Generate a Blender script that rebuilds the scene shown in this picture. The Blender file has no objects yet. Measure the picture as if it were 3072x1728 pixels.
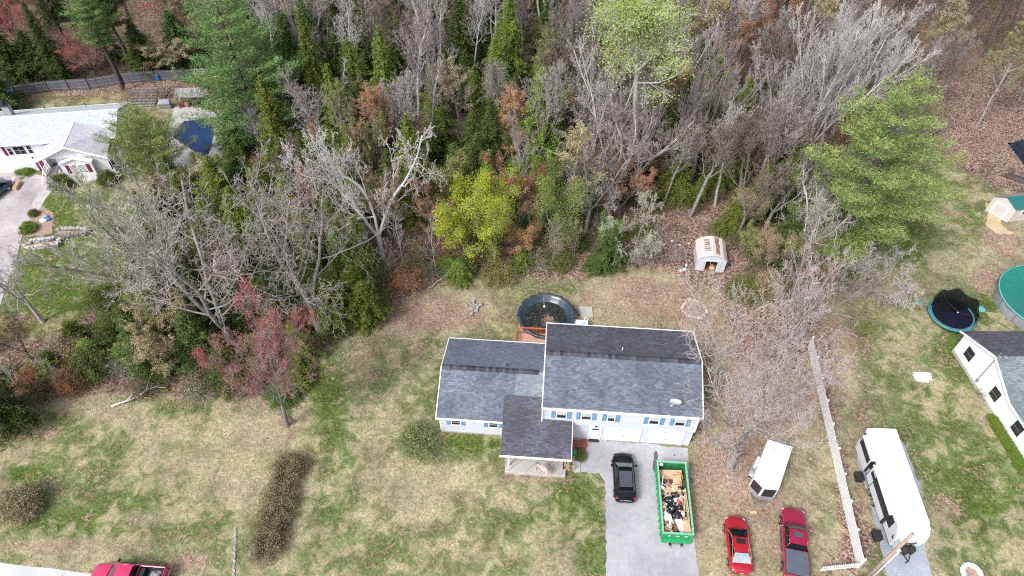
import bpy, math, random
import numpy as np
from mathutils import Vector, Matrix, Euler

# ---------------------------------------------------------------- camera, sky, sun
S = bpy.context.scene
COL = S.collection
FPX, TH, CH = 2130.0, math.radians(49.1), 58.0      # focal length (px of a 3072 wide frame), pitch below horizon, height
cd = bpy.data.cameras.new("camera")
cam = bpy.data.objects.new("camera", cd)
COL.objects.link(cam)
cam.location = (0, 0, CH)
cam.rotation_euler = (math.pi / 2 - TH, 0, 0)
cd.sensor_width = 36.0
cd.lens = FPX / 3072 * 36.0
cd.clip_start = 0.5
cd.clip_end = 4000
S.camera = cam

W = bpy.data.worlds.new("World")
S.world = W
W.use_nodes = True
wn = W.node_tree
sky = wn.nodes.new("ShaderNodeTexSky")
sky.sky_type = 'NISHITA'
sky.sun_disc = False
SUN_EL, SUN_AZ = math.radians(50), math.radians(226)   # azimuth clockwise from +Y
sky.sun_elevation = SUN_EL
sky.sun_rotation = SUN_AZ
sky.air_density = 1.0
sky.dust_density = 4.0
sky.ozone_density = 1.0
hs = wn.nodes.new("ShaderNodeHueSaturation")
hs.inputs['Saturation'].default_value = 0.52
bg = wn.nodes["Background"]
bg.inputs[1].default_value = 0.15
wn.links.new(sky.outputs[0], hs.inputs['Color'])
wn.links.new(hs.outputs[0], bg.inputs[0])
sd = bpy.data.lights.new("sun", 'SUN')
sd.energy = 2.0
sd.angle = math.radians(16)
sd.color = (1.0, 0.985, 0.965)
sun = bpy.data.objects.new("sun", sd)
COL.objects.link(sun)
sun.location = (0, -20, 90)
sdir = Vector((math.sin(SUN_AZ) * math.cos(SUN_EL), math.cos(SUN_AZ) * math.cos(SUN_EL), math.sin(SUN_EL)))
sun.rotation_euler = (-sdir).to_track_quat('-Z', 'Y').to_euler()
S.view_settings.view_transform = 'Standard'
S.view_settings.look = 'None'
S.view_settings.exposure = 0.56
S.view_settings.gamma = 1
S.cycles.use_denoising = False
S.cycles.pixel_filter_type = 'BLACKMAN_HARRIS'
S.cycles.filter_width = 1.15
S.cycles.max_bounces = 5
S.cycles.diffuse_bounces = 2
S.cycles.glossy_bounces = 3
S.cycles.transparent_max_bounces = 6
S.cycles.use_adaptive_sampling = True
S.cycles.adaptive_threshold = 0.02

SN, CS = math.sin(TH), math.cos(TH)


def at(px, py, z=0.0):
    """point of the place on height z, surveyed from the photograph"""
    u = (px - 1536) / FPX
    v = (864 - py) / FPX
    t = (z - CH) / (-SN + v * CS)
    return Vector((u * t, (CS + v * SN) * t, z))


def topix(x, y, z=0.0):
    d = y * CS - (z - CH) * SN
    return 1536 + FPX * x / d, 864 - FPX * (y * SN + (z - CH) * CS) / d


# ---------------------------------------------------------------- materials
def nd(nt, t, **kw):
    n = nt.nodes.new(t)
    for k, v in kw.items():
        setattr(n, k, v)
    return n


def ramp(nt, fac, stops):
    r = nd(nt, "ShaderNodeValToRGB")
    e = r.color_ramp.elements
    while len(e) < len(stops):
        e.new(0.5)
    for i, (p, c) in enumerate(stops):
        e[i].position = p
        e[i].color = (*c, 1)
    nt.links.new(fac, r.inputs[0])
    return r.outputs[0]


def noise(nt, vec, scale, detail=4, rough=0.55, dist=0.0):
    n = nd(nt, "ShaderNodeTexNoise")
    n.inputs['Scale'].default_value = scale
    n.inputs['Detail'].default_value = detail
    n.inputs['Roughness'].default_value = rough
    n.inputs['Distortion'].default_value = dist
    if vec is not None:
        nt.links.new(vec, n.inputs['Vector'])
    return n.outputs['Fac']


def mixc(nt, fac, a, b, blend='MIX'):
    m = nd(nt, "ShaderNodeMix", data_type='RGBA', blend_type=blend)
    for sock, v in ((m.inputs[0], fac), (m.inputs[6], a), (m.inputs[7], b)):
        if isinstance(v, (tuple, list)):
            sock.default_value = (*v, 1) if len(v) == 3 else v
        elif isinstance(v, (int, float)):
            sock.default_value = v
        else:
            nt.links.new(v, sock)
    return m.outputs[2]


def maths(nt, op, a, b=0.0, c=0.0, clamp=False):
    m = nd(nt, "ShaderNodeMath", operation=op, use_clamp=clamp)
    for i, v in enumerate((a, b, c)):
        if isinstance(v, (int, float)):
            m.inputs[i].default_value = v
        else:
            nt.links.new(v, m.inputs[i])
    return m.outputs[0]


def newmat(name):
    m = bpy.data.materials.new(name)
    m.use_nodes = True
    nt = m.node_tree
    return m, nt, nt.nodes["Principled BSDF"]


def bump(nt, b, h, strength=0.4, dist=0.02):
    n = nd(nt, "ShaderNodeBump")
    n.inputs['Strength'].default_value = strength
    n.inputs['Distance'].default_value = dist
    nt.links.new(h, n.inputs['Height'])
    nt.links.new(n.outputs[0], b.inputs['Normal'])


def mat(name, c, rough=0.6, metal=0.0, var=0.15, scale=2.0, c2=None, fine=0.0, coat=0.0, spec=0.5, bmp=0.0, alpha=None):
    m, nt, b = newmat(name)
    tc = nd(nt, "ShaderNodeTexCoord")
    f = noise(nt, tc.outputs['Object'], scale, 5, 0.6)
    if c2 is None:
        c2 = tuple(min(1, x * (1 + var)) for x in c)
        c1 = tuple(x * (1 - var) for x in c)
    else:
        c1 = c
    out = ramp(nt, f, [(0.32, c1), (0.68, c2)])
    if fine:
        f2 = noise(nt, tc.outputs['Object'], scale * 12, 3, 0.6)
        k = ramp(nt, f2, [(0.3, (1 - fine,) * 3), (0.7, (1 + fine,) * 3)])
        out = mixc(nt, 1.0, out, k, 'MULTIPLY')
        if bmp:
            bump(nt, b, f2, bmp)
    elif bmp:
        bump(nt, b, f, bmp)
    nt.links.new(out, b.inputs['Base Color'])
    b.inputs['Roughness'].default_value = rough
    b.inputs['Metallic'].default_value = metal
    b.inputs['Coat Weight'].default_value = coat
    b.inputs['Coat Roughness'].default_value = 0.06
    b.inputs['Specular IOR Level'].default_value = spec
    if alpha is not None:
        b.inputs['Alpha'].default_value = alpha
    return m


def mat_shingle(name, dark, light, streak=(0.07, 0.06, 0.09), sc=1.0, sfac=0.6):
    m, nt, b = newmat(name)
    tc = nd(nt, "ShaderNodeTexCoord")
    br = nd(nt, "ShaderNodeTexBrick")
    br.inputs['Scale'].default_value = sc
    br.inputs['Brick Width'].default_value = 0.34
    br.inputs['Row Height'].default_value = 0.15
    br.inputs['Mortar Size'].default_value = 0.008
    br.inputs['Mortar Smooth'].default_value = 0.3
    br.inputs['Bias'].default_value = 0.0
    br.inputs['Color1'].default_value = (*dark, 1)
    br.inputs['Color2'].default_value = (*light, 1)
    br.inputs['Mortar'].default_value = (*[x * 0.45 for x in dark], 1)
    nt.links.new(tc.outputs['Object'], br.inputs['Vector'])
    mp = nd(nt, "ShaderNodeMapping")
    mp.inputs['Scale'].default_value = (1.0, 0.45, 1)
    nt.links.new(tc.outputs['Object'], mp.inputs['Vector'])
    f = noise(nt, mp.outputs[0], 0.42, 5, 0.62, 0.4)
    st = ramp(nt, f, [(0.40, (0, 0, 0)), (0.66, (1, 1, 1))])
    st2 = maths(nt, 'MULTIPLY', st, sfac)
    c = mixc(nt, st2, br.outputs['Color'], streak)
    f2 = noise(nt, tc.outputs['Object'], 5.0, 3, 0.6)
    k = ramp(nt, f2, [(0.3, (0.84,) * 3), (0.7, (1.14,) * 3)])
    c = mixc(nt, 1.0, c, k, 'MULTIPLY')
    nt.links.new(c, b.inputs['Base Color'])
    b.inputs['Roughness'].default_value = 0.85
    bump(nt, b, br.outputs['Fac'], -0.5, 0.01)
    return m


def mat_siding(name, c, pitch=0.12, vert=False):
    m, nt, b = newmat(name)
    tc = nd(nt, "ShaderNodeTexCoord")
    sp = nd(nt, "ShaderNodeSeparateXYZ")
    nt.links.new(tc.outputs['Object'], sp.inputs[0])
    fr = maths(nt, 'FRACT', maths(nt, 'MULTIPLY', sp.outputs[0 if vert else 2], 1.0 / pitch))
    f = noise(nt, tc.outputs['Object'], 1.3, 5, 0.65)
    col = ramp(nt, f, [(0.3, tuple(x * 0.9 for x in c)), (0.7, tuple(min(1, x * 1.04) for x in c))])
    lip = ramp(nt, fr, [(0.0, (0.86,) * 3), (0.12, (1, 1, 1))])
    nt.links.new(mixc(nt, 1.0, col, lip, 'MULTIPLY'), b.inputs['Base Color'])
    b.inputs['Roughness'].default_value = 0.5
    bump(nt, b, fr, 0.25, 0.02)
    return m


def mat_planks(name, c1, c2, width=0.14, ang=0.0, axis=0, rough=0.75):
    m, nt, b = newmat(name)
    tc = nd(nt, "ShaderNodeTexCoord")
    mp = nd(nt, "ShaderNodeMapping")
    mp.inputs['Rotation'].default_value = (0, 0, ang)
    nt.links.new(tc.outputs['Object'], mp.inputs['Vector'])
    sp = nd(nt, "ShaderNodeSeparateXYZ")
    nt.links.new(mp.outputs[0], sp.inputs[0])
    s = maths(nt, 'MULTIPLY', sp.outputs[axis], 1 / width)
    wn_ = nd(nt, "ShaderNodeTexWhiteNoise", noise_dimensions='1D')
    nt.links.new(maths(nt, 'FLOOR', s), wn_.inputs['W'])
    f = noise(nt, mp.outputs[0], 2.5, 5, 0.7)
    mix = maths(nt, 'ADD', maths(nt, 'MULTIPLY', wn_.outputs[0], 0.55), maths(nt, 'MULTIPLY', f, 0.5))
    col = ramp(nt, mix, [(0.15, c1), (0.85, c2)])
    gap = ramp(nt, maths(nt, 'FRACT', s), [(0.0, (0.35,) * 3), (0.09, (1, 1, 1))])
    nt.links.new(mixc(nt, 1.0, col, gap, 'MULTIPLY'), b.inputs['Base Color'])
    b.inputs['Roughness'].default_value = rough
    return m


def mat_tree(name, c1, c2, rough=0.8, sc=0.6, vary=0.3, trans=0.0):
    """bark or foliage: colour clumps inside the plant, and a tint that differs from plant to plant"""
    m, nt, b = newmat(name)
    tc = nd(nt, "ShaderNodeTexCoord")
    oi = nd(nt, "ShaderNodeObjectInfo")
    f = noise(nt, tc.outputs['Object'], sc, 6, 0.75)
    col = ramp(nt, f, [(0.33, c1), (0.67, c2)])
    h = nd(nt, "ShaderNodeHueSaturation")
    h.inputs['Hue'].default_value = 0.5
    nt.links.new(maths(nt, 'MULTIPLY_ADD', oi.outputs['Random'], vary, 1 - vary / 2), h.inputs['Value'])
    nt.links.new(maths(nt, 'MULTIPLY_ADD', oi.outputs['Random'], 0.03, 0.485), h.inputs['Hue'])
    nt.links.new(col, h.inputs['Color'])
    nt.links.new(h.outputs[0], b.inputs['Base Color'])
    b.inputs['Roughness'].default_value = rough
    b.inputs['Specular IOR Level'].default_value = 0.25
    if trans:
        tr = nd(nt, "ShaderNodeBsdfTranslucent")
        nt.links.new(h.outputs[0], tr.inputs[0])
        mx = nd(nt, "ShaderNodeMixShader")
        mx.inputs[0].default_value = trans
        nt.links.new(b.outputs[0], mx.inputs[1])
        nt.links.new(tr.outputs[0], mx.inputs[2])
        nt.links.new(mx.outputs[0], nt.nodes["Material Output"].inputs[0])
    return m


M = {}
M['siding'] = mat_siding('white_siding', (0.66, 0.70, 0.78), 0.2)
M['siding_b'] = mat_siding('neighbour_siding', (0.85, 0.86, 0.9), 0.13)
M['trim'] = mat('white_trim', (0.88, 0.89, 0.91), 0.45, var=0.03)
M['glass'] = mat('window_glass', (0.02, 0.025, 0.03), 0.08, var=0.3, spec=0.6)
M['sash'] = mat('window_sash', (0.55, 0.57, 0.6), 0.4, var=0.1)
M['shutter'] = mat('blue_shutter', (0.16, 0.30, 0.47), 0.5, var=0.2, scale=4)
M['maroon'] = mat('maroon_paint', (0.17, 0.02, 0.06), 0.5, var=0.2)
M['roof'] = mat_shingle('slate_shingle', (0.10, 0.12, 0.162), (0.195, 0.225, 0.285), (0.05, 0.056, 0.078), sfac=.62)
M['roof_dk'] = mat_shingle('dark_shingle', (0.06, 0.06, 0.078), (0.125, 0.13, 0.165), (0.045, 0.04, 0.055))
M['roof_lt'] = mat_shingle('light_shingle', (0.38, 0.44, 0.455), (0.49, 0.545, 0.56), (0.45, 0.45, 0.49), sfac=0.8)
M['roof_lt2'] = mat_shingle('pale_shingle', (0.43, 0.43, 0.48), (0.54, 0.54, 0.59), (0.30, 0.28, 0.32), sfac=0.35)
M['roof_gn'] = mat_shingle('grey_green_shingle', (0.13, 0.17, 0.185), (0.22, 0.28, 0.29), (0.11, 0.13, 0.15))
M['ridge'] = mat_planks('ridge_caps', (0.012, 0.012, 0.02), (0.085, 0.09, 0.12), 0.3)
M['metal'] = mat('galvanised_metal', (0.42, 0.43, 0.45), 0.35, 0.7, var=0.15)
M['dkmetal'] = mat('dark_metal', (0.03, 0.03, 0.035), 0.4, 0.3)
M['black'] = mat('black_rubber', (0.018, 0.018, 0.02), 0.75, var=0.3)
M['porchdeck'] = mat_planks('weathered_deck', (0.30, 0.27, 0.25), (0.50, 0.46, 0.44), 0.14, math.radians(45))
M['greywood'] = mat_planks('grey_wood', (0.16, 0.15, 0.16), (0.34, 0.32, 0.34), 0.15)
M['reddeck'] = mat_planks('stained_deck', (0.46, 0.245, 0.18), (0.56, 0.33, 0.26), 0.14, 0, 1)
M['redwood'] = mat('stained_rail', (0.40, 0.12, 0.05), 0.6, var=0.25)
M['tanwood'] = mat('new_lumber', (0.55, 0.38, 0.24), 0.7, var=0.2, scale=3)
M['concrete'] = mat('concrete', (0.42, 0.41, 0.40), 0.85, var=0.15, scale=1.0, fine=0.12)
M['grey_asphalt'] = mat('driveway_asphalt', (0.27, 0.265, 0.29), 0.9, scale=0.20, c2=(0.43, 0.43, 0.465), fine=0.10, bmp=0.2)
M['road'] = mat('road_surface', (0.44, 0.45, 0.48), 0.9, scale=0.3, c2=(0.54, 0.55, 0.58), fine=0.06)
M['gravel'] = mat('blue_gravel', (0.27, 0.31, 0.37), 0.95, scale=0.8, c2=(0.36, 0.39, 0.45), fine=0.25, bmp=0.5)
M['leftdrive'] = mat('worn_asphalt', (0.26, 0.23, 0.24), 0.9, scale=0.25, c2=(0.50, 0.46, 0.47), fine=0.1)
M['stain'] = mat('oil_stain', (0.10, 0.10, 0.11), 0.7, var=0.4, scale=4)
M['stone'] = mat('field_stone', (0.24, 0.225, 0.22), 0.9, scale=2.5, c2=(0.48, 0.45, 0.44), fine=0.15, bmp=0.3)
M['green_paint'] = mat('green_dumpster', (0.015, 0.27, 0.085), 0.45, scale=1.2, c2=(0.03, 0.36, 0.13), fine=0.08)
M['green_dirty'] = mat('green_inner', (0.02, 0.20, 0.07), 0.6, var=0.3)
M['rust'] = mat('rust', (0.15, 0.085, 0.055), 0.9, scale=3, c2=(0.32, 0.21, 0.15), fine=0.2)
M['shedroof'] = mat('rusting_white_metal', (0.56, 0.47, 0.44), 0.6, scale=3.0, c2=(0.66, 0.6, 0.6), fine=0.08)
M['shedwall'] = mat_siding('pale_ribbed_metal', (0.60, 0.66, 0.72), 0.25, True)
M['cardboard'] = mat('cardboard', (0.46, 0.29, 0.17), 0.8, scale=1.5, c2=(0.58, 0.40, 0.26), fine=0.05)
M['wood_brown'] = mat('brown_panel', (0.22, 0.09, 0.035), 0.6, var=0.3)
M['bag'] = mat('black_bag', (0.012, 0.013, 0.02), 0.28, var=0.4, spec=0.7)
M['white'] = mat('white_plastic', (0.75, 0.76, 0.78), 0.5, var=0.08)
M['offwhite'] = mat('scrap_board', (0.62, 0.58, 0.55), 0.7, var=0.15)
M['orange'] = mat('orange_hose', (0.7, 0.20, 0.03), 0.5)
M['redp'] = mat('red_plastic', (0.5, 0.03, 0.03), 0.4)
M['blue'] = mat('blue_plastic', (0.03, 0.16, 0.42), 0.45, var=0.3)
M['carred'] = mat('red_car_paint', (0.46, 0.006, 0.018), 0.28, 0.35, var=0.05, coat=1.0)
M['truckred'] = mat('deep_red_paint', (0.36, 0.006, 0.05), 0.25, 0.35, var=0.05, coat=1.0)
M['pinkred'] = mat('faded_red_paint', (0.62, 0.03, 0.13), 0.3, 0.25, var=0.06, coat=1.0)
M['carblack'] = mat('black_car_paint', (0.004, 0.004, 0.006), 0.22, 0.0, var=0.05, coat=0.15, spec=0.2)
M['carblue'] = mat('navy_car_paint', (0.025, 0.07, 0.12), 0.3, 0.4, var=0.05, coat=1.0)
M['carglass'] = mat('car_glass', (0.006, 0.010, 0.011), 0.05, var=0.2, spec=0.3)
M['greenglass'] = mat('tinted_windshield', (0.055, 0.10, 0.10), 0.08, var=0.2, spec=0.8)
M['paleglass'] = mat('rear_glass', (0.20, 0.29, 0.31), 0.12, scale=1.6, c2=(0.36, 0.43, 0.45), spec=0.7)
M['greyroof'] = mat('roof_panel', (0.10, 0.11, 0.145), 0.3, 0.4, var=0.1, coat=0.6)
M['tonneau'] = mat('tonneau_vinyl', (0.085, 0.10, 0.135), 0.65, var=0.12)
M['rim'] = mat('alloy_rim', (0.55, 0.56, 0.58), 0.3, 0.8)
M['chrome'] = mat('chrome', (0.7, 0.71, 0.73), 0.12, 1.0, var=0.03)
M['lamp'] = mat('clear_lamp', (0.6, 0.62, 0.65), 0.12, var=0.05)
M['taillamp'] = mat('red_lamp', (0.30, 0.01, 0.015), 0.15)
M['rvwhite'] = mat('white_rv_roof', (0.66, 0.67, 0.70), 0.4, scale=.8, c2=(0.80, 0.81, 0.83), fine=.04)
M['rvside'] = mat('rv_panel', (0.60, 0.61, 0.64), 0.35, var=0.05)
M['rvgrey'] = mat('rv_stripe', (0.035, 0.033, 0.037), 0.5, spec=.2)
M['trailer'] = mat('white_trailer_skin', (0.66, 0.67, 0.70), 0.35, var=0.04)
M['alu'] = mat('checker_aluminium', (0.50, 0.51, 0.54), 0.35, 0.6, var=0.08)
M['poolblue'] = mat('navy_pool_cover', (0.006, 0.022, 0.08), 0.45, scale=0.5, c2=(0.012, 0.045, 0.15))
M['poolblack'] = mat('black_pool_cover', (0.022, 0.035, 0.052), 0.30, scale=1.2, c2=(0.05, 0.072, 0.10), spec=0.6, bmp=0.25)
M['poolteal'] = mat('teal_pool_cover', (0.008, 0.14, 0.125), 0.45, scale=0.45, c2=(0.012, 0.20, 0.15), fine=0.08)
M['tealpad'] = mat('teal_pad', (0.05, 0.20, 0.24), 0.5, var=0.2)
M['teallid'] = mat('teal_lid', (0.13, 0.42, 0.40), 0.6)
M['greenlid'] = mat('grey_green_lid', (0.17, 0.25, 0.25), 0.6)
M['poolwall'] = mat('grey_pool_wall', (0.22, 0.23, 0.29), 0.6, scale=1.2, c2=(0.36, 0.37, 0.44), fine=0.1)
M['mesh_dk'] = mat('trampoline_bed', (0.006, 0.007, 0.02), 0.8, spec=.15)
M['net'] = mat('black_netting', (0.006, 0.007, 0.008), 0.8, alpha=0.9, spec=.1)
M['plankfence'] = mat_planks('weathered_fence', (0.10, 0.10, 0.13), (0.20, 0.19, 0.23), 0.16)
M['beige'] = mat_siding('beige_siding', (0.62, 0.57, 0.56), 0.2)
M['greenmetal'] = mat('green_metal_roof', (0.015, 0.14, 0.12), 0.4, var=0.1)
M['sand'] = mat('sand', (0.42, 0.32, 0.19), 0.95, scale=0.8, c2=(0.55, 0.44, 0.28), fine=0.1)
M['pole'] = mat('utility_pole_wood', (0.30, 0.22, 0.18), 0.85, scale=2, c2=(0.40, 0.31, 0.27), fine=0.12)
M['mulch'] = mat('red_mulch', (0.22, 0.05, 0.03), 0.95, scale=5, c2=(0.40, 0.14, 0.09), fine=0.3)
M['leafpile'] = mat('dry_leaves', (0.22, 0.14, 0.10), 0.95, scale=6, c2=(0.46, 0.33, 0.27), fine=0.3)
M['ash'] = mat('burnt_ground', (0.06, 0.022, 0.014), 0.95, var=0.5, scale=4)
M['flag_r'] = mat('flag_red', (0.52, 0.10, 0.10), 0.7)
M['flag_w'] = mat('flag_white', (0.75, 0.74, 0.74), 0.7, var=0.05)
M['flag_b'] = mat('flag_blue', (0.06, 0.16, 0.22), 0.7)
M['tirewhite'] = mat('painted_tyre_white', (0.78, 0.80, 0.82), 0.6)
M['tireblue'] = mat('painted_tyre_blue', (0.10, 0.45, 0.62), 0.6)
M['tarp'] = mat('blue_black_tarp', (0.02, 0.028, 0.05), 0.35, var=0.5, scale=3)
# water in the covered pool: dark, with floating leaves
m, nt, b = newmat('pool_water')
tc = nd(nt, "ShaderNodeTexCoord")
f = noise(nt, tc.outputs['Object'], 0.9, 6, 0.7)
g = noise(nt, tc.outputs['Object'], 7.0, 4, 0.7)
c_ = ramp(nt, f, [(0.3, (0.006, 0.008, 0.005)), (0.7, (0.02, 0.03, 0.03))])
lf = ramp(nt, g, [(0.60, (0, 0, 0)), (0.70, (0.7, 0.7, 0.7))])
nt.links.new(mixc(nt, lf, c_, (0.07, 0.05, 0.025)), b.inputs['Base Color'])
b.inputs['Roughness'].default_value = 0.12
bump(nt, b, g, 0.05, 0.01)
M['water'] = m
# bark and foliage
M['bark_grey'] = mat_tree('bark_grey', (0.15, 0.135, 0.135), (0.35, 0.325, 0.32), sc=1.6)
M['bark_pale'] = mat_tree('bark_pale', (0.40, 0.37, 0.36), (0.68, 0.65, 0.63), sc=1.6, vary=0.2)
M['bark_oak'] = mat_tree('bark_oak', (0.46, 0.42, 0.42), (0.74, 0.70, 0.70), sc=1.2, vary=0.1)
M['twig_lone'] = mat_tree('twig_lone', (0.38, 0.325, 0.315), (0.64, 0.57, 0.56), sc=.6, vary=0.05)
M['bark_brown'] = mat_tree('bark_brown', (0.10, 0.08, 0.075), (0.22, 0.18, 0.165), sc=1.6)
M['bark_dark'] = mat_tree('bark_dark', (0.045, 0.035, 0.035), (0.11, 0.09, 0.09), sc=1.6)
M['twig_grey'] = mat_tree('twig_grey', (0.25, 0.215, 0.205), (0.49, 0.43, 0.41), sc=0.5)
M['twig_pale'] = mat_tree('twig_pale', (0.36, 0.34, 0.335), (0.60, 0.575, 0.57), sc=0.5, vary=0.2)
M['twig_green'] = mat_tree('twig_green', (0.42, 0.43, 0.33), (0.60, 0.60, 0.48), sc=0.5, vary=0.2)
M['twig_brown'] = mat_tree('twig_brown', (0.13, 0.10, 0.085), (0.30, 0.24, 0.20), sc=0.5)
M['bud_tan'] = mat_tree('bud_tan', (0.28, 0.22, 0.12), (0.46, 0.38, 0.22), vary=0.3)
M['bud_red'] = mat_tree('bud_red', (0.33, 0.06, 0.05), (0.50, 0.16, 0.14), vary=0.2)
M['bud_rust'] = mat_tree('bud_rust', (0.32, 0.15, 0.085), (0.46, 0.26, 0.15), vary=0.3)
M['bud_olive'] = mat_tree('bud_olive', (0.17, 0.18, 0.055), (0.34, 0.34, 0.13), vary=0.3)
M['leaf_yellow'] = mat_tree('leaf_yellow', (0.24, 0.31, 0.02), (0.58, 0.64, 0.07), vary=0.1, trans=0.25)
M['leaf_lime'] = mat_tree('leaf_lime', (0.15, 0.26, 0.045), (0.30, 0.42, 0.10), vary=0.15, trans=0.2)
M['leaf_pale'] = mat_tree('leaf_pale', (0.28, 0.38, 0.10), (0.48, 0.58, 0.19), vary=0.15, trans=0.2)
M['hemlock'] = mat_tree('hemlock', (0.022, 0.045, 0.012), (0.12, 0.17, 0.04), sc=1.7, vary=0.5)
M['cedar'] = mat_tree('cedar', (0.055, 0.095, 0.012), (0.24, 0.30, 0.06), sc=1.7, vary=0.35)
M['pine'] = mat_tree('pine', (0.045, 0.12, 0.035), (0.27, 0.39, 0.13), sc=0.9, vary=0.12)
M['pine_pale'] = mat_tree('pine_pale', (0.075, 0.14, 0.03), (0.38, 0.46, 0.155), sc=1.1, vary=0.1)
M['shrub_br'] = mat_tree('shrub_brown', (0.13, 0.12, 0.05), (0.36, 0.32, 0.18), sc=1.5, vary=0.2)
M['shrub_gn'] = mat_tree('shrub_green', (0.06, 0.085, 0.02), (0.22, 0.25, 0.07), sc=2.5, vary=0.2)
M['olive_shrub'] = mat_tree('olive_shrub', (0.11, 0.14, 0.04), (0.30, 0.32, 0.14), sc=2.0, vary=0.1)
M['bright_gn'] = mat_tree('bright_green', (0.06, 0.12, 0.015), (0.24, 0.33, 0.05), sc=2.0, vary=0.1)
M['brush'] = mat_tree('brush', (0.14, 0.10, 0.08), (0.34, 0.26, 0.2), sc=0.3)
M['brush_gn'] = mat_tree('brush_green', (0.08, 0.10, 0.02), (0.24, 0.26, 0.07), sc=0.3)


# ---------------------------------------------------------------- mesh building
def pieces(name, m_, parent, boxes):
    for bx_ in boxes:
        MB().box(*bx_).build(name, m_, parent)


class MB:
    def __init__(s):
        s.v = []
        s.f = []

    def add(s, vs, fs, T=None):
        o = len(s.v)
        if T is not None:
            vs = [tuple(T @ Vector(v)) for v in vs]
        s.v += [tuple(v) for v in vs]
        s.f += [tuple(i + o for i in f) for f in fs]
        return s

    def box(s, x0, x1, y0, y1, z0, z1, T=None):
        return s.add([(x0, y0, z0), (x1, y0, z0), (x1, y1, z0), (x0, y1, z0), (x0, y0, z1), (x1, y0, z1), (x1, y1, z1), (x0, y1, z1)],
                     [(0, 3, 2, 1), (4, 5, 6, 7), (0, 1, 5, 4), (1, 2, 6, 5), (2, 3, 7, 6), (3, 0, 4, 7)], T)

    def obox(s, p, size, rot=(0, 0, 0)):
        T = Matrix.Translation(p) @ Euler(rot).to_matrix().to_4x4()
        a, b, c = (k / 2 for k in size)
        return s.box(-a, a, -b, b, -c, c, T)

    def prism(s, pts, d):
        """closed polygon pts (3-D, planar) pushed by vector d"""
        n = len(pts)
        d = Vector(d)
        vs = [Vector(p) for p in pts] + [Vector(p) + d for p in pts]
        return s.add(vs, [tuple(range(n))[::-1], tuple(range(n, 2 * n))] + [(i, (i + 1) % n, n + (i + 1) % n, n + i) for i in range(n)])

    def tube(s, pts, r, sides=6, cap=True):
        pts = [Vector(p) for p in pts]
        n = len(pts)
        rs = r if isinstance(r, (list, tuple)) else [r] * n
        o = len(s.v)
        d0 = (pts[-1] - pts[0]).normalized() if (pts[-1] - pts[0]).length > 1e-6 else Vector((0, 0, 1))
        ref = Vector((0, 0, 1)) if abs(d0.z) < 0.8 else Vector((1, 0, 0))
        for i, p in enumerate(pts):
            d = (pts[min(i + 1, n - 1)] - pts[max(i - 1, 0)]).normalized()
            a = d.cross(ref).normalized()
            b = d.cross(a)
            for k in range(sides):
                t = 2 * math.pi * k / sides
                s.v.append(tuple(p + (a * math.cos(t) + b * math.sin(t)) * rs[i]))
        for i in range(n - 1):
            for k in range(sides):
                k2 = (k + 1) % sides
                s.f.append((o + i * sides + k, o + i * sides + k2, o + (i + 1) * sides + k2, o + (i + 1) * sides + k))
        if cap:
            s.f.append(tuple(o + k for k in range(sides))[::-1])
            s.f.append(tuple(o + (n - 1) * sides + k for k in range(sides)))
        return s

    def lathe(s, prof, n=32, c=(0, 0, 0), sx=1, sy=1, close=False, T=None):
        vs = []
        for r, z in prof:
            for k in range(n):
                t = 2 * math.pi * k / n
                vs.append((c[0] + r * sx * math.cos(t), c[1] + r * sy * math.sin(t), c[2] + z))
        m_ = len(prof)
        fs = [(i * n + k, i * n + (k + 1) % n, (i + 1) * n + (k + 1) % n, (i + 1) * n + k) for i in range(m_ - 1) for k in range(n)]
        if close:
            fs += [tuple(range(n))[::-1], tuple((m_ - 1) * n + k for k in range(n))]
        return s.add(vs, fs, T)

    def patch(s, c00, c10, c11, c01, nu=6, nv=6, bulge=(0, 0, 0)):
        c00, c10, c11, c01, bg_ = map(Vector, (c00, c10, c11, c01, bulge))
        vs = []
        for j in range(nv + 1):
            for i in range(nu + 1):
                u, v = i / nu, j / nv
                p = (c00 * (1 - u) + c10 * u) * (1 - v) + (c01 * (1 - u) + c11 * u) * v
                vs.append(p + bg_ * (4 * u * (1 - u)) * (0.35 + 0.65 * 4 * v * (1 - v)))
        fs = [(j * (nu + 1) + i, j * (nu + 1) + i + 1, (j + 1) * (nu + 1) + i + 1, (j + 1) * (nu + 1) + i) for j in range(nv) for i in range(nu)]
        return s.add(vs, fs)

    def build(s, name, m_, parent=None, smooth=False, loc=None, bevel=0.0):
        me = bpy.data.meshes.new(name)
        me.from_pydata(s.v, [], s.f)
        me.materials.append(M[m_] if isinstance(m_, str) else m_)
        if smooth:
            me.polygons.foreach_set('use_smooth', [True] * len(me.polygons))
        me.update()
        o = bpy.data.objects.new(name, me)
        COL.objects.link(o)
        if parent is not None:
            o.parent = parent
        if loc is not None:
            o.location = loc
        if bevel:
            bv = o.modifiers.new("b", 'BEVEL')
            bv.width = bevel
            bv.segments = 2
            bv.limit_method = 'ANGLE'
        return o


def np_mesh(name, V, F, m_):
    """fast mesh; all faces of equal size"""
    me = bpy.data.meshes.new(name)
    V = np.asarray(V, dtype=np.float32)
    F = np.asarray(F, dtype=np.int32)
    k = F.shape[1]
    me.vertices.add(len(V))
    me.vertices.foreach_set('co', V.ravel())
    me.loops.add(F.size)
    me.loops.foreach_set('vertex_index', F.ravel())
    me.polygons.add(len(F))
    me.polygons.foreach_set('loop_start', np.arange(0, F.size, k, dtype=np.int32))
    me.polygons.foreach_set('loop_total', np.full(len(F), k, dtype=np.int32))
    me.materials.append(M[m_] if isinstance(m_, str) else m_)
    me.update(calc_edges=True)
    return me


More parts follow.
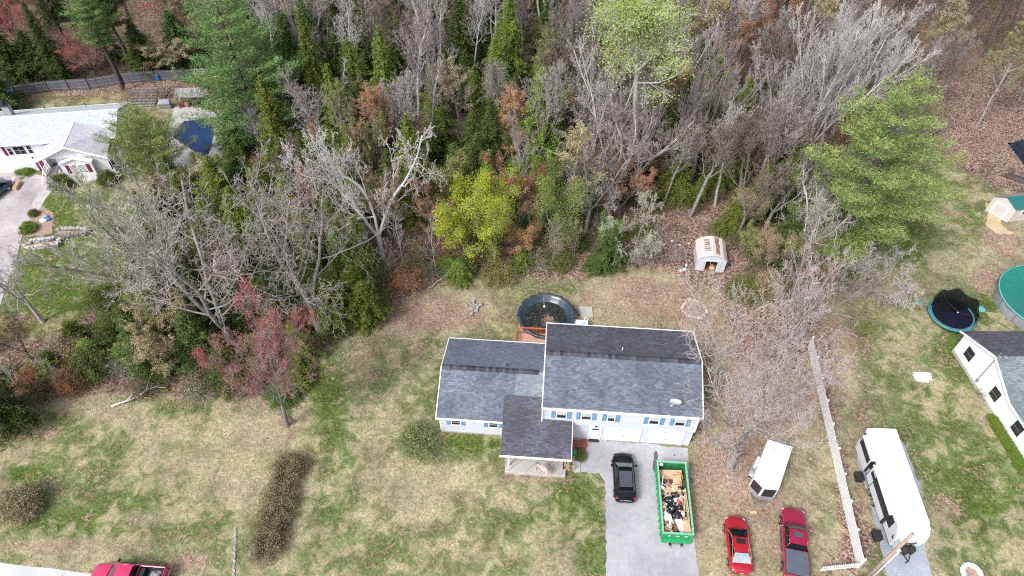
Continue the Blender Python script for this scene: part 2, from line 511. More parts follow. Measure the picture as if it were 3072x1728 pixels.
def tag(o, label=None, cat=None, group=None, kind=None):
    if label:
        o['label'] = label
    if cat:
        o['category'] = cat
    if group:
        o['group'] = group
    if kind:
        o['kind'] = kind
    return o


def thing(name, label, cat, loc=(0, 0, 0), rz=0.0, group=None):
    o = bpy.data.objects.new(name, None)
    o.empty_display_size = 0.3
    COL.objects.link(o)
    o.location = loc
    o.rotation_euler = (0, 0, rz)
    return tag(o, label, cat, group)


def copy_tree(o, parent=None):
    c = o.copy()
    COL.objects.link(c)
    c.parent = parent
    for ch in [k for k in KIDS.get(o.name, list(o.children))]:
        copy_tree(ch, c)
    return c


KIDS = {}


def rad(d):
    return math.radians(d)


# ---------------------------------------------------------------- ground
rng = np.random.default_rng(7)
random.seed(7)
gx = np.concatenate([[-1500, -700, -350, -200, -140, -110], np.arange(-98, 98.1, 0.5), [110, 140, 200, 350, 700, 1500]])
gy = np.concatenate([[-1500, -600, -200, -60, -10, 5], np.arange(12, 125.1, 0.5), [132, 150, 200, 350, 700, 1800]])
X, Y = np.meshgrid(gx, gy)
PXv, PYv = topix(X, np.maximum(Y, 8.0), 0.0)


def poly_mask(poly, feather):
    """soft mask of a polygon (photo survey coordinates)"""
    inside = np.zeros(PXv.shape, bool)
    dist = np.full(PXv.shape, 1e9)
    n = len(poly)
    for i in range(n):
        x1, y1 = poly[i]
        x2, y2 = poly[(i + 1) % n]
        cond = ((y1 > PYv) != (y2 > PYv)) & (PXv < (x2 - x1) * (PYv - y1) / ((y2 - y1) or 1e-9) + x1)
        inside ^= cond
        L2 = (x2 - x1) ** 2 + (y2 - y1) ** 2
        t = np.clip(((PXv - x1) * (x2 - x1) + (PYv - y1) * (y2 - y1)) / L2, 0, 1)
        dist = np.minimum(dist, np.hypot(PXv - x1 - t * (x2 - x1), PYv - y1 - t * (y2 - y1)))
    sd_ = np.where(inside, dist, -dist)
    return np.clip(0.5 + sd_ / (2 * feather), 0, 1)


def blob(x, y, rx, ry):
    return np.exp(-(((PXv - x) / rx) ** 2 + ((PYv - y) / ry) ** 2))


WOODS = [(-400, 1260), (100, 1215), (300, 1180), (560, 1195), (860, 1180), (960, 1075), (1040, 985), (1240, 890), (1300, 860), (1500, 800),
         (1640, 830), (1800, 815), (1960, 800), (2080, 840), (2230, 860), (2330, 900), (2420, 900), (2500, 860), (2560, 760), (2640, 560),
         (2800, 440), (2900, 500), (2960, 545), (3072, 600), (3500, 640), (3500, -2500), (-600, -2500), (-600, 310), (0, 300), (380, 285), (600, 290),
         (640, 420), (640, 560), (420, 640), (330, 900), (180, 1010), (-400, 1050)]
wood = poly_mask(WOODS, 22)
leftlawn = poly_mask([(-500, 560), (100, 560), (290, 575), (420, 600), (400, 780), (300, 930), (100, 1030), (-500, 1060)], 35)
G = np.full(X.shape, 0.47)                       # greenness
for x, y, rx, ry, a in [(1000, 1380, 60, 260, .45), (960, 1150, 60, 120, .35), (1330, 1180, 30, 120, .5), (1380, 1330, 90, 30, .5), (1500, 1335, 110, 28, .6),
                        (1720, 1500, 80, 90, .55), (1780, 1650, 60, 90, .4), (1550, 1560, 120, 60, .2), (1280, 1010, 40, 40, .5), (1180, 1650, 160, 60, .2),
                        (2900, 1500, 130, 160, .5), (2800, 1230, 90, 150, .35), (2890, 1040, 60, 90, .6), (2960, 900, 60, 60, .5), (3000, 1450, 60, 120, .4),
                        (2750, 780, 80, 70, .3), (2720, 690, 90, 60, .5), (2850, 560, 60, 50, .35), (2920, 650, 50, 40, .4), (1700, 870, 40, 14, .6), (1960, 880, 30, 20, .3),
                        (450, 1500, 170, 60, .35), (200, 1560, 220, 45, .4), (80, 1420, 60, 25, .8), (330, 1350, 160, 60, .18), (560, 1230, 130, 20, .4), (250, 1260, 90, 20, .4),
                        (60, 1290, 60, 20, .4), (2480, 1620, 30, 130, .2), (2190, 1200, 40, 90, .25), (2120, 1120, 25, 120, .35), (1540, 1110, 5, 5, .1), (1120, 1000, 50, 40, .15),
                        (700, 1590, 60, 70, .25), (2600, 1150, 80, 80, .15), (420, 1590, 180, 25, .2)]:
    G += a * blob(x, y, rx, ry)
for x, y, rx, ry, a in [(700, 1370, 260, 130, .42), (560, 1500, 130, 50, .15), (1340, 1480, 150, 90, .30), (1100, 1550, 110, 120, .15), (1250, 1640, 160, 60, .1), (1650, 1640, 80, 60, .12),
                        (2540, 1160, 60, 60, .2), (850, 1290, 90, 50, .2), (2990, 1440, 40, 50, .6)]:
    G -= a * blob(x, y, rx, ry)
G = np.maximum(G, leftlawn * 0.95)
D = np.full(X.shape, 0.12)                            # bare, trodden earth
for x, y, rx, ry, a in [(1230, 960, 130, 60, .8), (1370, 930, 120, 60, .7), (1870, 920, 250, 75, .65), (1960, 860, 150, 40, .6), (2080, 1000, 70, 50, .5), (1080, 1080, 50, 60, .4),
                        (2190, 1330, 100, 170, .75), (2300, 1560, 190, 150, .6), (2350, 1200, 150, 150, .6), (2250, 1050, 120, 110, .6), (2510, 1080, 80, 120, .5),
                        (2700, 860, 120, 60, .35), (2970, 840, 70, 45, .8), (3030, 730, 90, 50, .7), (2840, 645, 50, 14, .8), (420, 1560, 80, 26, .6), (320, 1250, 110, 22, .6), (200, 1640, 220, 22, .65),
                        (570, 1690, 70, 40, .5), (700, 1480, 30, 20, .3), (2830, 1530, 50, 50, .6), (1600, 1440, 110, 10, .6), (1300, 1310, 30, 8, .5), (970, 1400, 30, 80, .15),
                        (840, 1270, 60, 50, .4), (110, 1300, 60, 30, .5), (2100, 1520, 22, 200, .4), (2600, 1420, 60, 180, .45), (1130, 1400, 60, 60, .2), (2500, 1000, 40, 90, .5), (2980, 690, 30, 30, .5)]:
    D += a * blob(x, y, rx, ry)
L_ = wood * 1.0                                  # leaf litter
for x, y, rx, ry, a in [(2260, 960, 110, 110, .8), (2400, 1000, 110, 110, .75), (2480, 1180, 16, 130, .75), (2530, 1430, 20, 140, .9), (2560, 1600, 26, 110, 1), (2500, 1690, 60, 60, .9), (2600, 1620, 40, 80, .6), (1260, 1050, 22, 40, .8), (1590, 820, 200, 20, .7),
                        (2140, 830, 120, 50, .7), (1180, 960, 120, 45, .5), (870, 1240, 90, 30, .5), (1620, 1425, 110, 7, .8), (2350, 1100, 120, 80, .5), (1480, 1280, 8, 50, .8), (2880, 500, 60, 50, .3)]:
    L_ += a * blob(x, y, rx, ry)
B_ = np.zeros(X.shape)                           # moss
for x, y, rx, ry, a in [(1600, 970, 60, 18, .8), (1540, 960, 30, 30, .6), (2120, 1080, 40, 90, .7), (1420, 965, 50, 22, .5), (2880, 470, 50, 22, .9), (2900, 560, 60, 50, .5), (1340, 1000, 40, 40, .4), (2700, 1050, 40, 40, .3),
                        (200, 290, 220, 12, .9), (450, 270, 120, 12, .6), (180, 1290, 60, 30, .4), (700, 1225, 200, 18, .4), (150, 980, 260, 70, .6), (1380, 880, 60, 30, .3), (1010, 1010, 60, 40, .4), (80, 1500, 80, 50, .5),
                        (2690, 1330, 30, 60, .3), (2500, 1380, 20, 160, .5), (1800, 1100, 20, 60, .2)]:
    B_ += a * blob(x, y, rx, ry)
V = np.stack([X.ravel(), Y.ravel(), np.zeros(X.size)], 1)
ny_, nx_ = X.shape
ii = (np.arange(ny_ - 1)[:, None] * nx_ + np.arange(nx_ - 1)[None, :]).ravel()
F = np.stack([ii, ii + 1, ii + nx_ + 1, ii + nx_], 1)


def ground_mat():
    m, nt, b = newmat('ground_cover')
    tc = nd(nt, "ShaderNodeTexCoord")
    P = tc.outputs['Object']
    a = nd(nt, "ShaderNodeAttribute", attribute_name='cover')
    sp = nd(nt, "ShaderNodeSeparateColor")
    nt.links.new(a.outputs['Color'], sp.inputs[0])
    n1 = noise(nt, P, 0.16, 5, 0.6, 0.3)
    n2 = noise(nt, P, 0.75, 5, 0.68, 0.6)
    n3 = noise(nt, P, 3.2, 6, 0.75, 0.4)

    def cell(sc):
        v = nd(nt, "ShaderNodeTexVoronoi")
        v.inputs['Scale'].default_value = sc
        nt.links.new(P, v.inputs['Vector'])
        q = nd(nt, "ShaderNodeSeparateColor")
        nt.links.new(v.outputs['Color'], q.inputs[0])
        return q.outputs[0]
    c1, c2 = cell(8.0), cell(13.0)
    # leaf- or tuft-sized speckle riding on the soft noise
    sp1 = maths(nt, 'ADD', maths(nt, 'MULTIPLY', maths(nt, 'SUBTRACT', c2, 0.5), 0.16), n3)
    sp2 = maths(nt, 'ADD', maths(nt, 'MULTIPLY', maths(nt, 'SUBTRACT', c1, 0.5), 0.34), n3)

    def field(ch, k1, k2, k3, lo, hi):
        t = ch
        for n_, k_ in ((n1, k1), (n2, k2), (sp1, k3)):
            t = maths(nt, 'ADD', t, maths(nt, 'MULTIPLY', maths(nt, 'SUBTRACT', n_, 0.5), k_))
        mr = nd(nt, "ShaderNodeMapRange", interpolation_type='SMOOTHSTEP')
        mr.inputs[1].default_value = lo
        mr.inputs[2].default_value = hi
        nt.links.new(t, mr.inputs[0])
        return mr.outputs[0]
    straw = ramp(nt, sp1, [(0.30, (0.17, 0.145, 0.08)), (0.5, (0.36, 0.315, 0.20)), (0.70, (0.52, 0.47, 0.325))])
    green = ramp(nt, sp1, [(0.30, (0.048, 0.078, 0.02)), (0.5, (0.115, 0.165, 0.055)), (0.70, (0.23, 0.29, 0.125))])
    lush = ramp(nt, sp1, [(0.34, (0.035, 0.06, 0.01)), (0.66, (0.135, 0.19, 0.035))])
    dirt = ramp(nt, sp1, [(0.34, (0.17, 0.105, 0.078)), (0.5, (0.335, 0.232, 0.178)), (0.66, (0.48, 0.37, 0.30))])
    litter = ramp(nt, sp2, [(0.34, (0.075, 0.042, 0.034)), (0.5, (0.20, 0.132, 0.105)), (0.68, (0.46, 0.335, 0.285))])
    moss = ramp(nt, sp1, [(0.34, (0.055, 0.055, 0.01)), (0.66, (0.21, 0.195, 0.06))])
    c = mixc(nt, field(sp.outputs[0], 3.0, 3.4, 2.0, 0.26, 0.76), straw, green)
    c = mixc(nt, field(sp.outputs[0], 1.6, 2.4, 0.8, 0.66, 1.05), c, lush)
    c = mixc(nt, field(a.outputs['Alpha'], 0.8, 1.6, 1.2, 0.30, 0.85), c, moss)
    c = mixc(nt, field(sp.outputs[2], 1.8, 2.8, 1.2, 0.22, 0.98), c, dirt)
    c = mixc(nt, field(sp.outputs[1], 1.0, 2.0, 1.6, 0.30, 0.85), c, litter)
    kk = ramp(nt, noise(nt, P, 0.35, 4, 0.6), [(0.36, (0.82, 0.80, 0.80)), (0.64, (1.14, 1.14, 1.12))])
    c = mixc(nt, 1.0, c, kk, 'MULTIPLY')
    nt.links.new(c, b.inputs['Base Color'])
    b.inputs['Roughness'].default_value = 0.95
    b.inputs['Specular IOR Level'].default_value = 0.15
    bump(nt, b, sp2, 0.8, 0.14)
    return m


M['ground'] = ground_mat()
me = np_mesh('ground', V, F, 'ground')
ca = me.color_attributes.new('cover', 'FLOAT_COLOR', 'POINT')
ca.data.foreach_set('color', np.stack([G.ravel(), L_.ravel(), D.ravel(), B_.ravel()], 1).clip(0, 1.2).astype(np.float32).ravel())
g_ = bpy.data.objects.new('ground', me)
COL.objects.link(g_)
tag(g_, kind='structure')


def sheet(name, pts, m_, z, jit=0.0, step=0.8, seed=1):
    """flat paved area with a slightly ragged edge"""
    r = random.Random(seed)
    out = []
    n = len(pts)
    for i in range(n):
        a, b2 = Vector(pts[i]), Vector(pts[(i + 1) % n])
        k = max(1, int((b2 - a).length / step)) if jit else 1
        for q in range(k):
            p = a.lerp(b2, q / k)
            out.append((p.x + (r.uniform(-jit, jit) if q else 0), p.y + (r.uniform(-jit, jit) if q else 0), z))
    mb = MB()
    mb.v = out
    mb.f = [tuple(range(len(out)))]
    o = mb.build(name, m_)
    # make sure it faces up
    if o.data.polygons[0].normal.z < 0:
        o.data.flip_normals()
    tag(o, kind='structure')
    return o


P2 = lambda *l: [at(x, y).xy.to_3d() for x, y in l]
drv = sheet('driveway', P2((1724, 1419), (1722, 1380), (1745, 1325), (1790, 1318), (2064, 1344), (2068, 1500), (2083, 1640), (2104, 1760), (2110, 1900), (1812, 1900), (1817, 1728), (1818, 1560), (1815, 1445), (1797, 1419)),
            'grey_asphalt', 0.012, 0.11, 0.45, 3)
sheet('road', [Vector(p) for p in ((-95, 23.4, 0), (-43.0, 21.05, 0), (-33.0, 19.85, 0), (-24, 18.6, 0), (60, 15.0, 0), (60, 8, 0), (-95, 12, 0))], 'road', 0.008, 0.05, 1.0, 4)
sheet('gravel_pad', P2((2568, 1330), (2600, 1290), (2690, 1290), (2760, 1450), (2775, 1640), (2795, 1728), (2800, 1850), (2680, 1850), (2662, 1728), (2640, 1640), (2610, 1490), (2575, 1400)), 'gravel', 0.012, 0.12, 0.7, 5)
sheet('neighbour_driveway', P2((-300, 545), (0, 521), (62, 513), (135, 530), (150, 560), (120, 600), (70, 700), (35, 820), (-20, 960), (-400, 960)), 'leftdrive', 0.012, 0.12, 0.8, 6)
sheet('pool_apron', P2((505, 380), (525, 322), (650, 322), (673, 372), (668, 480), (655, 560), (500, 560), (490, 440)), 'concrete', 0.010, 0.08, 0.8, 7)
sheet('concrete_walk', P2((95, 612), (118, 575), (140, 560), (160, 566), (135, 600), (112, 640)), 'concrete', 0.016, 0.05, 0.8, 7)
sheet('sand_patch', P2((2955, 608), (2990, 618), (3010, 680), (3045, 700), (3000, 705), (2960, 680), (2965, 640)), 'sand', 0.012, 0.2, 0.5, 8)
for nm, pts in (('oil_stain', ((1966, 1352), (1972, 1356), (1974, 1372), (1970, 1386), (1973, 1405), (1966, 1420), (1958, 1410), (1959, 1388), (1962, 1372), (1961, 1360))),
                ('oil_stain', ((2022, 1362), (2027, 1364), (2026, 1368), (2021, 1367)))):
    sheet(nm, P2(*pts), 'stain', 0.018, 0.04, 0.3, 9)


# ---------------------------------------------------------------- building helpers
def wallT(p, ang=0.0):
    """frame of a wall: x to the right along it, -y outward, z up"""
    return Matrix.Translation(p) @ Matrix.Rotation(ang, 4, 'Z')


def window(par, T, w, h, shut=None, halves='h', blind=0.45, sw=0.36, gap=0.05, shut_labels=(None, None), fr=0.07):
    mb = MB()
    a, b2 = w / 2, h / 2
    for x0, x1, z0, z1 in ((-a - fr, a + fr, b2, b2 + fr), (-a - fr, a + fr, -b2 - fr, -b2), (-a - fr, -a, -b2, b2), (a, a + fr, -b2, b2)):
        mb.box(x0, x1, -0.045, 0.0, z0, z1, T)
    o = mb.build('window', 'trim', par)
    mb = MB()
    mb.box(-a, a, -0.012, 0.004, -b2, b2, T)
    mb.build('pane', 'glass', o)
    mb = MB()
    if halves == 'h':
        mb.box(-a, a, -0.032, -0.013, -0.025, 0.025, T)
    elif halves == 'v':
        mb.box(-0.03, 0.03, -0.032, -0.013, -b2, b2, T)
    else:
        mb.box(-a, a, -0.030, -0.013, -0.02, 0.02, T)
        mb.box(-0.02, 0.02, -0.034, -0.013, -b2, b2, T)
    mb.build('muntin', 'sash', o)
    if blind:
        mb = MB()
        z = b2
        while z > b2 - h * blind:
            mb.box(-a + 0.01, a - 0.01, -0.024, -0.014, z - 0.06, z - 0.01, T)
            z -= 0.07
        mb.build('blind', 'sash', o)
    if shut:
        for i, s in enumerate((-1, 1)):
            if shut_labels[i] == 'skip':
                continue
            mb = MB()
            c = s * (a + fr + gap + sw / 2)
            mb.box(c - sw / 2, c + sw / 2, -0.035, 0.0, -b2 - 0.03, b2 + 0.03, T)
            for zz0, zz1 in ((-b2 + 0.05, -0.05), (0.05, b2 - 0.05)):
                z = zz0
                while z < zz1 - 0.03:
                    mb.box(c - sw / 2 + 0.04, c + sw / 2 - 0.04, -0.05, -0.035, z, z + 0.035, T)
                    z += 0.065
            mb.build('shutter', shut, par)
    return o


def roof_slab(par, name, m_, pts, th=0.12):
    """sloping slab through 3-D points (counter-clockwise from above)"""
    return MB().prism([tuple(p) for p in pts], (0, 0, -th)).build(name, m_, par)


# ---------------------------------------------------------------- the main house (local: u right, v back)
HO = at(1630, 1218, 5.5)
HR = rad(-4.3)
house = thing('house', 'white split-level house with blue shutters, dark slate roof and two garage doors', 'house', (HO.x, HO.y, 0), HR)
# walls
w_ = MB()
w_.prism([(2.5, 0.22, 0.0), (13.3, 0.22, 0.0), (13.3, 0.22, 2.8), (2.5, 0.22, 2.8)], (0, 8.38, 0))           # lower storey
w_.prism([(0.06, 0.22, 0.0), (2.5, 0.22, 0.0), (2.5, 0.22, 2.8), (0.06, 0.22, 2.8)], (0, 8.38, 0))
w_.build('lower_wall', 'siding', house)
w_ = MB()
w_.box(0.03, 13.33, -0.02, 8.75, 2.803, 5.42)
w_.prism([(0.03, -0.02, 5.42), (0.03, 8.75, 5.42), (0.03, 4.37, 7.15)], (13.3, 0, 0))
w_.build('upper_wall', 'siding', house)
w_ = MB()
w_.box(-9.22, 0.05, -0.02, 8.36, 0.0, 2.66)
w_.prism([(-9.22, -0.02, 2.66), (-9.22, 8.36, 2.66), (-9.22, 4.17, 4.36)], (9.25, 0, 0))
w_.build('left_wall', 'siding', house)
MB().box(-9.26, -3.3, -0.06, -0.023, 0, 0.22).box(-9.26, -9.223, -0.06, 8.4, 0, 0.22).build('foundation', 'concrete', house)
# main roof: front and back slopes
ez, rz_ = 5.52, 7.3
r_ = MB()
r_.prism([(-0.05, -0.14, ez), (13.48, -0.14, ez), (13.38, 4.38, rz_), (0.0, 4.38, rz_)], (0, 0, -0.1))
r_.build('roof', 'roof', house)
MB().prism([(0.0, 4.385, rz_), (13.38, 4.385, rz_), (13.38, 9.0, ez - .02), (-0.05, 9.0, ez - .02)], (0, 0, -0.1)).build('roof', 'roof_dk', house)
MB().obox((6.7, 4.26, rz_ - 0.015), (13.44, 0.30, 0.05), (rad(21.5), 0, 0)).obox((6.7, 4.52, rz_ - 0.015), (13.44, 0.26, 0.05), (rad(-21.5), 0, 0)).build('ridge_cap', 'ridge', house)
# fascia, gutters, rakes of the main roof
pieces('fascia', 'trim', house, [(-0.12, 13.56, -0.24, -0.143, ez - 0.24, ez - 0.02), (-0.12, 13.56, 9.003, 9.10, ez - 0.26, ez - 0.03)])
pieces('soffit', 'trim', house, [(-0.12, 13.5, -0.14, -0.022, ez - 0.24, ez - 0.2)])
for u0, u1 in ((-0.14, -0.06), (13.485, 13.56)):
    MB().prism([(u0, -0.23, ez - 0.2), (u0, -0.23, ez), (u0, 4.38, rz_ + 0.02), (u0, 9.08, ez - 0.02), (u0, 9.08, ez - 0.2), (u0, 4.38, rz_ - 0.18)], (u1 - u0, 0, 0)).build('rake_board', 'trim', house)
pieces('corner_board', 'trim', house, [(0.03, 0.17, -0.05, -0.022, 2.83, 5.3), (13.2, 13.34, -0.05, -0.022, 2.83, 5.3), (13.17, 13.3, 0.19, 0.218, 0.02, 2.79), (-9.23, -9.1, -0.05, -0.023, 0.23, 2.5)])
MB().box(-0.11, 0.0, -0.24, -0.12, 2.9, 5.3).build('downspout', 'trim', house)
# left wing roof
le, lr = 2.78, 4.45
MB().prism([(-9.42, -0.22, le), (-3.5, -0.22, le), (-3.5, 1.62, 3.52), (-2.62, 1.62, 3.52), (-2.62, 3.1, 4.045), (-2.62, 4.15, lr), (-9.42, 4.15, lr)], (0, 0, -0.1)).build('roof', 'roof', house)
# the newer, lighter strip beside the tall part and the long porch roof that grows out of it
MB().prism([(-2.617, 1.9, 3.622), (-0.06, 1.9, 3.622), (-0.06, 4.15, lr + 0.005), (-2.617, 4.15, lr + 0.005)], (0, 0, -0.1)).build('roof', mat_shingle('pale_slate_shingle', (0.15, 0.17, 0.21), (0.26, 0.285, 0.33), (0.12, 0.13, 0.16)), house)
MB().prism([(-9.42, 4.155, lr), (-0.06, 4.155, lr), (-0.06, 8.62, le - 0.02), (-9.42, 8.62, le - 0.02)], (0, 0, -0.1)).build('roof', mat_shingle('blue_slate_shingle', (0.10, 0.125, 0.17), (0.17, 0.20, 0.26), (0.075, 0.09, 0.12)), house)
MB().obox((-5.0, 4.03, lr - 0.01), (8.8, 0.28, 0.05), (rad(20), 0, 0)).obox((-5.0, 4.29, lr - 0.01), (8.8, 0.26, 0.05), (rad(-20), 0, 0)).build('ridge_cap', 'ridge', house)
pieces('fascia', 'trim', house, [(-9.48, -3.5, -0.31, -0.223, le - 0.22, le - 0.02), (-9.48, -0.1, 8.623, 8.70, le - 0.24, le - 0.03)])
MB().prism([(-9.5, -0.3, le - 0.2), (-9.5, -0.3, le), (-9.5, 4.15, lr + 0.02), (-9.5, 8.68, le - 0.02), (-9.5, 8.68, le - 0.2), (-9.5, 4.15, lr - 0.18)], (0.075, 0, 0)).build('rake_board', 'trim', house)
# porch roof
pz0, pz1 = 2.62, 3.63
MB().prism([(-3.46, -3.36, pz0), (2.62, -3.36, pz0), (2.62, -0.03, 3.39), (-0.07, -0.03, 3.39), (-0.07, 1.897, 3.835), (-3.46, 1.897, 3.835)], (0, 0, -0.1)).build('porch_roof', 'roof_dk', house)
MB().prism([(-3.46, 1.9, 3.64), (-2.6, 1.9, 3.64), (-2.6, 1.9, 3.83), (-3.46, 1.9, 3.83)], (0, 0.02, 0)).build('roof_flashing', 'roof_dk', house)
MB().box(-3.54, 2.70, -3.46, -3.363, pz0 - 0.2, pz0).build('fascia', 'trim', house)
MB().prism([(2.623, -3.4, pz0 - 0.16), (2.623, -3.4, pz0), (2.623, -0.05, 3.40), (2.623, -0.05, 3.24)], (0.05, 0, 0)).build('rake_board', 'trim', house)
# porch deck, posts, steps and rail
MB().box(-2.98, 2.22, -3.72, 0.2, 0.3, 0.42).build('porch_deck', 'porchdeck', house)
MB().box(-3.02, 2.26, -3.78, -3.723, 0.0, 0.43).box(2.223, 2.26, -3.72, 0.2, 0.0, 0.43).box(-3.02, -2.983, -3.72, -0.1, 0.0, 0.43).build('deck_skirt', mat('pale_skirt', (0.50, 0.48, 0.47), 0.7, var=0.15), house)
MB().box(-2.8, -2.68, -3.25, -3.13, 0.42, 2.5).build('porch_post', 'trim', house)
MB().box(2.0, 2.11, -3.2, -3.09, 0.42, 2.5).build('porch_post', 'dkmetal', house)
MB().box(-2.8, 2.12, -3.27, -3.11, 2.42, 2.52).build('porch_beam', 'trim', house)
st = MB().box(2.27, 2.62, -3.1, -2.2, 0.0, 0.2)
st.build('step', 'tanwood', house)
MB().box(2.9, 3.55, -3.15, -2.15, 0.0, 0.12).build('step', 'concrete', house)
ra = MB()
for v in (-3.12, -2.18):
    ra.box(2.3, 2.36, v - .03, v + .03, 0.2, 1.25)
    ra.box(2.95, 3.01, v - .03, v + .03, 0.0, 1.0)
    ra.add([(2.3, v - .04, 1.25), (3.01, v - .04, 1.0), (3.01, v + .04, 1.0), (2.3, v + .04, 1.25)], [(0, 1, 2, 3)])
    ra.prism([(2.3, v - .02, 1.19), (3.01, v - .02, 0.94), (3.01, v - .02, 1.0), (2.3, v - .02, 1.25)], (0, .04, 0))
    for k in range(6):
        x = 2.42 + k * 0.1
        ra.box(x, x + .03, v - .015, v + .015, 0.25 - k * .03, 1.16 - k * .035)
ra.build('railing', 'tanwood', house)
# garage doors and entry door
def garage(u0, u1):
    v = 0.218
    mb = MB()
    mb.box(u0 - 0.12, u0, v - 0.07, v, 0.0, 2.35).box(u1, u1 + 0.12, v - 0.07, v, 0.0, 2.35).box(u0, u1, v - 0.07, v, 2.23, 2.35)
    mb.box(u0, u1, v - 0.035, v, 0.14, 2.23)
    o = mb.build('garage_door', 'trim', house)
    for k in range(1, 4):
        mb_ = 0.14 + k * 0.52
    p = MB()
    for k in range(4):
        for q in range(5):
            a = u0 + 0.08 + q * (u1 - u0 - 0.1) / 5
            p.box(a, a + (u1 - u0) / 5 - 0.12, v - 0.055, v - 0.038, 0.2 + k * 0.52, 0.58 + k * 0.52)
    p.build('door_panel', 'trim', o)
    lt = MB()
    for q in range(4):
        a = u0 + 0.3 + q * (u1 - u0 - 0.35) / 4
        lt.prism([(a, v - 0.058, 2.08), (a + .42, v - 0.058, 2.08), (a + .36, v - 0.058, 2.14), (a + .21, v - 0.058, 2.165), (a + .06, v - 0.058, 2.14)], (0, .02, 0))
    lt.build('arched_light', mat('frosted_light', (0.45, 0.47, 0.5), 0.3), o)
    MB().box((u0 + u1) / 2 - .05, (u0 + u1) / 2 + .05, v - 0.1, v - 0.056, 0.98, 1.03).build('handle', 'dkmetal', o)
    MB().box(u0, u1, v - 0.05, v, 0.0, 0.137).build('threshold', 'concrete', o)


garage(5.88, 8.72)
garage(9.75, 12.5)
T = wallT((4.78, 0.218, 1.12))
d_ = MB().box(-0.46, 0.46, -0.04, 0, -1.0, 1.0, T)
for a, b2, c, e in ((-.56, -.46, -1.1, 1.1), (.46, .56, -1.1, 1.1), (-.46, .46, 1.0, 1.1)):
    d_.box(a, b2, -0.06, 0, c, e, T)
door = d_.build('front_door', 'trim', house)
MB().box(-.3, .3, -0.055, -0.041, 0.62, 0.86, T).build('pane', 'glass', door)
MB().box(.34, .39, -0.09, -0.041, -.1, .02, T).build('handle', 'chrome', door)
MB().box(-.45, .45, -0.3, -0.02, -1.12, -1.03, T).build('threshold', 'dkmetal', door)
MB().lathe([(0.02, 0), (0.09, .03), (0.11, .1), (0.06, .2), (0, .22)], 10, (4.78, 0.08, 2.42)).build('wall_lamp', 'dkmetal', house)
# windows of the upper floor and of the left wing
for u, w in ((1.61, .78), (3.77, .78), (5.9, .55), (9.59, .78), (11.81, .78)):
    window(house, wallT((u, -0.022, 4.32)), w, 1.05, 'shutter', sw=0.36)
window(house, wallT((-7.75, -0.022, 1.85)), 0.75, 0.85, 'shutter', blind=0)
window(house, wallT((-4.35, -0.022, 1.85)), 0.75, 0.85, 'shutter', blind=0)
for v in (2.2, 6.3):
    window(house, wallT((13.332, v, 4.2), rad(90)), 0.8, 1.1, None)
# roof pipes
MB().lathe([(0.055, 0), (0.055, .5), (0.03, .5)], 10, (6.69, 5.3, 6.85)).build('vent_pipe', 'white', house)
MB().lathe([(0.13, 0), (0.06, .12)], 10, (6.69, 5.3, 6.9)).build('pipe_collar', 'dkmetal', house)
MB().lathe([(0.05, 0), (0.05, .5), (0.0, .5)], 10, (-3.48, 4.75, 4.15)).build('vent_pipe', 'black', house)
# satellite dish
dish = thing('satellite_dish', 'white satellite dish standing on the house roof edge above the garage', 'satellite dish', (HO.x + 11.2 * math.cos(HR) - .5 * math.sin(HR), HO.y + 11.2 * math.sin(HR) + .5 * math.cos(HR), 5.75), rad(20))
T = Matrix.Translation((0, 0.15, .62)) @ Matrix.Scale(1.25, 4) @ Euler((rad(-28), rad(12), 0)).to_matrix().to_4x4()
MB().lathe([(0.0, 0.0), (0.15, 0.01), (0.32, .05), (0.42, .1), (0.42, .085), (0.3, .03), (0, -.02)], 28, T=T).build('reflector', 'white', dish, True)
MB().tube([(0, .1, 0), (0, .1, .4), (0, .15, .6)], .03, 8).tube([(0, .1, 0), (.25, -.2, 0.0)], .02).tube([(0, .1, 0), (-.25, -.2, 0.0)], .02).build('mast', 'metal', dish)
MB().tube([(0, .15, .55), (-.35, -.1, .8), (-.62, -.15, .98)], .018).build('feed_arm', 'metal', dish)
MB().obox((-.66, -.17, 1.0), (.14, .1, .14), (.4, .3, 0)).build('feed_horn', 'white', dish)
# back deck in stained timber
dkx = HO.x + (-3.1) * math.cos(HR) - 8.9 * math.sin(HR)
dky = HO.y + (-3.1) * math.sin(HR) + 8.9 * math.cos(HR)
deck = thing('timber_deck', 'reddish stained timber deck between the house and the round black pool', 'deck', (dkx, dky, 0), HR)
MB().box(0, 6.4, 0, 2.3, 0.78, 0.9).build('deck_boards', 'reddeck', deck)
MB().box(0.02, 6.38, 2.25, 2.29, 0.1, 0.777).box(0.02, 0.06, 0.02, 2.25, 0.1, 0.777).build('deck_skirt', 'redwood', deck)
for x, y in ((0.05, 2.25), (2.0, 2.25), (4.1, 2.25), (6.3, 2.25), (0.05, 0.1)):
    MB().box(x - .05, x + .05, y - .05, y + .05, 0, 1.85).build('rail_post', 'redwood', deck)
MB().box(-0.1, 6.4, 2.18, 2.34, 1.8, 1.84).box(0, 0.09, 0.1, 2.2, 1.8, 1.84).box(0.1, 6.3, 2.22, 2.28, 1.02, 1.07).box(0.02, .08, .1, 2.2, 1.02, 1.07).build('hand_rail', 'redwood', deck)
bl = MB()
for k in range(52):
    bl.box(0.15 + k * 0.12, 0.19 + k * 0.12, 2.235, 2.265, 1.07, 1.8)
for k in range(17):
    bl.box(0.035, 0.065, 0.18 + k * 0.12, 0.22 + k * 0.12, 1.07, 1.8)
bl.build('baluster', 'redwood', deck)
HM = Matrix.Translation((HO.x, HO.y, 0)) @ Matrix.Rotation(HR, 4, 'Z')
hw = lambda u, v, z=0: HM @ Vector((u, v, z))

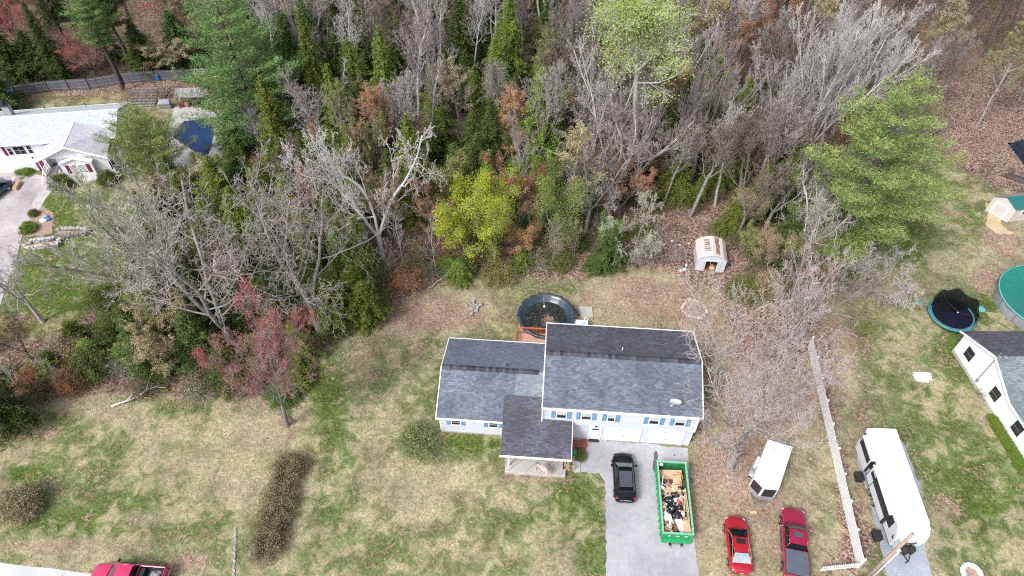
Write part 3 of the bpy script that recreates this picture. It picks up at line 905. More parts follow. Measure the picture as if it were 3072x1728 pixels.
# flag hanging from the porch, on a short staff
fl = thing('porch_flag', 'faded stars and stripes flag flying from a short staff on the front porch', 'flag', hw(-0.32, -3.5, 0.42), HR)
MB().tube([(0, 0.1, 1.0), (0, 0.02, 1.55), (0.0, -0.1, 1.9)], .018).tube([(0, .1, 0.0), (0, .1, 1.1)], .03).build('staff', 'metal', fl)
def fpt(u, v):
    ang = rad(-8) - u * rad(46)
    return (0.02 + 1.25 * u * math.cos(rad(28) + u * .25), -0.1 - 0.62 * u * u - v * .15 + 0.05 * math.sin(u * 9), 1.9 - v * 0.72 - u * 0.32 + .05 * math.sin(u * 8 + 1))
rw, ww, bw = MB(), MB(), MB()
for k in range(13):
    for i in range(10):
        u0, u1, v0, v1 = i / 10, (i + 1) / 10, k / 13, (k + 1) / 13
        q = [fpt(u0, v0), fpt(u0, v1), fpt(u1, v1), fpt(u1, v0)]
        tgt = bw if (u1 <= 0.41 and k < 7) else (rw if k % 2 == 0 else ww)
        tgt.add(q, [(0, 1, 2, 3)])
rw.build('red_stripes', 'flag_r', fl)
ww.build('white_stripes', 'flag_w', fl)
bw.build('canton', 'flag_b', fl)
stp = MB()
for i in range(5):
    for j in range(4):
        p = Vector(fpt(.05 + i * .075, .06 + j * .13))
        stp.obox(p + Vector((0, -.012, .005)), (.03, .006, .03), (0, rad(45), 0))
stp.build('stars', 'flag_w', fl)

# red mulch bed, hose reel, planting at the corner of the porch
sheet('mulch_bed', [hw(2.5, -0.05), hw(4.15, 0.1), hw(4.25, -0.4), hw(3.9, -1.4), hw(3.3, -1.9), hw(2.5, -1.8)], 'mulch', 0.03, 0.08, .3, 3)
hr = thing('hose_reel', 'green garden hose wound on a dark cart beside the front porch', 'hose reel', hw(3.0, -1.5, 0), HR)
MB().lathe([(.1, -.2), (.24, -.18), (.26, -.1), (.25, 0), (.26, .1), (.24, .18), (.1, .2)], 18, T=Matrix.Translation((0, 0, .45)) @ Matrix.Rotation(rad(90), 4, 'Y')).build('hose', mat('hose_green', (0.01, .30, .13), .4), hr, True)
MB().tube([(-.26, -.35, .0), (-.26, 0, .5), (-.26, .3, .9), (.26, .3, .9), (.26, 0, .5), (.26, -.35, 0)], .025).tube([(-.26, .2, 0), (-.26, 0, .5)], .025).tube([(.26, .2, 0), (.26, 0, .5)], .025).build('frame', 'dkmetal', hr)

# ---------------------------------------------------------------- round black covered pool
pc = (at(1554, 930, 1.3) + at(1721, 930, 1.3)) / 2
PR = (at(1721, 930, 1.3) - at(1554, 930, 1.3)).length / 2
pool = thing('above_ground_pool', 'round above-ground pool with a sagging black cover holding dark water', 'pool', (pc.x, at(1637, 880, 1.3).y - PR, 0))
MB().lathe([(PR - .08, 0.0), (PR - .08, 1.2)], 40).build('pool_wall', mat('pale_pool_wall', (.55, .55, .58), .5), pool, True)
N = 72
cv = MB()
prof = [(1.0, 1.0, 1), (1.03, 1.18, 1), (1.02, 1.30, .7), (0.98, 1.33, .3), (0.93, 1.28, .5), (0.87, 1.12, .7), (0.80, 0.92, .4), (0.74, 0.76, .1), (0.5, 0.62, 0), (0.0, 0.55, 0)]
rr_ = random.Random(5)
ph = [rr_.uniform(0, 6.28) for _ in range(6)]
for r, z, w in prof:
    for k in range(N):
        t = 2 * math.pi * k / N
        wob = w * (0.02 * math.sin(17 * t + ph[0]) + 0.015 * math.sin(31 * t + ph[1]) + .01 * math.sin(9 * t + ph[2]))
        cv.v.append((PR * (r + wob) * math.cos(t), PR * (r + wob) * math.sin(t), z + 1.5 * wob * (z > .9) + (0 if z > 1.1 else -w * .1) - (.12 if k % 6 == 0 and r > 1.0 and z < 1.1 else 0)))
m_ = len(prof)
cv.f = [(i * N + k, i * N + (k + 1) % N, (i + 1) * N + (k + 1) % N, (i + 1) * N + k) for i in range(m_ - 1) for k in range(N)]
cv.build('pool_cover', 'poolblack', pool, True)
MB().lathe([(0.0, .80), (PR * .70, .80), (PR * .775, .80)], 56, (0, -.12, 0), 1, 1).build('water', 'water', pool)
lp = MB()
for i in range(260):
    a, r = rr_.gauss(0, 1), rr_.gauss(0, 1)
    lp.obox((0.25 + a * .33, -.35 + r * .38, .815), (.09, .07, .006), (rr_.uniform(-.2, .2), rr_.uniform(-.2, .2), rr_.uniform(0, 6)))
for i in range(160):
    t, r = rr_.uniform(0, 6.28), PR * .74 * math.sqrt(rr_.random())
    lp.obox((r * math.cos(t), r * math.sin(t) - .1, .812), (.07, .05, .005), (0, 0, rr_.uniform(0, 6)))
lp.build('floating_leaves', 'rust', pool)
MB().lathe([(0, .82), (.1, .83), (.13, .88), (.1, .93), (0, .94)], 14, (-.12, PR * .50, 0)).build('float', mat('pale_float', (.75, .78, .6), .5), pool, True)
MB().tube([(-.15, PR * 1.0, 1.33), (-.14, PR * .8, .95), (-.12, PR * .5, .86)], .012).build('cord', 'white', pool)
hp = thing('pool_hose', 'thick dark hose curving from the black pool cover down to the pump', 'hose')
q = [at(1715, 918, 1.3), at(1727, 930, 1.15), at(1737, 948, .6)]
MB().tube(q, .07, 8).build('hose_body', 'black', hp, True)
cpad = thing('concrete_pad', 'square grey concrete slab lying beside the black pool', 'slab')
MB().prism([at(1737, 921, .0), at(1776, 923, 0), at(1779, 953, 0), at(1741, 955, 0)], (0, 0, .15)).build('slab', 'concrete', cpad)
pb = thing('pool_steps', 'white plastic pool steps with a curved rail behind the house roof', 'pool steps')
a, b2, c, d = at(1722, 958, .9), at(1762, 961, .9), at(1763, 982, .9), at(1722, 980, .9)
MB().prism([a, b2, c, d], (0, 0, -.85)).build('step_body', 'white', pb)
MB().tube([at(1753, 960, .9), at(1756, 952, 1.1), at(1761, 952, 1.15), at(1763, 960, 1.1), at(1763, 978, 1.0)], .03, 8).build('rail', 'white', pb)
MB().obox(at(1751, 973, .93), (.5, .35, .04), (0, 0, .4)).build('blue_mat', mat('pale_blue', (.25, .55, .68), .5), pb)

# ---------------------------------------------------------------- stone rings and piles
def stone_pile(name, label, cat, pts, smin, smax, n, seed, m_='stone', leaf=0, ring=None):
    r = random.Random(seed)
    o = thing(name, label, cat, pts)
    mb = MB()
    for i in range(n):
        if ring:
            t = 2 * math.pi * i / n + r.uniform(-.1, .1)
            q = ring * r.uniform(.88, 1.08)
            x, y = q * math.cos(t), q * math.sin(t)
        else:
            x, y = r.gauss(0, .55), r.gauss(0, .4)
        s = r.uniform(smin, smax)
        verts, faces = [], []
        b_ = MB().lathe([(0, -.5), (.38, -.4), (.5, 0), (.36, .42), (0, .5)], 7)
        T = Matrix.Translation((x, y, s * .3)) @ Euler((r.uniform(-.4, .4), r.uniform(-.4, .4), r.uniform(0, 6))).to_matrix().to_4x4() @ Matrix.Diagonal((s * r.uniform(.8, 1.3), s * r.uniform(.7, 1), s * .7, 1))
        mb.add([(vx * r.uniform(.85, 1.1), vy, vz) for vx, vy, vz in b_.v], b_.f, T)
    mb.build('stones', m_, o)
    if leaf:
        lb = MB()
        for i in range(leaf):
            t, q = r.uniform(0, 6.28), (ring or 1) * math.sqrt(r.random()) * 1.0
            lb.obox((q * math.cos(t), q * math.sin(t), .05 + .12 * (1 - q / (ring or 1))), (.16, .12, .01), (r.uniform(-.6, .6), r.uniform(-.6, .6), r.uniform(0, 6)))
        lb.build('dry_leaves', 'leafpile', o)
    return o


stone_pile('fire_pit', 'round ring of stones filled with dry leaves in the back yard', 'fire pit', at(2083, 928), .18, .34, 44, 3, leaf=520, ring=1.25, m_=mat('pinkish_stone', (.42, .33, .29), .9, scale=3, c2=(.62, .52, .47)))
stone_pile('brush_pile', 'small grey heap of rubble and twigs left of the black pool', 'rubble heap', at(1430, 922), .15, .5, 26, 4)
stone_pile('stone', 'small white stone with a pointed top on leaves left of the metal shed', 'stone', at(2057, 818), .35, .5, 3, 8, m_='white')
stone_pile('rubble_heap', 'pale stones lying in the leaves at the edge of the woods left of the shed', 'stones', at(2053, 738), .25, .4, 3, 9, m_='white')

# ---------------------------------------------------------------- small rusty metal shed
sh = thing('garden_shed', 'small pale metal shed with a rusty gambrel roof and open doorway', 'shed', at(2127, 815), rad(-6))
sw_, sdp, hz = 1.55, 2.9, 1.75
prof = [(-sw_ - .08, hz), (-sw_ * .72, hz + .55), (0, hz + .85), (sw_ * .72, hz + .55), (sw_ + .08, hz)]
MB().prism([(-sw_, 0, .1), (-.62, 0, .1), (-.62, 0, hz - .05), (-sw_, 0, hz - .05)], (0, .05, 0)).prism([(.62, 0, .1), (sw_, 0, .1), (sw_, 0, hz - .05), (.62, 0, hz - .05)], (0, .05, 0)).prism([(-sw_, 0, hz - .045), (sw_, 0, hz - .045), (sw_ * .72, 0, hz + .5), (0, 0, hz + .8), (-sw_ * .72, 0, hz + .5)], (0, .05, 0)).box(-sw_, -sw_ + .05, .055, sdp, .1, hz).box(sw_ - .05, sw_, .055, sdp, .1, hz).prism([(-sw_ + .055, sdp, .1), (sw_ - .055, sdp, .1), (sw_ - .055, sdp, hz), (0, sdp, hz + .8), (-sw_ + .055, sdp, hz)], (0, .04, 0)).build('wall', 'shedwall', sh)
for i in range(4):
    (x0, z0), (x1, z1) = prof[i], prof[i + 1]
    MB().prism([(x0, -.08, z0), (x1, -.08, z1), (x1, sdp + .08, z1), (x0, sdp + .08, z0)], (0, 0, .03)).build('roof', 'shedroof', sh)
for x0, x1, y0, y1, w in ((-.86, -.2, .75, 2.5, 0), (.25, .8, .3, 2.45, 1)):
    r = random.Random(3)
    mb = MB()
    y = y0
    while y < y1:
        l = r.uniform(.1, .3) if not w else .5
        a, b2 = x0 + r.uniform(0, .12), x1 - r.uniform(0, .12)
        za = hz + .85 - .3 * abs(a) / (sw_ * .72) + .036
        zb = hz + .85 - .3 * abs(b2) / (sw_ * .72) + .036
        mb.add([(a, y, za), (b2, y, zb), (b2, y + l, zb), (a, y + l, za)], [(0, 1, 2, 3)])
        y += l + (r.uniform(.04, .16) if not w else .02)
    mb.build('rust_patch', 'rust', sh)
MB().box(-.75, -.62, -.04, -.002, .1, hz - .1).box(.62, .75, -.04, -.002, .1, hz - .1).box(-.75, .75, -.05, -.002, hz - .099, hz + .03).build('door_frame', 'shedwall', sh)
MB().box(-1.15, -.78, -.06, -.03, .12, hz - .1).build('sliding_door', 'shedwall', sh)
MB().box(.78, 1.0, -.06, -.03, .12, hz - .1).build('sliding_door', 'shedwall', sh)
MB().box(-sw_, sw_, .06, sdp, .0, .095).build('floor', 'wood_brown', sh)
o = MB().tube([at(2133, 790, .3), at(2128, 770, 1.0)], .04).tube([at(2136, 811, .1), at(2130, 785, 1.0)], .02)
o = o.build('leaning_pole', 'tanwood')
tag(o, 'thin wooden pole leaning in the doorway of the rusty metal shed', 'pole')
o = MB().lathe([(0, 0), (.28, 0), (.3, .12), (.22, .2), (0, .22)], 14, at(2136, 803, .1)).build('yellow_lid', mat('yellow_plastic', (.45, .46, .10), .5))
tag(o, 'dull yellow round tub inside the doorway of the rusty metal shed', 'tub')

# ---------------------------------------------------------------- beige shed at the right
bs = thing('garden_shed', 'beige garden shed with a green metal roof edge and white trimmed door', 'shed', at(2997, 655), 0)
A = at(2997, 655).xy
Bq = at(3018, 667).xy
Cq = at(3150, 652).xy
o2 = Vector(A)
pa = [Vector((0, 0, 0)), Vector((*(Bq - A), 0)), Vector((*(Cq - A), 0)), Vector((*(Cq - A), 0)) - Vector((*(Bq - A), 0)) + Vector((0, 0, 0))]
e1 = (pa[1] - pa[0])
e2 = (pa[2] - pa[1])
e1 = e1.normalized() * 2.9
bk = Vector((-e1.x, -e1.y, 0))
p0, p1, p2, p3 = Vector((0, 0, 0)), Vector((*(Bq - A), 0)), Vector((*(Cq - A), 0)), Vector((*(Cq - A), 0)) - Vector((*(Bq - A), 0))
p0 = p1 + (p0 - p1).normalized() * 2.6
p3 = p2 + (p0 - p1)
MB().prism([p0, p1, p2, p3], (0, 0, 2.1)).prism([p0 + Vector((0, 0, 2.1)), p1 + Vector((0, 0, 2.1)), (p0 + p1) / 2 + Vector((0, 0, 2.85))], p2 - p1).build('wall', 'beige', bs)
rd = (p0 - p1).normalized()
ex = (p2 - p1).normalized() * .15
ridge0, ridge1 = (p0 + p1) / 2 + Vector((0, 0, 2.95)) - ex, (p2 + p3) / 2 + Vector((0, 0, 2.95)) + ex
ea, eb = p1 - rd * .2 + Vector((0, 0, 2.08)) - ex, p2 - rd * .2 + Vector((0, 0, 2.08)) + ex
ec, ed = p0 + rd * .2 + Vector((0, 0, 2.08)) - ex, p3 + rd * .2 + Vector((0, 0, 2.08)) + ex
MB().prism([ea, eb, ridge1, ridge0], (0, 0, .06)).build('roof', 'greenmetal', bs)
MB().prism([ridge0 + rd * .005, ridge1 + rd * .005, ed, ec], (0, 0, .06)).build('roof', mat('weathered_shingle', (.20, .17, .17), .9, scale=4, c2=(.34, .30, .30)), bs)
fdir = (p0 - p1).normalized()
fn = Vector((fdir.y, -fdir.x, 0))
if fn.dot(p2 - p1) > 0:
    fn = -fn
dc = (p0 + p1) / 2 + Vector((0, 0, 1.0))
def fr_box(par, c, right, nrm, w, h, t, name, m_):
    r = right.normalized() * w / 2
    u = Vector((0, 0, h / 2))
    return MB().prism([c - r - u, c + r - u, c + r + u, c - r + u], nrm * t).build(name, m_, par)
dd = fr_box(bs, dc, fdir, fn, 1.7, 1.85, .05, 'door', 'trim')
fr_box(dd, dc + fn * .052, fdir, fn, 1.2, 1.4, .02, 'door_panel', 'beige')
sdn = Vector((e2.y, -e2.x, 0)).normalized()
if sdn.y > 0:
    sdn = -sdn
sr = (p2 - p1).normalized()
for k, cc in enumerate((p1 + Vector((0, 0, 1.05)) + sr * .05, p1 + sr * 3.9 + Vector((0, 0, 1.05)))):
    fr_box(bs, cc, sr, sdn, .12, 2.05, .03, 'corner_trim', 'trim')
wn2 = fr_box(bs, p1 + sr * 1.55 + Vector((0, 0, 1.4)), sr, sdn, .75, .7, .05, 'window', 'trim')
for dx in (-.16, .16):
    fr_box(wn2, p1 + sr * (1.55 + dx) + sdn * .052 + Vector((0, 0, 1.4)), sr, sdn, .24, .52, .01, 'pane', 'glass')
o = MB().lathe([(0, 0), (.3, 0), (.34, .5), (.3, .55), (0, .55)], 16, at(2993, 629)).build('red_drum', 'redp')
tag(o, 'small red plastic drum in front of the beige shed', 'drum')

# ---------------------------------------------------------------- white neighbour house at the right edge
nh = thing('neighbour_house', 'white clapboard house with black windows and grey-green roof at right edge', 'house', (44.2, 42.0, 0), 0)
def wx(y):
    return 44.2 + (42.0 - y) * 0.105 - 44.2
# wall along the line (x = wx(y)), local y = world y - 42
pts = [(0.0, -.1, 0), (0.0, -.1, 2.75), (wx(37.95), -4.05, 4.5), (wx(34.1), -7.9, 2.9), (wx(14), -28, 2.9), (wx(14), -28, 0)]
MB().prism(pts, (.25, .02, 0)).build('wall', 'siding_b', nh)
MB().prism([(0.3, -.12, 0), (16, -.12, 0), (16, -.12, 2.7), (0.3, -.12, 2.7)], (0, -.2, 0)).build('wall', 'siding_b', nh)
MB().prism([(-.03, -.1, 0), (wx(14) - .03, -28, 0), (wx(14) - .03, -28, .35), (-.03, -.1, .35)], (-.04, 0, 0)).build('foundation', 'concrete', nh)
MB().prism([(-.22, .35, 2.66), (wx(37.95) - .22, -4.05, 4.62), (17, -4.05, 4.62), (17, .35, 2.66)], (0, 0, -.1)).build('roof', 'roof_dk', nh)
MB().prism([(wx(37.95) - .22, -4.055, 4.62), (wx(34.1) - .22, -8.0, 2.92), (5.9, -4.06, 4.62)], (0, 0, -.1)).build('roof', 'roof_gn', nh)
MB().prism([(wx(34.1) - .225, -8.0, 2.915), (wx(14) - .22, -28, 2.915), (8.5, -28, 5.6), (8.5, -4.0, 5.6), (5.9, -4.05, 4.62)], (0, 0, -.1)).build('roof', 'roof_gn', nh)
MB().prism([(8.505, -28, 5.6), (14.8, -28, 2.9), (14.8, -4.0, 2.9), (8.505, -4.0, 5.6)], (0, 0, -.1)).build('roof', 'roof_gn', nh)
rb = MB()
def rake(a, b2):
    a, b2 = Vector(a), Vector(b2)
    rb.prism([a, b2, b2 - Vector((0, 0, .2)), a - Vector((0, 0, .2))], (-.07, 0, 0))
rake((-.225, .38, 2.70), (wx(37.95) - .225, -4.05, 4.66))
rake((wx(37.95) - .225, -4.05, 4.66), (wx(34.1) - .225, -8.02, 2.96))
rake((wx(34.1) - .225, -8.03, 2.96), (wx(14) - .225, -28, 2.96))
rb.build('rake_board', 'trim', nh)
wa = -math.pi / 2 + math.atan(.105)
for y, w, h, lab in ((40.25, .95, 1.2, None), (35.7, .95, 1.2, None), (32.1, .95, 1.2, None)):
    T = wallT((wx(y) - .004, y - 42, 1.75), wa)
    mb = MB().box(-w / 2 - .03, w / 2 + .03, -.05, 0, -h / 2 - .03, h / 2 + .03, T)
    ob = mb.build('window', 'dkmetal', nh)
    MB().box(-w / 2, w / 2, -.062, -.051, -h / 2, h / 2, T).build('pane', 'glass', ob)
    MB().box(-w / 2, w / 2, -.075, -.063, -.02, .02, T).build('muntin', 'metal', ob)
MB().tube([(wx(37.9) - .1, -4.15, .9), (wx(37.9) - .1, -4.15, 5.3)], .04).build('service_mast', 'metal', nh)
MB().lathe([(.0, 0), (.14, 0), (.14, .3), (0, .32)], 10, (wx(37.9) - .1, -4.2, .75)).build('electric_meter', 'metal', nh)
MB().lathe([(.09, 0), (.09, .35), (.2, .36), (.2, .48), (0, .55)], 12, (wx(37.7) + .4, -4.4, 4.5)).build('roof_vent', 'metal', nh)

# ---------------------------------------------------------------- trampoline, teal pool, lids, board
tc_ = at(2857, 942, .8)
tr = thing('trampoline', 'round trampoline with teal pad and half-collapsed black safety net', 'trampoline', (tc_.x, tc_.y, 0))
R = 2.35
MB().lathe([(0, .80), (R * .86, .80)], 40).lathe([(0, .79), (R * .86, .79)], 40).build('jumping_mat', 'mesh_dk', tr)
MB().lathe([(R * .84, .83), (R * .92, .86), (R, .83), (R * 1.01, .78), (R * .99, .74), (R * .86, .77), (R * .84, .83)], 44).build('edge_pad', 'tealpad', tr, True)
for k in range(6):
    t = rad(30 + 60 * k)
    MB().tube([(R * math.cos(t), R * math.sin(t), .8), (R * 1.02 * math.cos(t), R * 1.02 * math.sin(t), 0)], .03).build('leg', 'metal', tr)
posts = [(118, 2.4), (70, 2.45), (12, 2.4), (-32, 1.6)]
tops = []
for d_, h in posts:
    t = rad(d_)
    p = Vector((R * 1.0 * math.cos(t), R * 1.0 * math.sin(t), 0))
    MB().tube([p + Vector((0, 0, .1)), p + Vector((0, 0, h))], .025).build('net_pole', 'dkmetal', tr)
    tops.append((p, h))
nt_ = MB()
seq = [(rad(165), 1.0), (rad(118), 2.4), (rad(70), 2.45), (rad(12), 2.4), (rad(-32), 1.6), (rad(-48), .9)]
for (t0, h0), (t1, h1) in zip(seq[:-1], seq[1:]):
    n = 8
    for i in range(n):
        q = []
        for s in (i / n, (i + 1) / n):
            t = t0 + (t1 - t0) * s
            sag = 1 - .25 * math.sin(math.pi * s)
            h = .85 + ((h0 - .85) * (1 - s) + (h1 - .85) * s) * sag
            q.append((R * .93 * math.cos(t), R * .93 * math.sin(t), h))
        (a0, b0, c0), (a1, b1, c1) = q
        nt_.add([(a0 * .97, b0 * .97, .84), (a1 * .97, b1 * .97, .84), (a1, b1, c1), (a0, b0, c0)], [(0, 1, 2, 3)])
nt_.build('safety_net', 'net', tr)
rope = MB()
for a, b2 in ((0, 1), (1, 2), (2, 3)):
    pa_, pb_ = tops[a][0] + Vector((0, 0, tops[a][1])), tops[b2][0] + Vector((0, 0, tops[b2][1]))
    mid = (pa_ + pb_) / 2 * .93
    mid.z = (pa_.z + pb_.z) / 2 - .35
    rope.tube([pa_, pa_.lerp(pb_, .25) * .985 - Vector((0, 0, .12)), mid, pa_.lerp(pb_, .75) * .985 - Vector((0, 0, .12)), pb_], .03, 5)
p_ = tops[0][0] + Vector((0, 0, tops[0][1]))
q_ = tops[3][0] + Vector((0, 0, tops[3][1]))
rope.tube([p_, p_.lerp(q_, .3) - Vector((0, 0, .9)), p_.lerp(q_, .6) - Vector((0, 0, 1.0)), q_], .03, 5)
rope.build('net_rope', 'black', tr)
# fallen folds of the net on the mat
fo = MB()
rr_ = random.Random(9)
for k in range(9):
    t = rad(20 + 14 * k)
    fo.patch((R * .9 * math.cos(t), R * .9 * math.sin(t), .9), (R * .9 * math.cos(t + .28), R * .9 * math.sin(t + .28), .9), (R * .25 * math.cos(t + .5), R * .25 * math.sin(t) - .2, .86), (R * .2 * math.cos(t + .3), R * .2 * math.sin(t) - .15, .86), 5, 5, (0, 0, .2))
fo.build('net_fold', 'net', tr)
MB().lathe([(0, 0), (.07, .03), (.07, .1), (0, .13)], 8, (.55, .1, .86)).build('ball', 'white', tr)

tp = thing('above_ground_pool', 'large above-ground pool with a tight teal cover and grey wall', 'pool')
ca1, ca2 = at(2995, 865, 1.3), at(3090, 806, 1.3)
RP = 4.6
pcx, pcy = ca1.x + RP, at(3072, 805, 1.3).y - RP + .3
tp.location = (pcx, pcy, 0)
MB().lathe([(RP, 0), (RP, 1.28)], 60).build('pool_wall', 'poolwall', tp, True)
cv = MB()
prof = [(1.01, 1.12), (1.03, 1.3), (1.0, 1.36), (.96, 1.33), (.9, 1.22), (.6, 1.15), (0, 1.12)]
for r, z in prof:
    for k in range(90):
        t = 2 * math.pi * k / 90
        w = (r > .95) * (.008 * math.sin(23 * t) + .006 * math.sin(41 * t))
        cv.v.append((RP * (r + w) * math.cos(t), RP * (r + w) * math.sin(t), z + (w * 6 if z < 1.2 else 0)))
cv.f = [(i * 90 + k, i * 90 + (k + 1) % 90, (i + 1) * 90 + (k + 1) % 90, (i + 1) * 90 + k) for i in range(len(prof) - 1) for k in range(90)]
cv.build('pool_cover', 'poolteal', tp, True)
MB().lathe([(RP * 1.02, 1.25), (RP * 1.04, 1.3), (RP * 1.02, 1.35), (RP * 1.0, 1.3), (RP * 1.02, 1.25)], 80).build('rim', 'teallid', tp, True)
sk = MB()
for k in range(14):
    t = 2 * math.pi * k / 14
    sk.tube([(RP * 1.01 * math.cos(t), RP * 1.01 * math.sin(t), 0), (RP * 1.01 * math.cos(t), RP * 1.01 * math.sin(t), 1.28)], .05, 5)
sk.build('wall_post', 'metal', tp)
for nm, lab, p, m__ in (('tank_lid', 'round grey-green tank lid in the grass left of the trampoline', at(2760, 908), 'greenlid'), ('tank_lid', 'small turquoise tank lid in the grass right of the trampoline', at(2943, 927), 'teallid')):
    o = MB().lathe([(.42, 0), (.45, .05), (.36, .09), (0, .12)], 20, p).build(nm, m__, None, True)
    tag(o, lab, 'tank lid', 'tank lids by the trampoline')
bd = thing('sandbox_lid', 'white frayed plastic board lying flat on the grass by the right house', 'board')
MB().prism([at(2735, 1116, .0), at(2792, 1120, 0), at(2796, 1146, 0), (at(2792, 1148, 0)), at(2748, 1144, 0)], (0, 0, .08)).build('board', 'white', bd)
for k, (a, b2) in enumerate(((2741, 1118), (2793, 1124), (2750, 1142), (2791, 1144))):
    MB().obox(at(a, b2, .12), (.28, .2, .08), (0, 0, k)).build('corner_weight', 'stone', bd)
MB().tube([at(2748, 1102, .1), at(2775, 1104, .15), at(2800, 1106, .1)], .03).build('edge_pipe', 'metal', bd)
o = MB().lathe([(0, .02), (.5, .04), (.75, .03), (.9, .0)], 14, at(2752, 652), 1.1, .6).build('burn_pit', 'ash')
tag(o, 'dark burnt hollow in the grass beside the big pine', 'burn pit')
tarp = thing('covered_woodpile', 'heap under a blue-black tarp at the edge of the leafy ground', 'tarp', at(3098, 468))
cvb = MB()
r = random.Random(4)
n = 10
for j in range(n + 1):
    for i in range(n + 1):
        u, v = i / n - .5, j / n - .5
        h = 1.7 * (1 - (2 * u) ** 4) * (1 - (2 * v) ** 4) * (1 - .3 * abs(u)) + r.uniform(-.08, .08)
        cvb.v.append((u * 4.0, v * 5.5, max(h, 0)))
cvb.f = [(j * (n + 1) + i, j * (n + 1) + i + 1, (j + 1) * (n + 1) + i + 1, (j + 1) * (n + 1) + i) for j in range(n) for i in range(n)]
cvb.build('tarp', 'tarp', tarp)
lg = thing('log_pile', 'short row of charred dark logs lying in the leaves behind the beige shed', 'logs', at(3040, 535), rad(-35))
for k in range(4):
    MB().tube([(-1.3 + .2 * k, -.3 + .2 * k, .15 + .1 * (k % 2)), (1.2 + .1 * k, -.35 + .22 * k, .16 + .1 * (k % 2))], .15, 8).build('log', 'bark_dark', lg)

# ---------------------------------------------------------------- white house at the left (local: u right, v back)
LH = thing('ranch_house', 'white raised ranch house with pale roof, maroon shutters and a front gable wing', 'house', (-48.9, 74.4, 0), rad(7))
E0, E1, RZ = -3.55, 3.65, 6.0
mb = MB().box(-30, -.3, E0 + .35, E1 - .35, 0, 4.35)
mb.prism([(-30, E0 + .35, 4.35), (-30, E1 - .35, 4.35), (-30, 0, 5.85)], (29.7, 0, 0))
mb.build('wall', 'siding_b', LH)
MB().prism([(-30.2, E0, 4.45), (0, E0, 4.45), (0, 0, RZ), (-30.2, 0, RZ)], (0, 0, -.1)).build('roof', 'roof_lt', LH)
MB().prism([(-30.2, .005, RZ), (0, .005, RZ), (0, E1, 4.45), (-30.2, E1, 4.45)], (0, 0, -.1)).build('roof', 'roof_lt', LH)
pieces('fascia', 'trim', LH, [(-30.2, -.0, E0 - .09, E0 - .003, 4.25, 4.43), (-30.2, 0, E1 + .003, E1 + .09, 4.25, 4.43)])
MB().box(-30.2, 0, -.05, .05, 5.97, 6.02).build('ridge_cap', 'trim', LH)
# wing
U0, U1, V0 = -9.5, -.75, -6.25
WE, WR, UM = 3.5, 5.45, -5.0
mb = MB().box(U0 + 2.3, U1 - .35, V0 + .9, E0 + .3, 0, 3.4).prism([(U0 + .3, V0 + .7, 3.35), (U1 - .35, V0 + .7, 3.35), (UM, V0 + .7, 5.2)], (0, .15, 0))
mb.box(U0 + .3, U0 + .42, V0 + 2.2, E0 + .3, 1.0, 3.3)
mb.build('wing_wall', 'siding_b', LH)
MB().prism([(U0, V0, WE), (UM, V0, WR), (UM, -.4, WR), (U0, -.4, WE)], (0, 0, -.1)).build('wing_roof', 'roof_lt2', LH)
MB().prism([(UM + .005, V0, WR), (U1, V0, WE), (U1, -2.0, WE), (U1, -1.9, 4.9), (UM + .005, -.4, WR)], (0, 0, -.1)).build('wing_roof', 'roof_lt2', LH)
MB().prism([(U0, V0 - .08, WE - .2), (U0, V0 - .08, WE + .02), (UM, V0 - .08, WR + .02), (U1, V0 - .08, WE + .02), (U1, V0 - .08, WE - .2), (UM, V0 - .08, WR - .2)], (0, .075, 0)).box(U1 + .003, U1 + .08, V0, -2, WE - .2, WE - .02).box(U0 - .08, U0 - .003, V0, E0, WE - .2, WE - .02).build('fascia', 'trim', LH)
MB().tube([(UM, V0 - .05, WR + .02), (UM, -.4, WR + .02)], .05, 6).build('ridge_cap', 'trim', LH)
# bump-out with its own little gable
mb = MB().box(-6.5, -3.1, V0 + .25, V0 + .88, 0, 2.95)
mb.prism([(-6.5, V0 + .25, 2.95), (-3.1, V0 + .25, 2.95), (-4.8, V0 + .25, 3.5)], (0, .5, 0))
mb.build('bay_wall', 'siding_b', LH)
MB().prism([(-6.75, V0 + .02, 2.95), (-4.8, V0 + .02, 3.62), (-4.8, V0 + .69, 3.62), (-6.75, V0 + .69, 2.95)], (0, 0, -.08)).prism([(-4.797, V0 + .02, 3.62), (-2.85, V0 + .02, 2.95), (-2.85, V0 + .69, 2.95), (-4.797, V0 + .69, 3.62)], (0, 0, -.08)).build('bay_roof', 'trim', LH)
for u in (-5.28, -4.32):
    window(LH, wallT((u, V0 + .247, 1.95)), .8, 1.15, None, 'h', blind=.9)
for s in (-1, 1):
    T = wallT((-4.8 + s * 1.22, V0 + .247, 1.95))
    MB().box(-.2, .2, -.04, 0, -.62, .62, T).build('shutter', 'maroon', LH)
MB().box(U0 + 2.3, -6.5, V0 + .88, V0 + .897, 0.0, .05).build('sill', 'trim', LH)
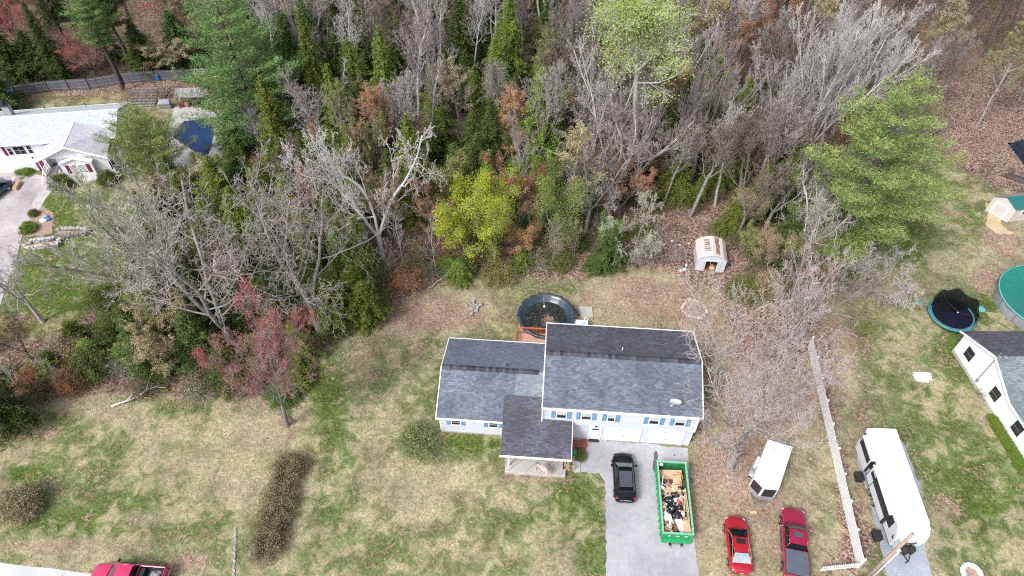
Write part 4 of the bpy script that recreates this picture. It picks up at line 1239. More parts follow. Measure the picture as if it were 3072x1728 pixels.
# porch in the left corner of the wing
MB().box(U0 + .2, U0 + 2.28, V0 + .6, E0 + .3, .85, 1.0).build('porch_floor', 'greywood', LH)
MB().box(U0 + .25, U0 + .37, V0 + .65, V0 + .77, 1.0, 3.38).box(U0 + .25, U0 + .37, V0 + 2.1, V0 + 2.22, 1.0, 3.38).build('porch_post', 'trim', LH)
mb = MB()
for z in (1.25, 1.9):
    mb.box(U0 + .27, U0 + .35, V0 + .77, V0 + 2.1, z, z + .06)
for k in range(9):
    mb.box(U0 + .29, U0 + .33, V0 + .85 + k * .14, V0 + .89 + k * .14, 1.3, 1.9)
mb.build('porch_railing', 'trim', LH)
for k in range(5):
    MB().box(U0 + .3, U0 + 2.2, V0 + .58 - .3 * (k + 1), V0 + .55 - .3 * k, .68 - .17 * k, .73 - .17 * k).build('step', 'greywood', LH)
mb = MB()
for u in (U0 + .25, U0 + 2.2):
    for k, (v, z) in enumerate(((V0 + .5, 1.75), (V0 - .95, .95))):
        mb.box(u, u + .07, v - .035, v + .035, z - .95 if k else .8, z)
    mb.prism([(u, V0 + .55, 1.75), (u, V0 - 1.0, .92), (u, V0 - 1.0, .99), (u, V0 + .55, 1.82)], (.07, 0, 0))
mb.build('stair_railing', 'trim', LH)
# main front windows and door
FV = E0 + .346
dT = wallT((-10.6, FV, 1.15))
dr = MB().box(-.6, -.5, -.07, 0, -1.1, 1.15, dT).box(.5, .6, -.07, 0, -1.1, 1.15, dT).box(-.5, .5, -.07, 0, 1.05, 1.15, dT).build('door_frame', 'trim', LH)
MB().box(-.5, .5, -.05, 0, -1.1, 1.05, dT).build('door', 'maroon', dr)
window(LH, wallT((-13.05, FV, 3.25)), .5, 1.15, None, 'h', blind=.2)
window(LH, wallT((-11.95, FV, 3.25)), 1.3, 1.15, None, 'n', blind=0)
window(LH, wallT((-10.75, FV, 3.25)), .5, 1.15, None, 'h', blind=0)
MB().box(-13.85, -13.5, FV - .04, FV, 2.62, 3.9).build('shutter', 'maroon', LH)
# bay window at the far left
mb = MB().prism([(-19.6, FV, 2.0), (-19.1, FV - .7, 2.0), (-17.5, FV - .7, 2.0), (-16.9, FV, 2.0)], (0, 0, 2.2))
mb.prism([(-19.6, FV - .003, 1.2), (-18.4, FV - .02, 1.2), (-16.9, FV - .003, 1.2), (-17.5, FV - .7, 1.98), (-19.1, FV - .7, 1.98)], (0, 0, .01))
mb.build('bay_window', 'trim', LH)
MB().box(-18.95, -17.65, FV - .72, FV - .703, 2.75, 4.0).build('pane', 'glass', LH)
MB().box(-16.75, -16.35, FV - .04, FV, 2.62, 3.9).build('shutter', 'maroon', LH)
# side wall windows under the gable
for v, z in ((-5.1, 1.9), (-2.4, 2.8), (1.6, 3.2)):
    T = wallT((U1 - .347 if v < -3.3 else -.297, v, z), rad(90))
    window(LH, T, .8, 1.1, 'maroon', 'h', sw=.3, blind=.3)
# chimney and vents
MB().box(-13.6, -12.8, .7, 1.4, 5.4, 7.0).build('chimney', mat('chimney_block', (.30, .31, .33), .9, scale=3, c2=(.42, .42, .44)), LH)
MB().box(-13.7, -12.7, .6, 1.5, 7.0, 7.12).lathe([(.18, 0), (.18, .5), (0, .5)], 10, (-13.2, 1.05, 7.12)).build('chimney_cap', 'dkmetal', LH)
MB().lathe([(.09, 0), (.09, .5), (.25, .52), (.25, .66), (0, .72)], 12, (-14.6, .9, 5.6)).build('roof_vent', 'metal', LH)
for u in (-10.2, -5.2):
    MB().lathe([(.05, 0), (.05, .6), (0, .6)], 8, (u, 3.3, 4.5)).build('vent_pipe', 'black', LH)

# steps behind the house
st = thing('timber_steps', 'wide grey timber steps climbing behind the white ranch house', 'steps', at(395, 322), rad(3))
for k in range(7):
    MB().box(-.5, 3.2, k * .42, k * .42 + .34, .05 + k * .17, .17 + k * .17).build('step', 'greywood', st)
gr = thing('covered_grill', 'grill under a grey cover beside the timber steps', 'grill', at(499, 322), rad(5))
MB().prism([(-.8, -.4, 0), (.8, -.4, 0), (.8, .4, 0), (-.8, .4, 0)], (0, 0, .8)).prism([(-.85, -.45, .8), (.85, -.45, .8), (.7, .1, 1.15), (-.7, .1, 1.15)], (0, .3, 0)).build('cover', mat('grey_cover', (.22, .24, .28), .5, var=.3, scale=3), gr, bevel=.06)
ls = thing('lean_to', 'low open wooden lean-to with plank roof behind the blue pool', 'lean-to', at(548, 320), rad(2))
MB().prism([(-.4, -.6, 1.9), (4.2, -.6, 1.9), (4.2, .9, 2.4), (-.4, .9, 2.4)], (0, 0, -.08)).build('roof', 'greywood', ls)
for x, y in ((-.2, -.4), (4.0, -.4), (1.9, -.4), (-.2, .8), (4.0, .8)):
    MB().box(x - .06, x + .06, y - .06, y + .06, 0, 1.83).build('post', 'bark_brown', ls)
MB().box(-.2, 4.0, .7, .76, 0, 1.9).build('back_wall', 'plankfence', ls)
r = random.Random(8)
for k, (lab, c) in enumerate((('pink and white folded chair under the lean-to', (.34, .17, .19)), ('brown crate under the lean-to', (.16, .09, .06)), ('grey tub at the right end of the lean-to', (.28, .28, .3)), ('dark red cooler at the left end of the lean-to', (.2, .06, .07)))):
    o = MB().obox((0, 0, .3), (.8, .5, .55), (0, 0, r.uniform(-.4, .4))).obox((0, .2, .65), (.7, .08, .3), (-.2, 0, 0)).build(('folding_chair', 'crate', 'tub', 'cooler')[k], mat('clutter_%d' % k, c, .6, var=.3, scale=4), None, bevel=.04)
    o.location = at(548 + (14, 40, 74, 2)[k] * 1.0, 318)
    tag(o, lab, ('chair', 'crate', 'tub', 'cooler')[k])
o = MB().box(-.45, .45, -.25, .25, .45, .55).box(-.4, -.3, -.2, .2, 0, .45).box(.3, .4, -.2, .2, 0, .45).build('bench', 'tanwood', None)
o.location = at(627, 322)
o.rotation_euler = (0, 0, 1.5)
tag(o, 'small wooden bench at the corner of the blue pool terrace', 'bench')
sheet('blue_pool', P2((552, 364), (623, 356), (626, 371), (647, 373), (642, 420), (622, 470), (600, 466), (560, 440), (518, 412), (525, 395)), 'poolblue', 0.035, 0.03, 1.0, 11)
bpool = bpy.data.objects['blue_pool']
bpool.name = 'pool_cover'
del bpool['kind']
tag(bpool, 'navy blue winter cover stretched over the in-ground pool', 'pool cover')
tb = thing('retaining_edge', 'low pale stone border along the right side of the blue pool', 'wall')
MB().prism([at(645, 372), at(673, 372), at(668, 470), at(640, 560), at(622, 560)], (0, 0, .12)).build('edge', 'concrete', tb)
# weathered fence
fn_ = thing('plank_fence', 'long weathered grey plank fence behind the white ranch house', 'fence')
fpts = [at(52, 288), at(150, 275), at(270, 268), at(372, 252), at(470, 243), at(560, 240), at(640, 234)]
for a, b2 in zip(fpts[:-1], fpts[1:]):
    d = (b2 - a)
    n = max(1, int(d.length / 2.4))
    for k in range(n):
        p, q = a.lerp(b2, k / n), a.lerp(b2, (k + 1) / n)
        r0 = random.uniform(-.06, .06)
        MB().prism([p + Vector((0, 0, .05)), q + Vector((0, 0, .05)), q + Vector((0, 0, 1.7 + r0)), p + Vector((0, 0, 1.7 + r0))], (0, .03, 0)).build('fence_panel', 'plankfence', fn_)
        MB().obox(p + Vector((0, -.05, .9)), (.1, .1, 1.85)).build('fence_post', 'bark_brown', fn_)
        for z in (.35, 1.4):
            MB().prism([p + Vector((0, -.045, z)), q + Vector((0, -.045, z)), q + Vector((0, -.045, z + .08)), p + Vector((0, -.045, z + .08))], (0, .04, 0)).build('fence_rail', 'greywood', fn_)
lt = thing('lattice_trellis', 'broken pale lattice trellis leaning at the fence by the big pine', 'trellis', at(590, 240), rad(3))
mb = MB()
for k in range(6):
    mb.box(k * .4, k * .4 + .06, 0, .04, 0.1, 1.7)
    mb.box(0, 2.06, -.045, -.005, .15 + k * .3, .2 + k * .3)
mb.build('lattice', 'offwhite', lt)
for lab, p, s, m__, cat in (('blue tarp bundle at the left end of the plank fence', (42, 285), (1.4, 1.0, .8), 'blue', 'tarp'), ('blue barrel against the plank fence', (478, 243), (.7, .6, 1.1), 'blue', 'barrel')):
    o = MB().lathe([(.0, 0), (.45, 0), (.5, .5), (.42, .9), (.2, 1), (0, 1)], 9).build(('tarp_bundle' if cat == 'tarp' else 'barrel'), m__, None)
    o.scale = s
    o.location = at(*p)
    tag(o, lab, cat)

# garden in the left yard
sheet('garden_bed', P2((100, 640), (130, 618), (160, 640), (158, 700), (75, 712), (88, 670)), 'leafpile', 0.02, .1, .5, 12)
def stone_wall(name, label, pts, h, wd, seed, m_='stone'):
    o = thing(name, label, 'stone wall')
    r = random.Random(seed)
    mb = MB()
    for a, b2 in zip(pts[:-1], pts[1:]):
        n = max(1, int((b2 - a).length / .42))
        ang = math.atan2(b2.y - a.y, b2.x - a.x)
        for k in range(n):
            for lv in range(max(1, int(h / .25))):
                p = a.lerp(b2, (k + .5 + .4 * (lv % 2)) / n)
                mb.obox(p + Vector((r.uniform(-.04, .04), r.uniform(-.06, .06), .13 + lv * .24)), (.44 * r.uniform(.8, 1.1), wd * r.uniform(.8, 1.15), .25), (r.uniform(-.06, .06), r.uniform(-.06, .06), ang + r.uniform(-.15, .15)))
    mb.build('stones', m_, o, bevel=.04)
    return o


stone_wall('stone_wall', 'long dry stone wall holding a leafy bed in the left yard', [at(150, 722), at(200, 712), at(262, 702), at(272, 696)], .6, .55, 3, mat('dark_stone', (.12, .105, .10), .9, scale=2.5, c2=(.30, .27, .26)))
stone_wall('stone_wall', 'upper rim of dark stones behind the leafy bed in the left yard', [at(170, 690), at(230, 686), at(262, 690)], .3, .4, 4, 'stone')
stone_wall('raised_bed', 'oblong raised bed edged with pale stone in the left yard', [at(78, 738), at(100, 728), at(172, 718), at(184, 724), at(176, 738), at(100, 748), at(78, 742)], .5, .35, 5, mat('pale_stone', (.36, .34, .34), .9, scale=2.5, c2=(.55, .53, .53)))
o = MB().prism([at(84, 740, .3), at(104, 730, .3), at(172, 722, .3), (at(176, 730, .3)), at(104, 744, .3)], (0, 0, .03)).build('bed_soil', 'leafpile', None)
o.name = 'soil'
tag(o, kind='structure')
sheet('leaf_bed', P2((168, 708), (176, 693), (262, 692), (262, 702), (200, 710)), 'leafpile', .02, .05, .5, 3)
for k, (a, b2, m__, lab) in enumerate(((141, 660, 'blue', 'blue plastic toy lying in the left garden bed'), (131, 664, 'white', 'pale round stone left of the blue toy in the garden bed'), (137, 653, 'stone', 'grey rock behind the blue toy in the garden bed'))):
    o = MB().lathe([(0, 0), (.5, .05), (.45, .25), (.2, .35), (0, .36)], 9, at(a, b2), 1.2 - .2 * k, .6).build(('plastic_toy', 'stone', 'stone')[k], m__)
    tag(o, lab, ('toy', 'stone', 'stone')[k])
o = MB().tube([at(44, 568, .25), at(59, 545, .25)], .28, 8).build('cardboard_roll', 'cardboard')
tag(o, 'long tan cardboard carton lying on the driveway of the white ranch house', 'carton')
o = MB().prism([at(30, 545), at(38, 530), at(48, 530), at(41, 547)], (0, 0, .03)).build('door_mat', mat('pale_mat', (.5, .5, .5), .8))
tag(o, 'pale grey mat lying on the driveway beside the tan carton', 'mat')

# ---------------------------------------------------------------- white picket fence
vf = thing('picket_fence', 'long white vinyl picket fence running beside the parked camper', 'fence')
F0, F1 = at(2424, 1043), at(2572, 1703)
fd = (F1 - F0)
NB = 9
up = Vector((0, 0, 1))
fdn = fd.normalized()
fnn = Vector((fdn.y, -fdn.x, 0))
HH = 1.7
for k in range(NB):
    p, q = F0.lerp(F1, k / NB), F0.lerp(F1, (k + 1) / NB)
    for z in (.18, HH - .28):
        MB().prism([p + up * z, q + up * z, q + up * (z + .12), p + up * (z + .12)], fnn * .05).build('fence_rail', 'white', vf)
    mb = MB()
    L = (q - p).length
    n = int(L / .11)
    for i in range(n):
        s = (i + .5) / n
        c = p.lerp(q, s) + fnn * .053
        h = HH + .02 - .1 * math.sin(math.pi * s)
        a, b2 = c - fdn * .047, c + fdn * .047
        mb.prism([a + up * .08, b2 + up * .08, b2 + up * h, c + up * (h + .07), a + up * h], fnn * .02)
    mb.build('fence_panel', 'white', vf)
for k in range(NB + 1):
    p = F0.lerp(F1, k / NB)
    MB().obox(p + up * (HH / 2 + .04), (.13, .13, HH + .08), (0, 0, math.atan2(fd.y, fd.x))).obox(p + up * (HH + .10), (.16, .16, .04), (0, 0, math.atan2(fd.y, fd.x))).build('fence_post', 'white', vf)
G0, G1 = F1 + Vector((-.1, 0, 0)), at(2478, 1712)
G1 = G1 + (G1 - G0).normalized() * .6
mb = MB()
gd = (G1 - G0)
gn = Vector((gd.normalized().y, -gd.normalized().x, 0))
n = int(gd.length / .16)
for i in range(n):
    c = G0.lerp(G1, (i + .5) / n)
    a, b2 = c - gd.normalized() * .045, c + gd.normalized() * .045
    mb.prism([a + up * .08, b2 + up * .08, b2 + up * 1.0, c + up * 1.08, a + up * 1.0], gn * .02)
mb.build('fence_panel', 'white', vf)
for z in (.2, .78):
    MB().prism([G0 + up * z - gn * .05, G1 + up * z - gn * .05, G1 + up * (z + .1) - gn * .05, G0 + up * (z + .1) - gn * .05], gn * .047).build('fence_rail', 'white', vf)

# ---------------------------------------------------------------- utility pole (base just below the frame)
tp_ = at(2739, 1601, 9.0)
up_ = thing('utility_pole', 'brown wooden utility pole with a white conduit in front of the camper', 'utility pole', (tp_.x - .4, tp_.y - .35, 0))
T = Vector((.4, .35, 9.0))
MB().tube([(0, 0, 0), T * .5, T], [.17, .15, .12], 14).build('pole_shaft', 'pole', up_, True)
MB().tube([Vector((.24, -.14, 0)), T * .35 + Vector((.22, -.14, 0)), T * .72 + Vector((.2, -.13, 0))], .05, 8).build('conduit', 'white', up_, True)
for s in (.2, .45, .6, .71):
    MB().obox(T * s + Vector((.14, -.12, 0)), (.34, .12, .06), (0, 0, -.4)).build('bracket', 'metal', up_)
MB().lathe([(.0, 0), (.09, 0), (.11, .25), (.05, .4), (0, .4)], 10, T * .71 + Vector((-.05, -.2, .1))).build('insulator', 'white', up_)
MB().lathe([(0, 0), (.09, 0), (.06, .08), (0, .1)], 10, T).build('pole_cap', 'metal', up_)

# ---------------------------------------------------------------- tyre planter
ty = thing('tyre_planter', 'scalloped white and pale blue painted tyre planter at the bottom right corner', 'planter', at(2912, 1722))
ty.scale = (.85, .85, 1)
for nm, m__, t0, t1 in (('tyre_ring', 'tirewhite', -100, 200), ('blue_side', 'tireblue', 200, 260)):
    mb = MB()
    n = 60
    k0, k1 = t0, t1
    steps = int((k1 - k0) / 5)
    prof = [(.62, .05), (.9, .05), (.98, .2), (.9, .34), (.74, .36), (.62, .3)]
    for i in range(steps + 1):
        t = rad(k0 + 5 * i)
        w = 1 + .06 * abs(math.sin(t * 9))
        for r, z in prof:
            mb.v.append((r * (w if r > .8 else 1) * math.cos(t), r * (w if r > .8 else 1) * math.sin(t), z))
    m_ = len(prof)
    mb.f = [(i * m_ + k, (i + 1) * m_ + k, (i + 1) * m_ + (k + 1) % m_, i * m_ + (k + 1) % m_) for i in range(steps) for k in range(m_)]
    mb.build(nm, m__, ty)
MB().lathe([(0, .12), (.63, .10)], 24).build('soil', 'leafpile', ty)

# ---------------------------------------------------------------- vehicles
def wheel(par, x, y, r, w=.22, s=1):
    T = Matrix.Translation((x, y, r)) @ Matrix.Rotation(rad(90), 4, 'Y')
    mb = MB().lathe([(r * .62, -w / 2), (r * .92, -w / 2), (r, -w / 2 + .04), (r, w / 2 - .04), (r * .92, w / 2), (r * .62, w / 2)], 24, T=T)
    o = mb.build('wheel', 'black', par, True)
    mb = MB().lathe([(0, s * w * .30), (r * .2, s * w * .36), (r * .58, s * w * .42), (r * .64, s * w * .5)], 20, T=T)
    for k in range(5):
        t = 2 * math.pi * k / 5
        mb.add([(-.05, .1, s * w * .38), (.05, .1, s * w * .38), (.035, r * .6, s * w * .5), (-.035, r * .6, s * w * .5)], [(0, 1, 2, 3)], T @ Matrix.Rotation(t, 4, 'Z'))
    mb.build('rim', 'rim', o)


def smooth_stations(st, n=34):
    """interpolate the station list of a body along its length"""
    ys = [s[0] for s in st]
    out = []
    arr = np.array(st, float)
    yy = np.linspace(ys[0], ys[-1], n)
    for y in yy:
        i = max(0, min(len(ys) - 2, int(np.searchsorted(ys, y) - 1)))
        t = (y - ys[i]) / (ys[i + 1] - ys[i])
        p0, p1, p2, p3 = arr[max(i - 1, 0)], arr[i], arr[i + 1], arr[min(i + 2, len(ys) - 1)]
        v = .5 * ((2 * p1) + (-p0 + p2) * t + (2 * p0 - 5 * p1 + 4 * p2 - p3) * t * t + (-p0 + 3 * p1 - 3 * p2 + p3) * t ** 3)
        v[0] = y
        out.append(v)
    return out


def body(par, st, m_, name='body', n=40):
    """st: (y, half width, edge height, crown height, sill height) from rear (-y) to front (+y)"""
    mb = MB()
    ss = smooth_stations(st, n)
    for y, w, zt, zc, zb in ss:
        half = [(0, zb), (w * .80, zb), (w * .95, zb + .10), (w, zb + .32 * (zt - zb)), (w, zb + .62 * (zt - zb)), (w * .965, zt - .05), (w * .90, zt), (w * .72, zt + .6 * (zc - zt)), (w * .38, zc - .06 * (zc - zt)), (0, zc)]
        ring = half + [(-a, b_) for a, b_ in half[-2:0:-1]]
        mb.v += [(a, y, b_) for a, b_ in ring]
    k = 18
    for i in range(len(ss) - 1):
        for j in range(k):
            mb.f.append((i * k + j, i * k + (j + 1) % k, (i + 1) * k + (j + 1) % k, (i + 1) * k + j))
    mb.f.append(tuple(range(k))[::-1])
    mb.f.append(tuple((len(ss) - 1) * k + j for j in range(k)))
    return mb.build(name, m_, par, True)


def cabin(par, paint, yb, yr, yf, yw, zb, zr, wb, wr, front='greenglass', rear='carglass', roofm=None, zbr=None, bulge=.06, rw=None):
    """yb rear glass foot, yr rear of roof, yf front of roof, yw windshield foot"""
    zbr = zbr or zb
    rw = rw or wr
    A = lambda s: Vector((s * wb, yb, zbr))
    Bc = lambda s: Vector((s * rw, yr, zr - .03))
    Cc = lambda s: Vector((s * wr, yf, zr))
    Dd = lambda s: Vector((s * wb * .97, yw, zb))
    MB().patch(Bc(-1), Bc(1), Cc(1), Cc(-1), 10, 8, (0, 0, bulge)).build('roof', roofm or paint, par, True)
    sh_ = .93
    mid = lambda a, b_: (a + b_) / 2
    MB().patch(Dd(-1) * 1, Dd(1), Cc(1) + Vector((0, .01, -.01)), Cc(-1) + Vector((0, .01, -.01)), 8, 6, (0, .10, .03)).build('windshield', front, par, True)
    MB().patch(A(1), A(-1), Bc(-1) + Vector((0, -.01, -.01)), Bc(1) + Vector((0, -.01, -.01)), 8, 6, (0, -.07, .02)).build('rear_window', rear, par, True)
    for s in (-1, 1):
        MB().patch(A(s), Dd(s), Cc(s), Bc(s), 8, 4, (s * .03, 0, 0)).build('side_window', 'carglass', par, True)
        pl = MB()
        pl.tube([Dd(s) + Vector((s * .01, .02, 0)), mid(Dd(s), Cc(s)) + Vector((s * .02, .03, .02)), Cc(s) + Vector((0, 0, .01))], .035, 6)
        pl.tube([A(s) + Vector((s * .01, 0, 0)), mid(A(s), Bc(s)) + Vector((s * .02, -.01, .01)), Bc(s) + Vector((0, 0, .01))], .045, 6)
        pl.tube([Bc(s) + Vector((s * .005, 0, .01)), mid(Bc(s), Cc(s)) + Vector((s * .012, 0, .018)), Cc(s) + Vector((s * .005, 0, .01))], .03, 6)
        mb_, mt = A(s).lerp(Dd(s), .5), Bc(s).lerp(Cc(s), .5)
        pl.tube([mb_ + Vector((s * .03, 0, 0)), mt], .03, 5)
        pl.build('pillar', paint, par, True)


def mirrors(par, paint, w, y, z):
    for s in (-1, 1):
        MB().obox((s * (w + .13), y, z), (.22, .12, .15), (0, 0, s * -.25)).obox((s * (w + .01), y + .02, z - .05), (.12, .06, .05)).build('side_mirror', paint, par, bevel=.03)


def plate(par, y, z, m_='white', w=.3):
    MB().box(-w / 2, w / 2, y - .012, y, z, z + .13).build('number_plate', m_, par)


def glyphs(text, size, m_, par, loc, rot, name='lettering', depth=.004):
    cu = bpy.data.curves.new(name, 'FONT')
    cu.body = text
    cu.size = size
    cu.extrude = depth
    cu.align_x = 'CENTER'
    o = bpy.data.objects.new(name, cu)
    COL.objects.link(o)
    dg = bpy.context.evaluated_depsgraph_get()
    me_ = bpy.data.meshes.new_from_object(o.evaluated_get(dg))
    bpy.data.objects.remove(o)
    me_.materials.clear()
    me_.materials.append(M[m_] if isinstance(m_, str) else m_)
    q = bpy.data.objects.new(name, me_)
    COL.objects.link(q)
    q.parent = par
    q.location = loc
    q.rotation_euler = rot
    return q


# black SUV, nose towards the garage
def center(a, b_, za, zb_):
    p, q = at(*a, za), at(*b_, zb_)
    return (p + q) / 2, math.atan2((p - q).y, (p - q).x) - math.pi / 2


suv = thing('suv', 'black SUV with grey roof panel parked nose-in before the left garage door', 'car', (9.72, 27.95, 0), rad(-2.5))
body(suv, [(-2.28, .62, .80, .84, .42), (-2.2, .80, .92, .98, .36), (-1.9, .90, 1.0, 1.05, .30), (-1.0, .93, 1.0, 1.06, .28), (0, .93, .98, 1.05, .28), (.8, .925, .97, 1.05, .28), (1.3, .92, .95, 1.04, .28), (1.85, .87, .86, .97, .32), (2.18, .72, .72, .84, .38), (2.3, .5, .62, .70, .42)], 'carblack')
cabin(suv, 'carblack', -2.0, -1.62, .45, 1.22, 1.0, 1.66, .84, .60, front='greenglass', roofm='carblack')
rb_ = MB()
for k in range(6):
    x = -.45 + k * .18
    rb_.box(x - .085, x + .085, -1.4, .05, 1.70 + .02 * (1 - (x / .5) ** 2), 1.735 + .02 * (1 - (x / .5) ** 2))
rb_.build('roof_ribs', 'greyroof', suv, bevel=.01)
for s in (-1, 1):
    MB().tube([(s * .57, -1.5, 1.66), (s * .575, -1.35, 1.75), (s * .575, .2, 1.76), (s * .57, .38, 1.68)], .022, 6).build('roof_rail', 'dkmetal', suv)
MB().lathe([(0, .1), (.03, 0), (0, 0)], 6, (0, -1.15, 1.74)).build('antenna', 'black', suv)
MB().tube([(-.45, 1.32, 1.03), (0, 1.4, 1.06), (.45, 1.32, 1.03)], .02, 5).build('wiper', 'black', suv)
mirrors(suv, 'carblack', .93, .9, 1.08)
for s in (-1, 1):
    MB().obox((s * .66, 2.05, .76), (.26, .22, .10), (.3, 0, s * -.5)).build('headlight', 'glass', suv, bevel=.03)
    MB().obox((s * .74, -2.06, .98), (.18, .2, .26), (.1, 0, s * .4)).build('taillight', 'taillamp', suv, bevel=.03)
    for y in (-1.38, 1.42):
        wheel(suv, s * .85, y, .35, .22, s)
MB().obox((0, -2.31, .62), (1.35, .06, .08)).build('bumper_strip', 'chrome', suv)
MB().obox((0, -2.27, .9), (1.0, .05, .05)).build('tailgate_trim', 'chrome', suv)
plate(suv, -2.265, .80)

# red sedan
sed = thing('sedan', 'bright red four-door sedan parked on the dry grass beside the dark red pickup', 'car', (18.42, 22.1, 0), rad(-5))
body(sed, [(-2.4, .66, .74, .78, .40), (-2.28, .82, .88, .93, .34), (-1.9, .90, .96, 1.02, .28), (-1.2, .92, .96, 1.02, .26), (0, .925, .93, .99, .26), (.8, .92, .92, .99, .26), (1.3, .915, .88, .97, .27), (1.9, .86, .78, .88, .30), (2.25, .70, .66, .75, .36), (2.38, .5, .58, .64, .4)], 'carred')
cabin(sed, 'carred', -1.72, -.98, .28, 1.12, .97, 1.42, .80, .60, front='carglass', rear='paleglass', rw=.56)
sr_ = MB().box(-.33, .36, -.28, .14, 1.485, 1.497)
sr_.build('sunroof', 'carglass', sed, bevel=.004)
cabinm = MB()
for y in range(5):
    cabinm.tube([(-.3, -.24 + y * .08, 1.5), (.33, -.22 + y * .08, 1.5)], .007, 4)
cabinm.build('sunroof_reflector', 'greenglass', sed)
MB().tube([(-.5, 1.18, .985), (0, 1.27, 1.01), (.5, 1.18, .985)], .02, 5).build('wiper', 'black', sed)
mirrors(sed, 'carred', .92, .72, .99)
for s in (-1, 1):
    MB().obox((s * .66, 2.08, .66), (.28, .2, .1), (.35, 0, s * -.55)).build('headlight', 'sash', sed, bevel=.03)
    MB().obox((s * .66, -2.31, .82), (.36, .12, .12), (-.2, 0, s * .25)).build('taillight', 'chrome', sed, bevel=.03)
    MB().tube([(s * .80, -1.66, .99), (s * .72, -.95, 1.36), (s * .655, -.3, 1.44), (s * .66, .3, 1.40), (s * .80, 1.0, 1.03)], .014, 5).build('window_trim', 'tanwood', sed)
    for y in (-1.42, 1.42):
        wheel(sed, s * .855, y, .33, .21, s)
plate(sed, -2.39, .60)
MB().lathe([(0, 0), (.06, 0), (0, .04)], 8, (0, -2.2, .93)).build('badge', 'chrome', sed)


def pickup(par, paint, glass='greenglass', bed='cover'):
    body(par, [(.25, .94, 1.10, 1.14, .50), (.9, .96, 1.10, 1.15, .45), (1.4, .97, 1.10, 1.17, .42), (2.2, .95, 1.06, 1.16, .42), (2.7, .86, .96, 1.06, .45), (2.88, .66, .84, .92, .5)], paint, 'hood')
    body(par, [(-.75, .95, 1.12, 1.13, .48), (-.2, .97, 1.12, 1.13, .45), (.3, .97, 1.12, 1.13, .45)], paint, 'cab_body', 6)
    cabin(par, paint, -.78, -.62, .62, 1.32, 1.12, 1.86, .88, .68, front=glass, rear='carglass', bulge=.05)
    bd = MB()
    for s in (-1, 1):
        bd.prism([(s * .97, -2.85, .5), (s * .97, -.80, .5), (s * .95, -.80, 1.24), (s * .95, -2.85, 1.24)], (-s * .12, 0, 0))
    bd.box(-.97, .97, -2.93, -2.853, .5, 1.22)
    bd.box(-.829, .829, -.88, -.80, .5, 1.22)
    bd.build('bed_side', paint, par, bevel=.03)
    for s in (-1, 1):
        for y in (-2.0, 1.85):
            wheel(par, s * .90, y, .39, .26, s)
        MB().tube([(s * 1.02, -.8, .42), (s * 1.02, 1.1, .42)], .06, 8).build('side_step', 'chrome', par)
        for k in range(3):
            MB().obox((s * 1.0, -.5 + k * .75, 1.03), (.03, .16, .04)).build('door_handle', 'chrome', par)
        MB().obox((s * .78, 2.66, .82), (.2, .24, .18), (0, 0, s * -.5)).build('headlight', 'sash', par, bevel=.03)
        MB().obox((s * .93, -2.93, .95), (.1, .06, .4)).build('taillight', 'taillamp', par)
        MB().obox((s * 1.13, .95, 1.28), (.26, .12, .22), (0, 0, s * -.2)).build('side_mirror', 'chrome' if bed == 'cover' else 'black', par, bevel=.04)
    MB().obox((0, -3.02, .58), (1.8, .16, .2)).build('rear_bumper', 'chrome', par, bevel=.03)
    MB().obox((0, 2.9, .55), (1.7, .16, .22)).build('front_bumper', 'chrome', par, bevel=.04)


tk = thing('pickup_truck', 'dark red pickup truck with sunroof and flat black bed cover on dry grass', 'pickup truck', (23.0, 22.2, 0), rad(-12))
pickup(tk, 'truckred')
MB().box(-.86, .86, -2.84, -.885, 1.245, 1.275).build('bed_cover', 'tonneau', tk)
mb = MB()
for k in range(5):
    mb.box(-.84, .84, -2.6 + k * .4, -2.57 + k * .4, 1.276, 1.283)
mb.build('cover_rib', 'tonneau', tk)
MB().box(-.36, .36, -.05, .38, 1.915, 1.925).build('sunroof', 'greyroof', tk, bevel=.004)
MB().tube([(-.78, 1.36, 1.15), (0, 1.46, 1.2), (.78, 1.36, 1.15)], .03, 5).build('wiper', 'black', tk)

